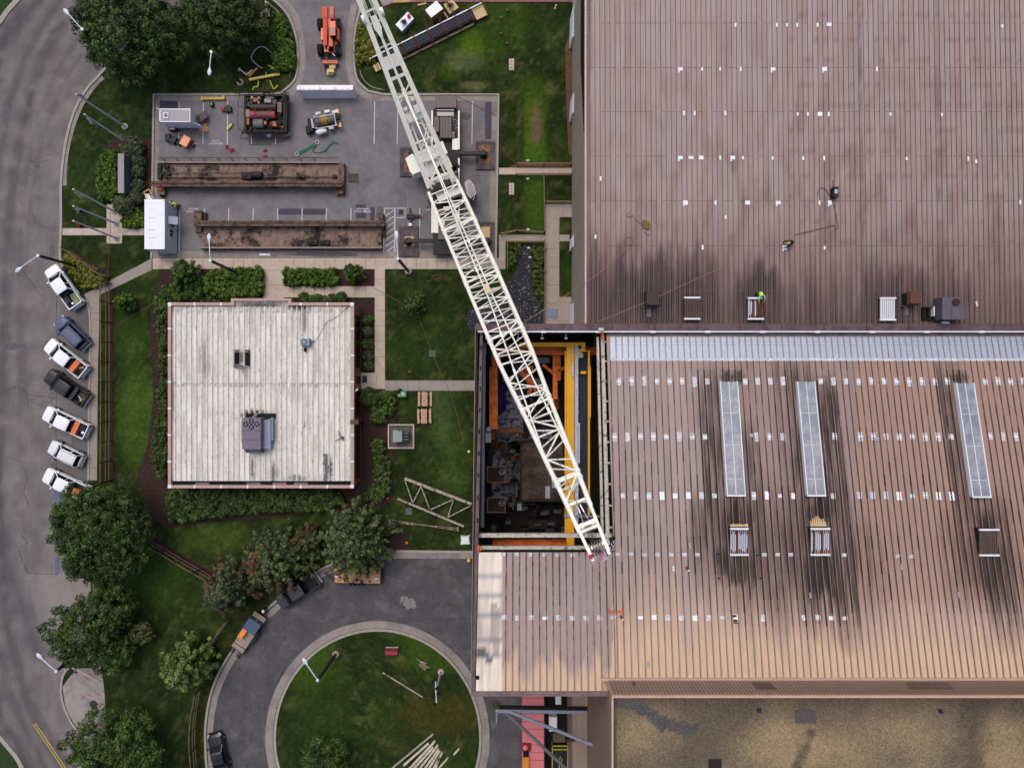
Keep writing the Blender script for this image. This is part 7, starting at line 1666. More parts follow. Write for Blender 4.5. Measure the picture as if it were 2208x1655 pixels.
mb = MB(); c = P(557, 266, 1.4); mb.tube((c.x-.55, c.y, 1.2), (c.x+.6, c.y, 1.2), .55, n=18); mb.build('motor', nmat('motor_grey', S(110, 106, 106), .7, .3, 5), rt)
mb = MB(); c = P(582, 268, 1.3); mb.tube((c.x, c.y, 1.0), (c.x+1.3, c.y, 1.0), .42, n=14); mb.build('motor', nmat('motor_brown', S(74, 56, 44), .8, .4, 4), rt)
for (x0, y0, x1, y1, z, m_) in ((530, 236, 538, 252, 1.6, nmat('pale_box', S(140, 124, 116), .7, .2)), (529, 254, 537, 268, 1.4, ORM), (569, 261, 574, 268, 1.6, ORM), (588, 262, 596, 272, 1.6, ORM), (606, 272, 614, 278, 1.5, ORM), (546, 210, 551, 220, 1.5, ORM), (552, 212, 556, 218, 1.6, ORM), (570, 213, 584, 221, 1.7, nmat('pale_box2', S(150, 136, 140), .6)), (572, 209, 590, 212, 1.6, nmat('pale_box3', S(112, 100, 94), .7)), (598, 220, 607, 242, 1.7, nmat('pale_box4', S(112, 94, 92), .7, .2)), (585, 214, 596, 226, 1.4, DKD), (539, 209, 544, 223, 1.3, DKD), (541, 208, 545, 212, 1.7, FY), (556, 209, 560, 212, 1.7, FY), (556, 219, 559, 223, 1.6, FY), (531, 210, 538, 230, 1.3, DKD)):
    mb = MB(); mb.pbox(x0, y0, x1, y1, .7, z); mb.build('fitting', m_, rt)
mb = MB()
for a1_, b1_ in (((514, 198), (618, 196)), ((517, 200), (513, 230)), ((513, 230), (526, 232)), ((617, 200), (613, 285)), ((622, 200), (616, 288)), ((524, 288), (614, 286)), ((512, 270), (524, 288)), ((513, 240), (512, 270)), ((572, 193), (600, 196)), ((618, 237), (628, 235)), ((618, 205), (624, 210)), ((614, 268), (624, 270)), ((522, 284), (612, 291))): mb.tube(P(*a1_, 1.6), P(*b1_, 1.5), .035, n=6)
for k in range(60):
    q = P(rr.uniform(528, 616), rr.uniform(204, 284), rr.uniform(.9, 1.7)); mb.box(tuple(q), (rr.uniform(.08, .45), rr.uniform(.06, .3), .12), rr.random())
for k in range(60):
    x, y = rr.uniform(516, 618), rr.choice([rr.uniform(198, 212), rr.uniform(276, 290)]); q = P(x, y, 1.4); mb.path([q, q+Vector((rr.uniform(-.5, .5), rr.uniform(-.2, .2), .2)), q+Vector((rr.uniform(-.8, .8), rr.uniform(-.4, .4), -.2))], .03, 5)
mb.build('rail_and_hoses', SOOTG, rt)
mb = MB(); mb.pbox(584, 291, 622, 297, .05, .2, 0); mb.pbox(575, 290, 584, 296, .05, .25, 1); mb.pbox(613, 284, 624, 291, .05, .6, 1); solo(mb, 'timber_bearer', [nmat('red_timber', S(126, 92, 86), .8, .2), GALV], 'reddish timber bearer with grey ends under the hoist trolley edge', 'timber')
# new winch
rt = thing('rope_winch', 'clean grey rope winch with yellow band and orange end guards on the lot', 'winch', (*P(706, 266).xy, 0), math.radians(10), local=True)
WG = paint('winch_grey', 146, 150, 160, .4)
mb = MB(); mb.bx(-1.3, .62, .3, 1.4, .78, .7); mb.bx(-1.3, -.78, .3, 1.4, -.62, .7); mb.bx(-1.35, -.8, .3, -1.15, .8, .9); mb.bx(1.1, -.85, .3, 1.26, .85, 1.0); mb.bx(-1.9, -.6, .3, -1.35, .55, .8); mb.build('frame', WG, rt)
mb = MB(); mb.tube((-1.15, 0, .85), (1.1, 0, .85), .5, n=22, mi=0); mb.tube((-.45, 0, .85), (.2, 0, .85), .515, n=22, mi=1)
for k in range(22): mb.tube((-1.1+k*.1, 0, .85), (-1.07+k*.1, 0, .85), .51, n=22, mi=2)
mb.path([(.0, .55, 1.3), (.1, .3, 1.38), (.35, -.1, 1.38), (.6, -.4, 1.2)], .025, 5, mi=3); mb.build('drum', [nmat('drum_olive', S(96, 94, 88), .5, .1), nmat('rope_amber', S(158, 112, 34), .6, .15), nmat('rope_line', S(70, 66, 60), .6), PAINTY], rt)
mb = MB(); mb.tube((1.26, 0, .85), (1.85, .0, .85), .19, n=14); mb.build('motor', BLKP, rt)
mb = MB(); mb.tube((-1.95, -.95, .6), (-1.95, .6, .6), .27, n=16); mb.tube((-2.3, -1.1, .5), (-2.3, -.2, .5), .3, n=16); mb.build('motor', BLKP, rt)
for y in (.85, -.85): mb = MB(); mb.bx(1.6, y-.25, .5, 1.8, y+.25, .95); mb.bx(1.45, y-.06, .5, 1.6, y+.25*(1 if y > 0 else -1)+.05, .9); mb.build('end_guard', paint('guard_orange', 236, 166, 44, .5), rt)
for (x, y, a1_, b1_, c1_) in ((-.75, -1.15, .75, .32, .3), (-.75, 1.05, .36, .22, .25)):
    mb = MB(); mb.ell((x, y, .7), a1_, b1_, c1_, 12, 7); mb.ell((x-.15, y-.1, .75), a1_*.6, b1_*.9, c1_*.9, 10, 6); mb.build('plastic_wrap', WHM, rt, smooth=True)
for (x, y) in ((.4, 1.05), (.55, -1.0), (1.3, .85)): mb = MB(); mb.bx(x-.32, y-.15, .5, x+.3, y+.15, .95); mb.build('control_box', WHM if y > 0 else WG, rt)
for k in range(8): mb = MB(); mb.tube((-1.5, -.55+k*.15, .95), (-1.2, -.55+k*.15, .95), .05, n=8); mb.build('bolt', BLKP, rt)
# slings etc.
GRN = nmat('green_sling', S(32, 96, 74), .7, .2, 4); 
def ribbon(pts, w, m, label, cat, name, z=.08, h=.06, n=5):
    mb = MB(); q = [P(x, y, z) for x, y in spline(pts, n)]
    for i in range(len(q)-1): mb.beam(q[i], q[i+1]+(q[i+1]-q[i])*.1, w, h)
    return solo(mb, name, m, label, cat)
ribbon([(684, 308), (672, 316), (656, 325), (641, 332)], .34, GRN, 'thick green lifting sling with a metal ring on the lot', 'sling', 'lifting_sling')
ribbon([(686, 310), (676, 322), (676, 328), (690, 329), (700, 325)], .1, GRN, 'thin loop of green sling between the two thick slings', 'sling', 'lifting_sling')
ribbon([(700, 327), (710, 314), (720, 307), (730, 310)], .22, GRN, 'right hand green lifting sling curling at its end', 'sling', 'lifting_sling')
for x, y in ((684, 307), (640, 332)): mb = MB(); mb.path([P(x+4*math.cos(t*.7), y+4*math.sin(t*.7), .15) for t in range(10)], .04, 6); solo(mb, 'shackle', GALV, 'metal ring at the %s end of the thick green sling' % ('upper' if x > 660 else 'lower'), 'shackle')
def junk(name, label, cat, boxes, mats, tubes=(), group=None):
    mb = MB()
    for (x0, y0, x1, y1, z0, z1, mi) in boxes: mb.pbox(x0, y0, x1, y1, z0, z1, mi)
    for (a1_, b1_, z, r, mi) in tubes: mb.tube(P(*a1_, z), P(*b1_, z), r, n=8, mi=mi)
    return solo(mb, name, mats, label, cat, group)
def rbox(name, label, cat, px, py, w, l, h, ang, mats, z=.03, top=None):
    c = P(px, py, h); rt = thing(name, label, cat, (c.x, c.y, z), math.radians(ang), local=True); mb = MB(); mb.box((0, 0, h*.44), (w, l, h*.88)); mb.build('box', mats[0], rt)
    mb = MB(); mb.prism([(-w*.52, -l*.52), (w*.52, -l*.52), (w*.52, l*.52), (-w*.52, l*.52)], h*.885, h, inset=.04); mb.build('lid', mats[-1], rt)
    mb = MB(); mb.box((0, -l*.53, h*.6), (w*.3, .05, .06)); mb.build('handle', GUT, rt); return rt
rbox('tool_chest', 'salmon orange tool chest standing tilted among cases below the white trailer', 'tool chest', 399, 304, .95, 1.2, .9, -30, [nmat('chest_rust', S(176, 84, 46), .6, .1), nmat('chest_top', S(236, 156, 116), .5, .05)])
rbox('plastic_crate', 'left black crate beside the orange tool chest', 'crate', 361, 296, .6, .85, .6, 5, [nmat('crate_black', S(48, 48, 54), .7, .15)])
rbox('plastic_crate', 'right black crate tilted against the left one', 'crate', 373, 301, .65, .85, .6, -28, [MATS['crate_black']])
rbox('plastic_crate', 'small navy crate at the lower corner of the orange tool chest', 'crate', 385, 308, .45, .5, .4, 40, [nmat('crate_navy', S(34, 38, 56), .7, .15)])
junk('generator_set', 'dark red and black generator under the white trailer side', 'generator', [(363, 273, 380, 281, .1, .7, 0), (366, 276, 376, 279, .7, .8, 1)], [nmat('gen_red', S(74, 30, 36), .6, .2), WHM])
junk('rubber_mat', 'small black rubber block lying right of the orange tool chest', 'block', [], [BLKP], [((415, 319), (421, 312), .1, .1, 0)])
def tangle(name, label, cat, px, py, r, m, n=9, seed=0, z=.1, rad=.03, fn=None):
    rr = random.Random(seed); mb = MB()
    for k in range(n):
        a1_ = rr.uniform(0, 6.28); q = [((px+rr.uniform(-r, r)*.5)+r*rr.uniform(.2, .7)*math.cos(a1_+t*.9), (py+rr.uniform(-r, r)*.5)+r*rr.uniform(.2, .7)*math.sin(a1_+t*.9)) for t in range(6)]
        mb.path([(fn(x, y, z*rr.uniform(.5, 1.5)) if fn else P(x, y, z*rr.uniform(.5, 1.8))) for x, y in spline(q, 3)], rad, 5)
    return solo(mb, name, m, label, cat)
tangle('cable_pile', 'pile of orange and tan cable right of the white trailer', 'cable', 440, 275, 11, nmat('cable_tan', S(190, 140, 84), .7, .2), 14, 1, rad=.04)
tangle('air_hose', 'yellow air hose spilling from the trailer door', 'hose', 420, 254, 9, nmat('hose_yellow', S(160, 166, 44), .6), 6, 2, z=.8)
junk('gas_cylinder', 'pale yellow gas cylinder lying on a parking line', 'cylinder', [], [nmat('cyl_yellow', S(214, 206, 120), .4, .1), GUT], [((490, 279), (500, 268), .2, .17, 0), ((500, 268), (502, 266), .2, .1, 1)])
junk('hand_pump', 'red and dark green hand pump near the top parking lines', 'pump', [(476, 231, 483, 238, .1, .5, 0), (484, 229, 498, 240, .1, .45, 1), (488, 226, 492, 243, .1, .3, 1)], [FR, nmat('pump_green', S(34, 48, 42), .6, .2)])
junk('cable_reel', 'small black and yellow cable reel near the yellow beam', 'reel', [(452, 220, 459, 229, .1, .5, 0), (454, 222, 457, 226, .5, .55, 1)], [BLKP, nmat('reel_y', S(180, 180, 60), .6)])
junk('yellow_beam', 'yellow steel beam with end plates lying along the top edge of the lot', 'beam', [(436, 210, 482, 214.5, .1, .35, 0), (433, 208, 438, 216, .1, .4, 0), (479, 206, 484, 214, .1, .4, 0)], [nmat('worn_yellow', S(206, 164, 64), .6, .15, 3)])
RH = nmat('red_hose', S(158, 56, 66), .6)
for i, (x, y) in enumerate(((488, 317), (499, 324), (571, 325), (572, 337))): tangle('red_strap', ('upper left', 'lower left', 'upper right', 'lower right')[i]+' of four small red straps dropped below the hoist trolley', 'strap', x, y, 5, RH, 4, 10+i, rad=.04)
junk('wood_pallet', 'grey wooden pallet right of the upper girder', 'pallet', [(752+k*3.4, 374, 754.6+k*3.4, 392, .12, .2, 0) for k in range(6)]+[(751, 375, 772, 377, .03, .12, 0), (751, 382, 772, 384, .03, .12, 0), (751, 389, 772, 391, .03, .12, 0)], [nmat('grey_pallet', S(92, 78, 68), .9, .3, 4)])
mb = MB(); c = P(345, 405, .9); mb.bx(c.x-.42, c.y-.75, .05, c.x+.42, c.y+.3, .7, 1); mb.ell((c.x, c.y+.25, .8), .42, .6, .35, 12, 7, 0); mb.bx(c.x-.25, c.y-.95, .2, c.x+.25, c.y-.75, .5, 2); solo(mb, 'generator', [nmat('gen_orange', S(222, 110, 66), .6, .15, 3), nmat('gen_grey', S(112, 96, 84), .7, .2), DARK], 'round topped orange generator at the left end of the upper girder', 'generator')
junk('broken_crate', 'open wooden crate with a white sheet beside the container corner', 'crate', [], [PLY, WHM], [((310, 414), (322, 408), .5, .07, 0), ((322, 408), (333, 430), .5, .07, 0), ((310, 414), (318, 430), .5, .07, 0), ((314, 420), (328, 416), .3, .06, 0)])
mb = MB(); q = [P(311, 417, .5), P(322, 420, .55), P(329, 430, .5), P(315, 431, .5)]; mb.hexa([v-Vector((0, 0, .3)) for v in q][::-1], q[::-1]); solo(mb, 'white_sheet', WHM, 'crumpled white sheet sagging in the open wooden crate', 'sheet')
junk('tool_bundle', 'dark machinery jack with a white head between the parking lines', 'machine', [(877, 462, 893, 470, .1, .5, 0), (883, 448, 886, 472, .1, .25, 0), (884, 470, 887, 480, .1, .4, 0), (890, 463, 906, 468, .1, .4, 0), (881, 481, 888, 487, .1, .5, 1), (906, 466, 909, 469, .2, .4, 2)], [BLKP, WHM, FR])
junk('drain_inlet', 'blue grey square basin with rusty debris inside white painted lines', 'drain', [(856, 451, 872, 467, .0, .035, 0), (860, 452, 869, 463, .035, .06, 1)], [nmat('inlet', S(104, 116, 132), .8, .2), nmat('rust_dark', S(78, 42, 26), .9, .4, 5)])
junk('paint_tray', 'white tray and rods on the lower gutter of the lot', 'tray', [(559, 546, 583, 551, .05, .12, 0)], [WHM, DARK], [((565, 542), (593, 553), .15, .02, 1)])
# yellow and white frames on the lawn
YB2 = nmat('yellow_steel', S(226, 178, 66), .6, .12, 3)
junk('yellow_bracket', 'orange yellow angle bracket lying on the lawn above the hoist', 'bracket', [], [nmat('amber_steel', S(214, 144, 40), .6, .1), WHM], [((537, 165), (555, 147), .2, .13, 0), ((515, 148), (532, 162), .2, .07, 1), ((532, 162), (544, 151), .25, .08, 1), ((528, 156), (545, 158), .15, .05, 0), ((512, 152), (518, 146), .15, .07, 0), ((513, 150), (517, 155), .15, .05, 0)])
junk('yellow_channel', 'long pale yellow steel channel on the lawn', 'beam', [], [nmat('pale_yellow_steel', S(232, 208, 116), .6, .1)], [((538, 172), (603, 160), .25, .17, 0), ((575, 165), (573, 156), .2, .03, 0)])
TPE = nmat('caution_tape', S(206, 206, 70), .6, .2, 6)
ribbon([(577, 141), (588, 145), (598, 148), (602, 158), (596, 150), (584, 148)], .1, TPE, 'caution tape above the yellow channel', 'tape', 'caution_tape', z=.12)
ribbon([(557, 175), (556, 186), (548, 188), (545, 194)], .12, TPE, 'caution tape trailing below the left end of the yellow channel', 'tape', 'caution_tape', z=.12)
ribbon([(582, 174), (587, 186), (591, 192), (599, 184)], .1, TPE, 'hooked caution tape below the right end of the yellow channel', 'tape', 'caution_tape', z=.12)
mb = MB(); mb.path([P(x, y, .15) for x, y in spline([(565, 148), (552, 138), (543, 128), (543, 120), (552, 106), (562, 101), (572, 103), (580, 110), (588, 117)], 4)], .06, 6); solo(mb, 'bent_pipe', paint('pipe_pale', 176, 190, 200, .4), 'bent pale pipe hoop lying on the lawn', 'pipe')
for i, (x, y) in enumerate(((571, 27), (568, 49))):
    mb = MB()
    for k in range(7): mb.pbox(x-10+k*3.1, y-8, x-10+k*3.1+2.2, y+9, .25, .32, 0)
    mb.pbox(x-11, y-8, x+12, y-6, .03, .25, 0); mb.pbox(x-11, y+7, x+12, y+9, .03, .25, 0); solo(mb, 'wood_pallet', nmat('new_pallet', S(164, 140, 108), .85, .2, 3), ('pallet loaded with dark tools beside the hi-vis worker', 'lower empty tan pallet under the second tree')[i], 'pallet')
junk('tool_heap', 'black tools heaped on the pallet beside the hi-vis worker', 'tools', [(566, 26, 576, 36, .33, .5, 0), (562, 22, 568, 28, .33, .45, 1)], [BLKP, WHM])

# ------------------------------------------------------------ upper lawn objects
def lathebox(name, label, cat, corners, z, mats, z0=0.0, extra=None):
    c = P(sum(p[0] for p in corners)/len(corners), sum(p[1] for p in corners)/len(corners), z); rt = thing(name, label, cat, (c.x, c.y, 0)); w = [P(x, y, z) for x, y in corners]
    mb = MB(); mb.prism(w, z0, z-.05); mb.build('crate_side', mats[1], rt); mb = MB(); mb.prism([(c.x+(p.x-c.x)*1.02, c.y+(p.y-c.y)*1.02) for p in w], z-.05, z); mb.build('cover', mats[0], rt); return rt
WC = paint('wrap_white', 236, 236, 246, .5, .03)
lathebox('wrapped_crate', 'low white box with a red pail and cables on top on the upper lawn', 'crate', [(853, 53), (879, 26), (892, 40), (867, 67)], .8, [WC, nmat('crate_grey', S(150, 150, 156), .7)])
lathebox('wrapped_crate', 'tall white topped crate with wooden sides on the upper lawn', 'crate', [(917, 22), (941, 2), (955, 19), (930, 38)], 1.9, [WC, nmat('crate_ply', S(140, 112, 70), .8, .15)])
lathebox('plywood_stack', 'stack of plywood sheets with cables on top beside the tall white crate', 'plywood', [(957, 10), (975, -1), (989, 16), (970, 30)], .7, [PLY, nmat('ply_edge', S(170, 178, 190), .7)])
c = P(882, 37, .8); mb = MB(); mb.cyl((c.x, c.y, .8), .2, .35, 14); solo(mb, 'pail', FR, 'dark red pail on the low white box', 'pail')
tangle('cable_coil', 'black cable coil on the low white box', 'cable', 870, 46, 6, BLKP, 6, 5, z=.9); tangle('cable_coil', 'dark cables lying on the plywood stack', 'cable', 970, 10, 8, SOOT, 6, 6, z=.8)
junk('loose_board', 'single tan board on the grass near the upper kerb', 'board', [], [PLY], [((901, 12), (919, 8), .1, .12, 0)])
junk('loose_board', 'short tan board between the white crate and the long rack', 'board', [], [PLY], [((957, 27), (966, 39), .1, .08, 0)])
A1, A2 = P(806, 146, 0), P(1046, 26, 0); ux = (A2-A1).normalized(); uy = Vector((-ux.y, ux.x, 0)); LR = (A2-A1).length
rt = thing('anchor_rack', 'long dark rack of coiled hoses in scaffold frames slanting across the upper lawn', 'rack', tuple((A1+A2)/2))
def RR(t, s, z): return A1+ux*(LR*t)+uy*s+Vector((0, 0, z))
NAV = nmat('rack_navy', S(50, 56, 78), .55, .4, 8); mb = MB(); mb.beam(RR(.06, 0, .5), RR(.9, 0, .5), 1.25, .5)
mb.build('bed', nmat('rack_black', S(16, 16, 20), .7, .3, 5), rt)
mb = MB(); n = 58
for k in range(n):
    t = .08+.8*k/n; mb.beam(RR(t, -.5, .85+.06*(k % 3)), RR(t+.006, .5, .85+.05*(k % 2)), .07, .14)
    if k % 2: mb.ell(RR(t, rr.uniform(-.4, .4), .95), .09, .09, .07, 6, 4)
mb.build('coils', NAV, rt)
mb = MB(); mb.beam(RR(.0, .72, .9), RR(1.0, .72, .9), .14, .1); mb.build('top_rail', GALV, rt)
mb = MB(); mb.beam(RR(.2, -.78, .25), RR(.88, -.78, .25), .28, .06); mb.build('plank', nmat('plank_pale', S(150, 132, 112), .8, .2, 3), rt)
mb = MB(); mb.beam(RR(.905, 0, .5), RR(1.0, 0, .5), 1.4, .08); mb.build('plywood_end', PLY, rt); mb = MB(); mb.beam(RR(.0, -.3, .3), RR(.05, -.3, .3), .9, .06); mb.build('plywood_end', PLY, rt)
for k in range(9):
    t = .02+k*.122; mb = MB()
    for q in (0, .012): mb.tube(RR(t+q, -.9, .1), RR(t+q, -.9, 1.1), .03, n=6); mb.tube(RR(t+q, -.9, 1.1), RR(t+q, 1.3, 1.3), .035, n=6); mb.tube(RR(t+q, 1.3, 0), RR(t+q, 1.3, 1.3), .03, n=6)
    mb.build('scaffold_frame', RUST, rt)
for i, (x, y) in enumerate(((1103, 139), (1103, 407))):
    mb = MB(); mb.pbox(x-5.5, y-12.5, x+5.5, y+12.5, 0, .12, 0)
    for q in (-7, 0, 7): mb.pbox(x-1, y+q-1, x+1, y+q+1, .12, .13, 1)
    solo(mb, 'vault_cover', [CONC, DARK], ('upper', 'lower')[i]+' concrete vault cover set in the lawn beside the tall hall', 'vault cover')
for i, (x, y) in enumerate(((1094, 25), (1081, 41), (1081, 75), (1093, 96))): mb = MB(); c = P(x, y); mb.cyl((c.x, c.y, 0), .14, .3, 10); mb.ell((c.x, c.y, .32), .15, .15, .1, 8, 5); solo(mb, 'marker_cap', nmat('terracotta', S(132, 84, 68), .8, .1), nm[i]+' small terracotta marker counted from the top on the upper lawn', 'marker')
for i, (x, y) in enumerate(((1199, 13), (1197, 19), (1138, 347), (1138, 386), (1139, 495), (1140, 535), (1143, 555))): mb = MB(); c = P(x, y); mb.ell((c.x, c.y, .1), .24 if i > 1 else .12, .15, .14, 8, 5); solo(mb, 'white_rock', nmat('white_rock', S(206, 200, 184), .8, .1), ('upper white stone near the top right of the lawn', 'white stone just under the top right one', 'white stone above the upper lawn path', 'white stone below the upper lawn path', 'white stone above the lower cross path', 'pale rock at the head of the drain', 'white rock within the drain bed')[i], 'stone')

# ------------------------------------------------------------ lawn between office and bay
rt = thing('transformer', 'grey green pad transformer inside a square concrete kerb', 'transformer', (*P(864, 940).xy, 0))
mb = MB(); a_, b_ = P(836, 967, .3), P(893, 914, .3)
ring(mb, a_.x, a_.y, b_.x, b_.y, .17, 0, .3); mb.build('concrete_kerb', CONC, rt)
mb = MB(); mb.pbox(839, 917, 890, 964, 0, .06); mb.build('pad', nmat('pad_dark', S(92, 86, 84), .9, .25, 2), rt)
TRG = paint('transformer_green', 128, 144, 134, .5)
mb = MB(); mb.pbox(847, 927, 858, 953, .06, 1.5); mb.pbox(857, 929, 867, 952, .06, 1.65); mb.build('cabinet', TRG, rt)
mb = MB(); mb.pbox(867, 926, 882, 953, .06, .3); 
for k in range(3): mb.pbox(869+k*0, 932+k*6.5, 881, 936+k*6.5, .3, 1.2)
mb.build('radiator', nmat('radiator', S(72, 80, 76), .5, .1), rt)
TBW = nmat('table_wood', S(186, 152, 130), .8, .12, 2, stretch=(6, .6, 1))
tb0 = None
for i, (x, y) in enumerate(((915.5, 860), (914, 897))):
    c = P(x, y, .75)
    if tb0 is None:
        rt = thing('picnic_table', 'upper wooden picnic table on the lawn', 'picnic table', (c.x, c.y, 0), local=True, group='wooden picnic tables'); tb0 = rt
        for k in range(5): mb = MB(); mb.bx(-.36+k*.145, -.88, .7, -.36+k*.145+.13, .88, .75); mb.build('table_board', TBW, rt)
        for s in (-1, 1): mb = MB(); mb.bx(s*.72-.13, -.88, .42, s*.72+.13, .88, .46); mb.build('seat', TBW, rt)
        for s in (-1, 1): mb = MB(); mb.beam((-.8, s*.6, .4), (.8, s*.6, .4), .06, .1); mb.beam((-.6, s*.6, 0), (-.2, s*.6, .7), .06, .08); mb.beam((.6, s*.6, 0), (.2, s*.6, .7), .06, .08); mb.build('leg', TBW, rt)
    else: dup(tb0, (c.x, c.y, 0), .02, 'lower wooden picnic table nearer the transformer')
rt = thing('waste_station', 'green topped bin with a black bag beside the hall path', 'bin', (*P(868, 848).xy, 0))
mb = MB(); mb.pbox(863, 843, 876, 856, .05, .9); mb.build('bin_body', nmat('bin_green', S(64, 116, 94), .6, .1), rt); mb = MB(); mb.pbox(865, 845, 873, 853, .9, .96); mb.build('lid', nmat('bin_lid', S(132, 190, 168), .6, .1), rt)
mb = MB(); c = P(862, 842, .4); mb.ell((c.x, c.y, .35), .3, .3, .35, 10, 6); solo(mb, 'rubbish_bag', BLKP, 'black bag behind the green topped bin', 'bag'); mb = MB(); mb.pbox(857, 848, 864, 855, .02, .2); solo(mb, 'paving_block', PLY, 'tan block at the foot of the green topped bin', 'block')
for i, (x, y) in enumerate(((932, 762), (881, 1102))):
    mb = MB(); a_, b_ = P(x-6.5, y+6.5, .08), P(x+6.5, y-6.5, .08)
    for k in range(7): q = k/6; mb.bx(a_.x+(b_.x-a_.x)*q-.015, a_.y, .03, a_.x+(b_.x-a_.x)*q+.015, b_.y, .08, 0); mb.bx(a_.x, a_.y+(b_.y-a_.y)*q-.015, .03, b_.x, a_.y+(b_.y-a_.y)*q+.015, .085, 0)
    solo(mb, 'plastic_grate', nmat('grate_green', S(104, 140, 124), .7, .1), ('green grid grate on the lawn below the young tree', 'green grid grate beside the steel truss')[i], 'grate')
STL = nmat('flaking_steel', S(168, 158, 146), .8, .25, 2.5, second=S(90, 78, 70), s2scale=2.2, s2w=(.52, .6))
rt = thing('roof_truss', 'pale flaking steel truss section lying on the lawn', 'truss', (*P(938, 1080).xy, 0))
T_ = lambda x, y: P(x, y, .45)
mb = MB(); mb.beam(T_(873, 1031), T_(1017, 1086), .32, .3); mb.build('top_chord', STL, rt); mb = MB(); mb.beam(T_(857, 1074), T_(1000, 1134), .24, .26); mb.build('bottom_chord', STL, rt)
for a1_, b1_ in (((873, 1034), (890, 1084)), ((890, 1084), (908, 1048)), ((908, 1048), (927, 1098)), ((929, 1098), (977, 1076)), ((977, 1078), (966, 1114)), ((967, 1114), (1014, 1090))): mb = MB(); mb.beam(T_(*a1_), T_(*b1_), .12, .14); mb.build('web_member', STL, rt)
mb = MB()
mb.beam(P(835, 1119, .3), P(989, 1143, .3), .14, .26); mb.beam(P(835, 1125, .25), P(988, 1138, .25), .12, .2); mb.bx(P(988, 0, .3).x-.1, P(0, 1144, .3).y, .05, P(989, 0, .3).x, P(0, 1136, .3).y, .4); solo(mb, 'steel_beam', nmat('brown_steel', S(104, 86, 76), .8, .3, 2, second=S(160, 150, 140), s2scale=2), 'long brown steel beam lying under the truss on the lawn', 'beam')
mb = MB(); mb.pbox(828, 1128, 853, 1138, .02, .4); solo(mb, 'concrete_block', nmat('block_grey', S(104, 96, 90), .9, .1), 'grey block half under the pine by the long brown beam', 'block')
mb = MB(); c = P(1003, 1165, .4); mb.prism([(c.x-.62, c.y-.58), (c.x-.02, c.y-.5), (c.x+.64, c.y-.55), (c.x+.58, c.y+.02), (c.x+.56, c.y+.6), (c.x, c.y+.52), (c.x-.6, c.y+.58), (c.x-.55, c.y)], 0, .45, inset=.18); solo(mb, 'white_bag', nmat('sack_white', S(222, 230, 230), .8, .06, 2), 'square white sack on the grass near the hall corner', 'bag')
for i, (x, y, m_) in enumerate(((877, 1170, 'amber_steel'), (836, 1074, 'faded_red'), (883, 801, 'terracotta'))): mb = MB(); c = P(x, y, .2); mb.cyl((c.x, c.y, .01), .16, .2, 6); mb.ell((c.x, c.y, .2), .13, .13, .1, 8, 5); solo(mb, 'survey_marker', MATS[m_], ('orange marker in the small mulch bed by the pine', 'red marker in the mulch left of the truss', 'brownish marker on the lawn above the hall path')[i], 'marker')
mb = MB(); c = P(1011, 973, .3); mb.cyl((c.x, c.y, 0), .05, .4, 8); mb.ell((c.x, c.y, .4), .17, .17, .06, 10, 5); mb.tube((c.x-.2, c.y, .35), (c.x-.1, c.y, .35), .02); solo(mb, 'path_light', nmat('cream_disc', S(226, 214, 170), .5), 'small cream disc light beside the left hall wall', 'light')
mb = MB(); c = P(1011, 1207, .5); mb.cyl((c.x, c.y, 0), .2, .8, 10); mb.ell((c.x, c.y, .8), .22, .22, .15, 10, 5); solo(mb, 'fire_hydrant', nmat('hydrant_yellow', S(216, 186, 84), .6, .1), 'yellow hydrant at the kerb beside the left hall wall', 'hydrant')
# red bench, bench, pipe, lights pole, beams on the round lawn
rt = thing('red_bench', 'crimson bench on the round lawn', 'bench', (*P(845, 1404).xy, .1)); RB = paint('bench_red', 164, 30, 66, .5)
mb = MB(); mb.pbox(831, 1403, 857, 1411, .5, .56); mb.build('seat', RB, rt); mb = MB(); mb.pbox(832, 1396, 858, 1402, .55, 1.0); mb.build('backrest', nmat('bench_red2', S(104, 20, 34), .5), rt); mb = MB(); mb.pbox(831, 1394, 859, 1396, .95, 1.02); mb.build('top_rail', STL, rt)
for x in (833, 855): mb = MB(); mb.pbox(x, 1400, x+2, 1410, .1, .5); mb.build('leg', BLKP, rt)
rt = thing('garden_bench', 'small weathered bench with pale frame tilted near the round lawn edge', 'bench', (*P(914, 1428).xy, .1)); mb = MB(); mb.beam(P(905, 1430, .5), P(919, 1442, .5), .45, .06); mb.build('seat', WOOD, rt)
mb = MB(); mb.tube(P(899, 1420, .8), P(926, 1440, .8), .04); mb.tube(P(908, 1425, .9), P(920, 1430, .9), .06)
for x, y in ((908, 1424), (914, 1429), (920, 1434)): mb.tube(P(x, y, .8), P(x-3, y+8, .5), .03)
mb.build('frame', STL, rt)
for i, (x, y) in enumerate(((907, 1432), (918, 1441))): mb = MB(); c = P(x, y, .3); mb.bx(c.x-.05, c.y-.2, .1, c.x+.05, c.y+.2, .5); mb.build('leg', BLKP, rt)
rt = thing('pipe_rail', 'long rusty pipe on thin props lying across the round lawn', 'pipe', (*P(866, 1467).xy, .1))
mb = MB(); mb.tube(P(825, 1449, .35), P(911, 1502, .35), .09, n=8); mb.build('pipe', STL, rt)
for x, y in ((831, 1452), (857, 1468), (884, 1484)): mb = MB(); mb.tube(P(x, y, .3), P(x+6, y-11, .15), .03, n=6); mb.build('prop', DARK, rt)
b0 = P(951, 1446); zt = 8.4; t0 = P(941, 1487, zt); rt = thing('floodlight_pole', 'grey pole with a cross arm of black floodlights on the round lawn', 'light pole', (b0.x, b0.y, .1))
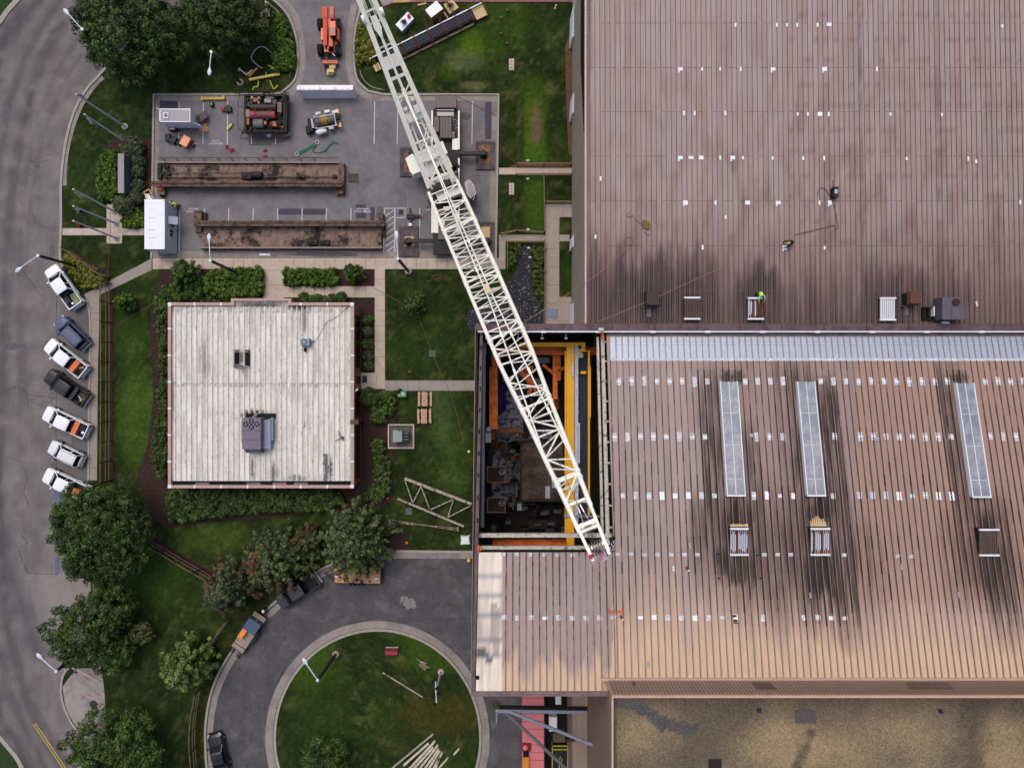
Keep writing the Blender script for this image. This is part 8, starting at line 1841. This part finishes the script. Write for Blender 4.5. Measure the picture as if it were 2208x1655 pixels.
mb = MB(); mb.cyl((b0.x, b0.y, .1), .36, .25, 20); mb.build('base', CONC, rt); mb = MB(); mb.tube((b0.x, b0.y, .3), t0, .12, .09, n=10); mb.build('pole', POLG, rt)
a_, b_ = P(939, 1468, zt), P(941, 1514, zt); mb = MB(); mb.tube(a_, b_, .07, n=8); mb.build('cross_arm', LAMPW, rt)
for x, y in ((934, 1470), (942, 1484), (935, 1502), (945, 1496), (937, 1518)): mb = MB(); c = P(x, y, zt+.1); mb.box((c.x, c.y, zt-.0), (.36, .32, .22), .6); mb.build('floodlight', DARK, rt)
CRB = nmat('cream_beam', S(206, 198, 176), .75, .12, 3, second=S(150, 138, 118), s2scale=2)
for i, (x0, y0, x1, y1, w) in enumerate(((845, 1656, 934, 1582, .16), (870, 1650, 924, 1602, .22), (880, 1660, 938, 1597, .24), (888, 1662, 934, 1610, .24), (896, 1668, 944, 1606, .22), (912, 1662, 946, 1614, .24), (920, 1665, 948, 1618, .24), (928, 1668, 954, 1621, .22), (934, 1672, 948, 1632, .2), (946, 1656, 966, 1633, .16), (978, 1627, 990, 1613, .16))):
    mb = MB(); a_, b_ = P(x0, y0, .3), P(x1, y1, .3); mb.beam(a_-Vector((0, 0, .0)), b_, w, .06); mb.beam(a_-Vector((0, 0, .12)), b_-Vector((0, 0, .12)), w*.3, .2); mb.beam(a_-Vector((0, 0, .17)), b_-Vector((0, 0, .17)), w, .05)
    solo(mb, 'steel_beam', CRB if i else STL, ('brown outermost beam at the upper left of the stack on the round lawn', 'second beam from the left in the stack on the round lawn', 'third beam from the left in the stack on the round lawn', 'fourth beam from the left in the stack on the round lawn', 'middle dark stained beam of the round lawn stack', 'fifth beam from the right in the round lawn stack', 'fourth beam from the right in the round lawn stack', 'third beam from the right in the round lawn stack', 'shorter beam at the right side of the round lawn stack', 'loose beam just right of the round lawn stack', 'short stub beam farthest right of the stack')[i], 'beam', 'steel beams stacked on the round lawn')

# ------------------------------------------------------------ inside the open bay
ORG = nmat('girder_orange', S(228, 116, 48), .7, .2, 1.5, second=S(176, 82, 36), s2scale=.7); YEL = nmat('crane_yellow', S(242, 176, 24), .5, .08, 1)
rt = thing('bridge_crane', 'yellow overhead bridge crane with walkway inside the open roof bay', 'bridge crane', (*P(1235, 960, 0).xy, 0)); z = 12.5
mb = MB(); mb.pbox(1222, 740, 1238, 1180, z-1.2, z); mb.pbox(1218, 756, 1222, 1150, z-1.0, z-.35); mb.build('main_girder', YEL, rt)
mb = MB(); mb.pbox(1120, 738, 1236, 747, z-.7, z+.1); mb.pbox(1236, 738, 1262, 745, z-.7, z+.05); mb.pbox(1254, 745, 1262, 758, z-.7, z+.05); mb.build('end_girder', YEL, rt)
mb = MB(); mb.pbox(1239, 745, 1247, 1130, z-.6, z-.2, 0); mb.pbox(1247.5, 912, 1250.5, 998, z-.6, z-.1, 0); mb.pbox(1233, 783, 1237, 812, z, z+.25, 0)
for k in range(9): mb.pbox(1238, 760+k*42, 1248, 763+k*42, z-.2, z-.1, 0)
mb.build('conduit', nmat('conduit_white', S(190, 192, 206), .5, .15, 2), rt)
mb = MB(); x = 1249
while x < 1267: mb.pbox(x, 756, x+.7, 1110, z-1.3, z-1.24); x += 2.4
y = 756
while y < 1110: mb.pbox(1249, y, 1267, y+1, z-1.3, z-1.25); y += 5
mb.build('walkway_grating', nmat('grating', S(74, 84, 104), .5, .1), rt)
mb = MB(); mb.pbox(1268, 756, 1272, 1110, z-.6, z-.1); mb.pbox(1249, 755, 1274, 757, z-.6, z-.1); mb.pbox(1272, 790, 1274, 900, z-.3, z+.1); mb.pbox(1252, 800, 1264, 806, z-1.2, z-.6); mb.build('guard_rail', YEL, rt)
mb = MB(); c = P(1252, 766, z-.2); mb.cyl((c.x, c.y, z-.7), .28, .6, 12); mb.bx(c.x-.35, c.y+.2, z-.8, c.x+.1, c.y+.7, z-.3); mb.build('motor', nmat('motor_cream', S(190, 178, 150), .6, .2), rt)
mb = MB(); c = P(1217, 1095, z-.6); mb.path([(c.x, c.y+1.2, z), (c.x+.1, c.y, z-.1), (c.x+.2, c.y-1, z)], .04, 6); mb.path([(c.x+.6, c.y+1.8, z+.1), (c.x+.3, c.y+.8, z+.1), (c.x+.5, c.y-.6, z+.1)], .04, 6); mb.build('hanging_cable', DARK, rt)
rt = thing('runway_frame', 'orange steel runway girders along the left and top of the open bay', 'steel frame', (*P(1075, 850).xy, 0)); z = 10
mb = MB(); mb.pbox(1055, 790, 1073, 925, z-1.4, z); mb.pbox(1060, 757, 1080, 792, z-1.2, z+.1); mb.build('left_girder', ORG, rt)
mb = MB(); mb.pbox(1066, 748, 1290, 765, z-1.2, z-.1); mb.build('top_girder', ORG, rt)
mb = MB(); mb.pbox(1192, 766, 1202, 860, z-1.5, z-.6); mb.pbox(1202, 766, 1209, 820, z-1.5, z-.8); mb.beam(P(1170, 786, z-1), P(1196, 806, z-1), .35, .4); mb.beam(P(1205, 800, z-1), P(1222, 788, z-1), .3, .4); mb.beam(P(1198, 856, z-1.2), P(1200, 880, z-3), .5, .4); mb.build('bent_bracing', ORG, rt)
mb = MB(); mb.beam(P(1125, 800, z-3), P(1158, 840, z-3), .7, .5); mb.beam(P(1130, 796, z-3), P(1150, 796, z-3), .8, .5); mb.beam(P(1148, 820, z-3), P(1140, 850, z-3), .4, .4); mb.build('fallen_plate', ORG, rt)
mb = MB(); mb.pbox(1055, 923, 1120, 932, z-1.6, z-.9); mb.pbox(1056, 932, 1068, 946, z-1.6, z-.9); mb.build('cross_girder', nmat('brown_orange', S(112, 64, 36), .8, .2), rt)
mb = MB(); mb.pbox(1062, 1168, 1222, 1181, 9, 10.2); solo(mb, 'orange_girder', ORG, 'orange girder crossing the lower end of the open bay', 'girder')
rt = thing('press_machine', 'large grimy brown machine bed in the middle of the open bay', 'machine', (*P(1165, 1020).xy, 0)); z = 4.5
mb = MB(); mb.pbox(1124, 952, 1215, 1078, 0, z); mb.build('machine_bed', nmat('grimy_brown', S(92, 76, 70), .85, .45, 1.2, second=S(50, 40, 40), s2scale=.5, fine=.25), rt)
mb = MB(); a_, b_ = P(1121, 1081, z+.15), P(1218, 949, z+.15); ring(mb, a_.x, a_.y, b_.x, b_.y, .25, z-.6, z+.15); mb.build('rim', SOOTG, rt)
mb = MB(); mb.pbox(1176, 1048, 1186, 1074, z, z+.2); mb.pbox(1190, 1036, 1196, 1052, z, z+.3); mb.build('fitting', GALV, rt)
for k in range(12): mb = MB(); q = P(rr.uniform(1130, 1200), rr.uniform(960, 1070), z+.1); mb.tube(q, q+Vector((rr.uniform(-.8, .8), rr.uniform(-.6, .6), 0)), .05); mb.build('scrap', nmat('scrap', S(120, 106, 100), .7, .3), rt)
for i, (y0, y1) in enumerate(((1005, 1040), (1072, 1105))):
    rt = thing('service_platform', ('upper', 'lower')[i]+' rust railed service platform against the left wall of the bay', 'platform', (*P(1070, (y0+y1)/2).xy, 0)); z = 6
    mb = MB(); mb.pbox(1050, y0, 1090, y1, z-.15, z); mb.build('deck', nmat('plat_dark', S(52, 44, 42), .8, .3, 3), rt); mb = MB(); a_, b_ = P(1050, y1, z+1), P(1090, y0, z+1); ring(mb, a_.x, a_.y, b_.x, b_.y, .1, z+.9, z+1.0); mb.tube((b_.x-.05, a_.y, z), (b_.x-.05, a_.y, z+1), .04); mb.tube((b_.x-.05, b_.y, z), (b_.x-.05, b_.y, z+1), .04); mb.build('railing', nmat('rail_pinkrust', S(142, 104, 88), .8, .2), rt)
    mb = MB(); c = P(1082, y0+12, z+.4); mb.path([(c.x+.3*math.cos(t*.7), c.y+.3*math.sin(t*.7), z+.3) for t in range(10)], .03, 5); mb.tube((c.x-.3, c.y, z+.3), (c.x+.3, c.y, z+.3), .03); mb.build('hand_wheel', GALV, rt)
tangle('cable_tangle', 'tangle of black cables over the pale bay floor', 'cable', 1110, 965, 16, DARK, 14, 41, z=1.5, rad=.05)
mb = MB(); mb.pbox(1093, 958, 1104, 982, .1, 2.2); solo(mb, 'control_cabinet', SOOTG, 'black control cabinet beside the cable tangle in the bay', 'cabinet')
mb = MB(); c = P(1075, 865, 1.5); mb.ell((c.x, c.y, 1.2), 1.0, 1.5, 1.0, 12, 7); mb.ell((c.x+.3, c.y+1.6, 1.0), .8, .8, .7, 10, 6); solo(mb, 'tarpaulin_heap', nmat('blue_tarp', S(44, 50, 110), .6, .3, 2), 'crumpled blue tarpaulin heap under the orange girder', 'tarpaulin')
for k, (x0, y0, x1, y1, z_, m_, lb) in enumerate(((1160, 770, 1185, 782, 3, GALV, 'grey duct at the top of the bay'), (1150, 815, 1170, 850, 2.5, GRYP, 'dark grey housing beside the boom in the bay'), (1052, 940, 1062, 1000, 2, SOOTG, 'dark locker row at the left of the bay'), (1140, 1120, 1180, 1140, 2, SOOTG, 'dark bench at the lower end of the bay'), (1176, 1140, 1196, 1152, 2, GRYP, 'grey cabinet near the orange girder'), (1115, 1085, 1125, 1100, 2, GALV, 'small grey stand below the large machine'), (1100, 1040, 1118, 1046, 3, SOOTG, 'dark beam linking the platform to the machine'))):
    mb = MB(); mb.pbox(x0, y0, x1, y1, .08, z_); mb.pbox(x0+2, y0+2, x1-2, (y0+y1)/2, z_, z_+.12); solo(mb, 'shop_equipment', m_, lb, 'equipment')

# ------------------------------------------------------------ lower right yard under the wall
RR2 = nmat('red_roof', S(206, 118, 122), .6, .08, .8)
rt = thing('red_container', 'long faded red flat topped container beside the hall corner', 'container', (*P(1140, 1580).xy, 0)); z = 3.0
mb = MB(); p1, p2 = P(1126, 1700, z), P(1173, 1480, z); mb.bx(p1.x, p1.y, 0, p2.x, p2.y, z, 0); k = p2.y-.4
while k > p1.y: mb.bx(p1.x, k, z, p2.x, k+.04, z+.015, 1); k -= .92
mb.build('body', [RR2, nmat('red_joint', S(120, 52, 60), .7)], rt)
c = P(1133, 1612, z+.5); mb = MB(); mb.ell((c.x, c.y, z+.4), .33, .33, .33, 14, 9); mb.build('roof_ball', nmat('ball_pink', S(204, 112, 116), .3), rt, smooth=True)
mb = MB(); c = P(1134, 1612, z+.1); mb.bx(c.x-.55, c.y-.35, z, c.x+.6, c.y+.6, z+.15); mb.build('ball_base', nmat('ball_red', S(120, 36, 44), .5), rt)
junk('orange_box_roof', 'orange ribbed box top beside the lower end of the red container', 'box', [(1127, 1632, 1140, 1700, 3.05, 3.4, 0), (1128, 1618, 1140, 1631, 3.05, 3.3, 1)], [nmat('box_orange', S(200, 132, 36), .6, .1), DARK])
mb = MB(); mb.pbox(1176, 1490, 1222, 1700, .02, .12); o = struct(mb, 'yard_floor', nmat('yard_dark', S(30, 28, 30), .9, .3, 2))
for i, (x0, y0, x1, y1, z_, m_, lb) in enumerate(((1198, 1480, 1210, 1518, 2.4, WHM, 'upper white cabinet in the dark yard by the wall'), (1184, 1545, 1201, 1576, 2.4, WHM, 'lower white cabinet in the dark yard by the wall'), (1192, 1580, 1219, 1600, 1.2, nmat('tan_floor', S(96, 84, 74), .8, .2), 'tan machine top below the lower white cabinet'), (1222, 1592, 1240, 1598, 9.2, nmat('dark_red_box', S(74, 36, 40), .7), 'dark red box on the tan lean-to'))):
    mb = MB(); mb.pbox(x0, y0, x1, y1, .1 if i < 3 else 8.55, z_); mb.pbox(x0+1.5, y0+1.5, x1-1.5, y1-1.5, z_, z_+.06); solo(mb, 'yard_cabinet', m_, lb, 'cabinet')
rt = thing('scissor_lift', 'yellow railed black lift platform at the bottom edge of the yard', 'lift platform', (*P(1210, 1640).xy, 0)); z = 2.2
mb = MB(); mb.pbox(1190, 1604, 1225, 1700, .4, z-1.0); mb.build('platform', nmat('plat_blk', S(36, 40, 44), .7, .2), rt); mb = MB(); a_, b_ = P(1190, 1700, z), P(1225, 1607, z); ring(mb, a_.x, a_.y, b_.x, b_.y, .08, z-.1, z); mb.bx(a_.x, b_.y-.5, z-.1, b_.x, b_.y-.42, z)
for x in (a_.x, b_.x-.08): mb.bx(x, b_.y-.08, z-1.1, x+.08, b_.y, z)
mb.path([P(x, y, z) for x, y in ((1205, 1690), (1206, 1636), (1208, 1630), (1211, 1636), (1211, 1690))], .045, 6); mb.build('guard_rail', nmat('rail_yellow', S(208, 186, 44), .5), rt)
GB = paint('grey_brace', 128, 132, 148, .5)
rt = thing('brace_frame', 'large grey steel brace with two long diagonal struts against the block wall', 'steel brace', (*P(1090, 1532).xy, 0))
A_ = P(1071, 1531, 8.8); B_ = P(1266, 1533, 9.0); mb = MB(); mb.beam(A_, B_, .34, .4); mb.build('horizontal_beam', GB, rt)
mb = MB(); mb.beam(A_+Vector((.3, .34, -.1)), B_+Vector((0, .3, 0)), .3, .3); mb.build('rear_beam', DARK, rt)
mb = MB(); mb.tube(P(1098, 1533, 8.9), P(1279, 1605, 13), .19, n=10); mb.build('diagonal_strut', GB, rt)
mb = MB(); mb.tube(P(1088, 1533, 8.8), P(1236, 1670, 9.4), .19, n=10); mb.build('diagonal_strut', nmat('brace_dark', S(104, 102, 108), .5, .1), rt)
mb = MB(); mb.tube(P(1071, 1531, 8.8), P(1071, 1556, 2), .1, n=8); mb.tube(P(1071, 1556, 2), P(1071, 1558, .02), .1, n=8); mb.build('leg', LAMPW, rt)
tangle('dry_shrub', 'dry brown weeds at the foot of the grey brace', 'weeds', 1068, 1520, 8, nmat('dry', S(96, 84, 60), .9, .3), 16, 51, z=.3, rad=.03)

# ------------------------------------------------------------ on the roofs
rt = thing('welding_set', 'black welding set with grey top and two handles on the tall hall roof', 'machine', tuple(RU(1802, 414)))
a_ = RU(1797, 425, .7); b_ = RU(1808, 403, .7); zb = zu(a_.y); mb = MB(); mb.bx(a_.x, a_.y, zb+.05, b_.x, b_.y, zb+.7); mb.build('casing', BLKP, rt); mb = MB(); mb.bx(a_.x+.12, a_.y+.35, zb+.7, b_.x-.1, b_.y-.25, zb+.73); mb.build('panel', GALV, rt)
mb = MB(); mb.tube((a_.x+.02, b_.y, zb+.6), (a_.x+.02, b_.y+.7, zb+.6), .05, n=6); mb.build('handle', BLKP, rt)
ROPE = nmat('tan_rope', S(146, 116, 84), .9, .1)
def roofrope(pts, label, fn=RU, r=.03, z=.12, cat='rope', m=None): mb = MB(); mb.path([fn(x, y, z) for x, y in spline(pts, 5)], r, 5); solo(mb, 'roof_rope', m or ROPE, label, cat)
roofrope([(1762, 422), (1768, 406), (1780, 408), (1790, 424), (1800, 450), (1804, 474), (1808, 490), (1800, 496), (1802, 486), (1780, 490), (1740, 500), (1712, 506)], 'dark rope looping from the welding set to the crouching worker', m=nmat('dark_rope', S(92, 70, 58), .9))
roofrope([(1675, 524), (1640, 540), (1580, 566), (1500, 602), (1400, 648), (1290, 693)], 'long tan safety rope crossing the tall roof toward the open bay', z=1.1)
roofrope([(1380, 517), (1360, 525), (1340, 545), (1300, 582), (1262, 610)], 'upper part of the tan rope running to the left roof edge', z=.6)
a_ = RU(1262, 610, .6); b_ = P(1130, 695, 19.5); mb = MB(); mb.tube(a_, b_, .03, n=5); solo(mb, 'tag_line', ROPE, 'thin tan tag line from the tall roof edge to the crane boom', 'rope')
tangle('rope_coil', 'large messy coil of tan rope on the tall roof', 'rope', 1393, 484, 11, ROPE, 16, 61, z=.15, rad=.03, fn=RU)
roofrope([(1358, 456), (1352, 462), (1356, 468), (1364, 464), (1372, 474), (1386, 484)], 'loose rope end left of the large rope coil'); roofrope([(1346, 520), (1352, 511), (1364, 514), (1364, 524), (1352, 527), (1345, 520)], 'single rope loop below the large coil'); roofrope([(1390, 492), (1402, 492), (1406, 502), (1396, 505), (1388, 498)], 'small rope loop under the large coil')
mb = MB(); a_ = RU(1289, 694, .7); mb.tube(a_, P(1272, 790, 10), .025, n=5); solo(mb, 'hanging_line', ROPE, 'thin line hanging from the corner post into the open bay', 'rope')
mb = MB(); a_ = RU(1296, 710, .8); mb.box((a_.x, a_.y, a_.z), (.5, .28, .3)); mb.box((a_.x, a_.y, a_.z+.16), (.3, .2, .05)); solo(mb, 'corner_plate', CRB, 'cream plate on the coping at the top right bay corner', 'plate')
ORS = MATS['hi_orange']
rt = thing('orange_stand', 'thin orange bar with end plates on the sloping roof near the boom tip', 'stand', tuple(RL(1328, 1318)))
a_, b_ = RL(1313, 1318, .3), RL(1343, 1318, .3); mb = MB(); mb.tube(a_, b_, .05, n=8); mb.build('bar', ORS, rt)
for q in (a_, b_): mb = MB(); mb.bx(q.x-.03, q.y-.2, q.z-.28, q.x+.03, q.y+.2, q.z+.05); mb.build('end_plate', ORS, rt)
for i, (x, y, fn) in enumerate(((1338, 1326, RL), (1366, 1470, None), (1480, 1221, RL))):
    q = fn(x, y, .15) if fn else P(x, y, 25.2); mb = MB(); mb.tube(q, q+Vector((.1, -.3, 0)), .09, n=10, mi=0); mb.ell((q.x+.18, q.y-.36, q.z), .12, .1, .12, 8, 5, 1); solo(mb, 'fire_extinguisher', [nmat('ext_red', S(120, 40, 44), .5), WHM], ('small red and white extinguisher under the orange bar', 'red and white extinguisher on the strip above the gravel roof', 'dark red canister alone on the sloping roof')[i], 'extinguisher')
for i, (x, y, fn, sx) in enumerate(((1452, 1225, RL, 1), (1398, 1432, RL, 0), (1943, 1222, RL, 0), (1488, 1176, RL, 0), (2067, 1282, RL, 0), (2106, 655, RU, 1), (1747, 1283, RL, 0), (1620, 938, RL, 2), (1490, 936, RL, 2), (1892, 946, RL, 2))):
    q = fn(x, y, .12); mb = MB(); mb.box((q.x, q.y, q.z), (.14 if sx < 2 else .3, .5 if sx < 2 else .3, .05), rr.uniform(-.3, .3)); mb.box((q.x+.05, q.y-.1, q.z+.03), (.08, .2, .03), .3); solo(mb, 'sheet_offcut', GALV if sx != 1 else WHM, ('white scrap below the row of patches near the red canister', 'grey scrap low on the sloping roof', 'grey scrap under two white patches on the right', 'grey scrap left of the rust streaked vent', 'grey scrap far right on the sloping roof', 'white strip right of the grey fan unit', 'grey sliver below the middle white vent', 'dark lump right of the first skylight', 'dark lump left of the first skylight', 'dark lump between the second and third skylights')[i], 'scrap')
mb = MB(); mb.path([P(875, 372, 4)+Vector((0, 0, 0)), P(875, 450, 2), P(871, 541, .1)], .02, 5); solo(mb, 'red_line', nmat('red_rope', S(160, 50, 64), .7), 'thin red line stretched down the lot beside the crane', 'rope')
def grope(pts, label, m=MATS['terracotta']): mb = MB(); mb.path([P(x, y, .08) for x, y in spline(pts, 4)], .025, 5); solo(mb, 'ground_rope', m, label, 'rope')
grope([(237, 455), (237, 520), (232, 590), (226, 618)], 'thin red line from the flag pad to the fence corner', RH)
grope([(760, 600), (800, 618), (850, 645), (876, 660)], 'thin red line crossing the garden path toward the young tree')
grope([(905, 690), (925, 740), (948, 800), (975, 860), (1000, 950)], 'thin brown line crossing the lawn toward the bay wall')
grope([(1075, 310), (1095, 335), (1112, 352)], 'thin line from the crane mat over the upper lawn')
grope([(930, 596), (950, 592), (945, 600), (920, 606)], 'short red cord on the lawn beside the boom'); grope([(250, 700), (270, 690), (320, 660), (352, 640)], 'thin brown hose crossing the lawn to the office corner')
grope([(940, 190), (1000, 215), (1070, 250)], 'thin red line over the upper lawn kerb')

# ------------------------------------------------------------ people
SKIN = nmat('skin', S(188, 140, 116), .6, .03); HV = nmat('hi_vis', S(190, 226, 70), .7, .05); DEN = nmat('denim', S(58, 66, 92), .8, .1, 8); HRD = paint('helmet_white', 240, 240, 240, .3, .02)
def person(loc, rz, label, top, legs, helmet, pose='stand', vest=None):
    rt = thing('person', label, 'person', tuple(loc), rz, local=True)
    lean = {'stand': .08, 'bend': .75, 'crouch': .9}[pose]; hz = {'stand': .92, 'bend': .88, 'crouch': .45}[pose]
    sx, sz = math.sin(lean)*.52, math.cos(lean)*.52; hip = Vector((0, 0, hz)); ch = hip+Vector((sx*.6, 0, sz*.6)); nk = hip+Vector((sx, 0, sz)); hd = nk+Vector((math.sin(lean*.8)*.2, 0, math.cos(lean*.8)*.2))
    J = [(hip, .15), (ch, .17), (nk, .07), (nk+(hd-nk)*.5, .07), (hd, .105)]; E = [(0, 1), (1, 2), (2, 3), (3, 4)]
    def add(par, v, r): J.append((Vector(v), r)); E.append((par, len(J)-1)); return len(J)-1
    skin_j = []
    for s in (-1, 1):
        a1_ = add(1, nk+Vector((-.02, s*.2, -.06)), .07); el = nk+Vector((.12 if pose == 'stand' else .28, s*.3, -.30 if pose == 'stand' else -.2)); a2_ = add(a1_, el, .05)
        ha = el+Vector((.22, -s*.06, -.08 if pose == 'stand' else -.16)); a3_ = add(a2_, ha, .035); pm_ = add(a3_, ha+Vector((.08, 0, -.02)), .034)
        for k in range(4): f1 = add(pm_, ha+Vector((.12, (k-1.5)*.022, -.02)), .010); add(f1, ha+Vector((.165+.012*(1-abs(k-1.5)), (k-1.5)*.024, -.05)), .009)
        th_ = add(a3_, ha+Vector((.06, -s*.045, -.01)), .012); add(th_, ha+Vector((.10, -s*.055, -.03)), .010)
        h1 = add(0, hip+Vector((0, s*.1, -.05)), .11)
        if pose == 'crouch': kn = Vector((.32, s*.16, .42)); an = Vector((.02, s*.15, .09))
        else: kn = Vector((.05+.06*s, s*.12, .48)); an = Vector((-.02+.1*s, s*.12, .09))
        k1 = add(h1, kn, .075); k2 = add(k1, an, .05); add(k2, an+Vector((.17, 0, -.03)), .045)
    me = bpy.data.meshes.new('body'); me.from_pydata([tuple(j[0]) for j in J], E, []); o = bpy.data.objects.new('body', me); COL.objects.link(o); o.parent = rt
    md = o.modifiers.new('skin', 'SKIN'); md.use_smooth_shade = True
    for i, sv in enumerate(me.skin_vertices[0].data): sv.radius = (J[i][1], J[i][1]); sv.use_root = (i == 0)
    md2 = o.modifiers.new('sub', 'SUBSURF'); md2.levels = 1; md2.render_levels = 1
    me.materials.append(SKIN)
    def shell(name, chain, m, grow):
        mb = MB()
        for pts in chain: mb.path([J[i][0] if isinstance(i, int) else i for i in pts], [(J[i][1] if isinstance(i, int) else .1)+grow for i in pts], 10)
        mb.build(name, m, rt, smooth=True)
    # indices: arms start 5 ; each side has 4 + 8 + 2 arm joints then 4 leg joints
    A = [5, 5+18]
    shell('shirt', [[0, 1, 2], [A[0], A[0]+1, A[0]+2], [A[1], A[1]+1, A[1]+2], [A[0], 1, A[1]]], top, .022)
    shell('trousers', [[0, A[0]+14, A[0]+15, A[0]+16], [0, A[1]+14, A[1]+15, A[1]+16]], legs, .02)
    shell('boots', [[A[0]+16, A[0]+17], [A[1]+16, A[1]+17]], BLKP, .02)
    if vest: mb = MB(); mb.path([hip+Vector((0, 0, .05)), ch, nk-Vector((0, 0, .02))], [.19, .215, .14], 12); mb.build('vest', vest, rt, smooth=True)
    fw = Vector((math.cos(lean*.6), 0, -math.sin(lean*.6)))
    mb = MB()
    for s in (-1, 1): mb.ell(hd+fw*.095+Vector((0, s*.035, .0)), .014, .014, .014, 6, 4)
    mb.build('eyes', DARK, rt); mb = MB(); mb.ell(hd+fw*.115+Vector((0, 0, -.03)), .02, .014, .02, 6, 4); mb.build('nose', SKIN, rt)
    mb = MB(); mb.ell(hd+Vector((0, 0, .03)), .135, .12, .125, 14, 8, lo=-.15); mb.ell(hd+fw*.05+Vector((0, 0, .03)), .16, .12, .015, 12, 4); mb.build('helmet' if helmet is not BLKP else 'cap', helmet, rt, smooth=True)
    return rt
person(P(583, 20), math.radians(-60), 'worker in a hi-vis vest and white helmet beside the loaded pallet', nmat('shirt_green', S(130, 160, 60), .8), DEN, HRD, 'stand', HV)
person(P(388, 446), math.radians(200), 'worker in a yellow green jacket near the container corner', HV, BLKP, HV, 'stand')
person(P(379, 444), math.radians(-20), 'dark clothed worker in a white helmet at the container corner', nmat('dark_shirt', S(34, 42, 48), .8), nmat('brown_trousers', S(78, 64, 44), .8), HRD, 'stand')
person(RU(1704, 524, .03), math.radians(200), 'roofer in black with a yellow helmet crouching on the tall roof', nmat('black_jacket', S(20, 20, 22), .8), BLKP, nmat('helmet_yellow', S(214, 186, 50), .3), 'crouch')
person(RU(1632, 634, .05), math.radians(-80), 'worker in light green shirt and blue helmet bending over the rusty vent', nmat('lime_shirt', S(150, 210, 130), .8), DEN, nmat('helmet_blue', S(40, 70, 130), .3), 'bend', HV)
person(P(762, 1254), math.radians(100), 'left of two workers in navy shirts beside the tool trailer', nmat('navy_shirt', S(36, 44, 84), .8), DEN, BLKP, 'stand')
person(P(783, 1252), math.radians(150), 'right hand worker in a navy shirt beside the tool trailer', MATS['navy_shirt'], DEN, BLKP, 'stand')

# dense shop machinery round the bed
rt = thing('shop_machinery', 'dark tangle of pipes, frames and valves filling the floor of the open bay', 'machinery', (*P(1140, 1100).xy, 0)); rr = random.Random(77)
MP = [nmat('pipe_dull', S(104, 96, 92), .6, .3, 3), SOOTG, nmat('pipe_rusty', S(112, 66, 44), .8, .3, 3), nmat('frame_grey', S(84, 84, 92), .6, .3, 3)]
for k in range(46):
    x, y = (rr.uniform(1058, 1215), rr.uniform(1085, 1165)) if k % 2 else (rr.uniform(1058, 1122), rr.uniform(925, 1070)); z = rr.uniform(.6, 4.5); L = rr.uniform(12, 50); m_ = MP[k % 4]; mb = MB()
    if rr.random() < .5: mb.tube(P(x, y, z), P(x+L, y+rr.uniform(-2, 2), z), rr.uniform(.05, .16), n=8); mb.tube(P(x+L*.5, y, z), P(x+L*.5, y, .1), .06)
    else: mb.tube(P(x, y, z), P(x+rr.uniform(-2, 2), y+L*.7, z), rr.uniform(.05, .14), n=8); mb.tube(P(x, y+L*.3, z), P(x, y+L*.3, .1), .06)
    mb.build('pipe', m_, rt)
for k in range(26):
    x, y = (rr.uniform(1060, 1205), rr.uniform(1085, 1160)) if k % 2 else (rr.uniform(1060, 1118), rr.uniform(930, 1000)); z = rr.uniform(.8, 3); c = P(x, y, z); mb = MB(); mb.box((c.x, c.y, z/2), (rr.uniform(.3, 1.1), rr.uniform(.3, .9), z), rr.uniform(-.2, .2)); mb.cyl((c.x, c.y, z), rr.uniform(.1, .3), .25, 12); mb.build('valve_block', MP[(k*3) % 4], rt)
# upper works clutter of the crane
for i, (t, w) in enumerate(((-.035, 2.4), (.0, 2.2))):
    p = B0+AX*(BL*t)-Vector((0, 0, 1.2)); mb = MB(); mb.tube(p-SD*w/2, p+SD*w/2, .5, n=16); mb.build('hoist_drum', GRS if i else DKD, crane)
for k in range(14):
    x, y = rr.uniform(930, 985), rr.uniform(330, 400); mb = MB(); c = P(x, y, 3.5); mb.box((c.x, c.y, 3.4), (rr.uniform(.2, .8), rr.uniform(.2, .7), .5), .4); mb.build('fitting', [SOOT, CRW, GUT][k % 3], crane)
for k in range(10):
    mb = MB(); x, y = rr.uniform(946, 984), rr.uniform(405, 500); c = P(x, y, 2.0); mb.box((c.x, c.y, 1.9), (rr.uniform(.3, 1.0), rr.uniform(.2, .8), .5)); mb.build('deck_box', [MVP, SOOT, CRW][k % 3], crane)
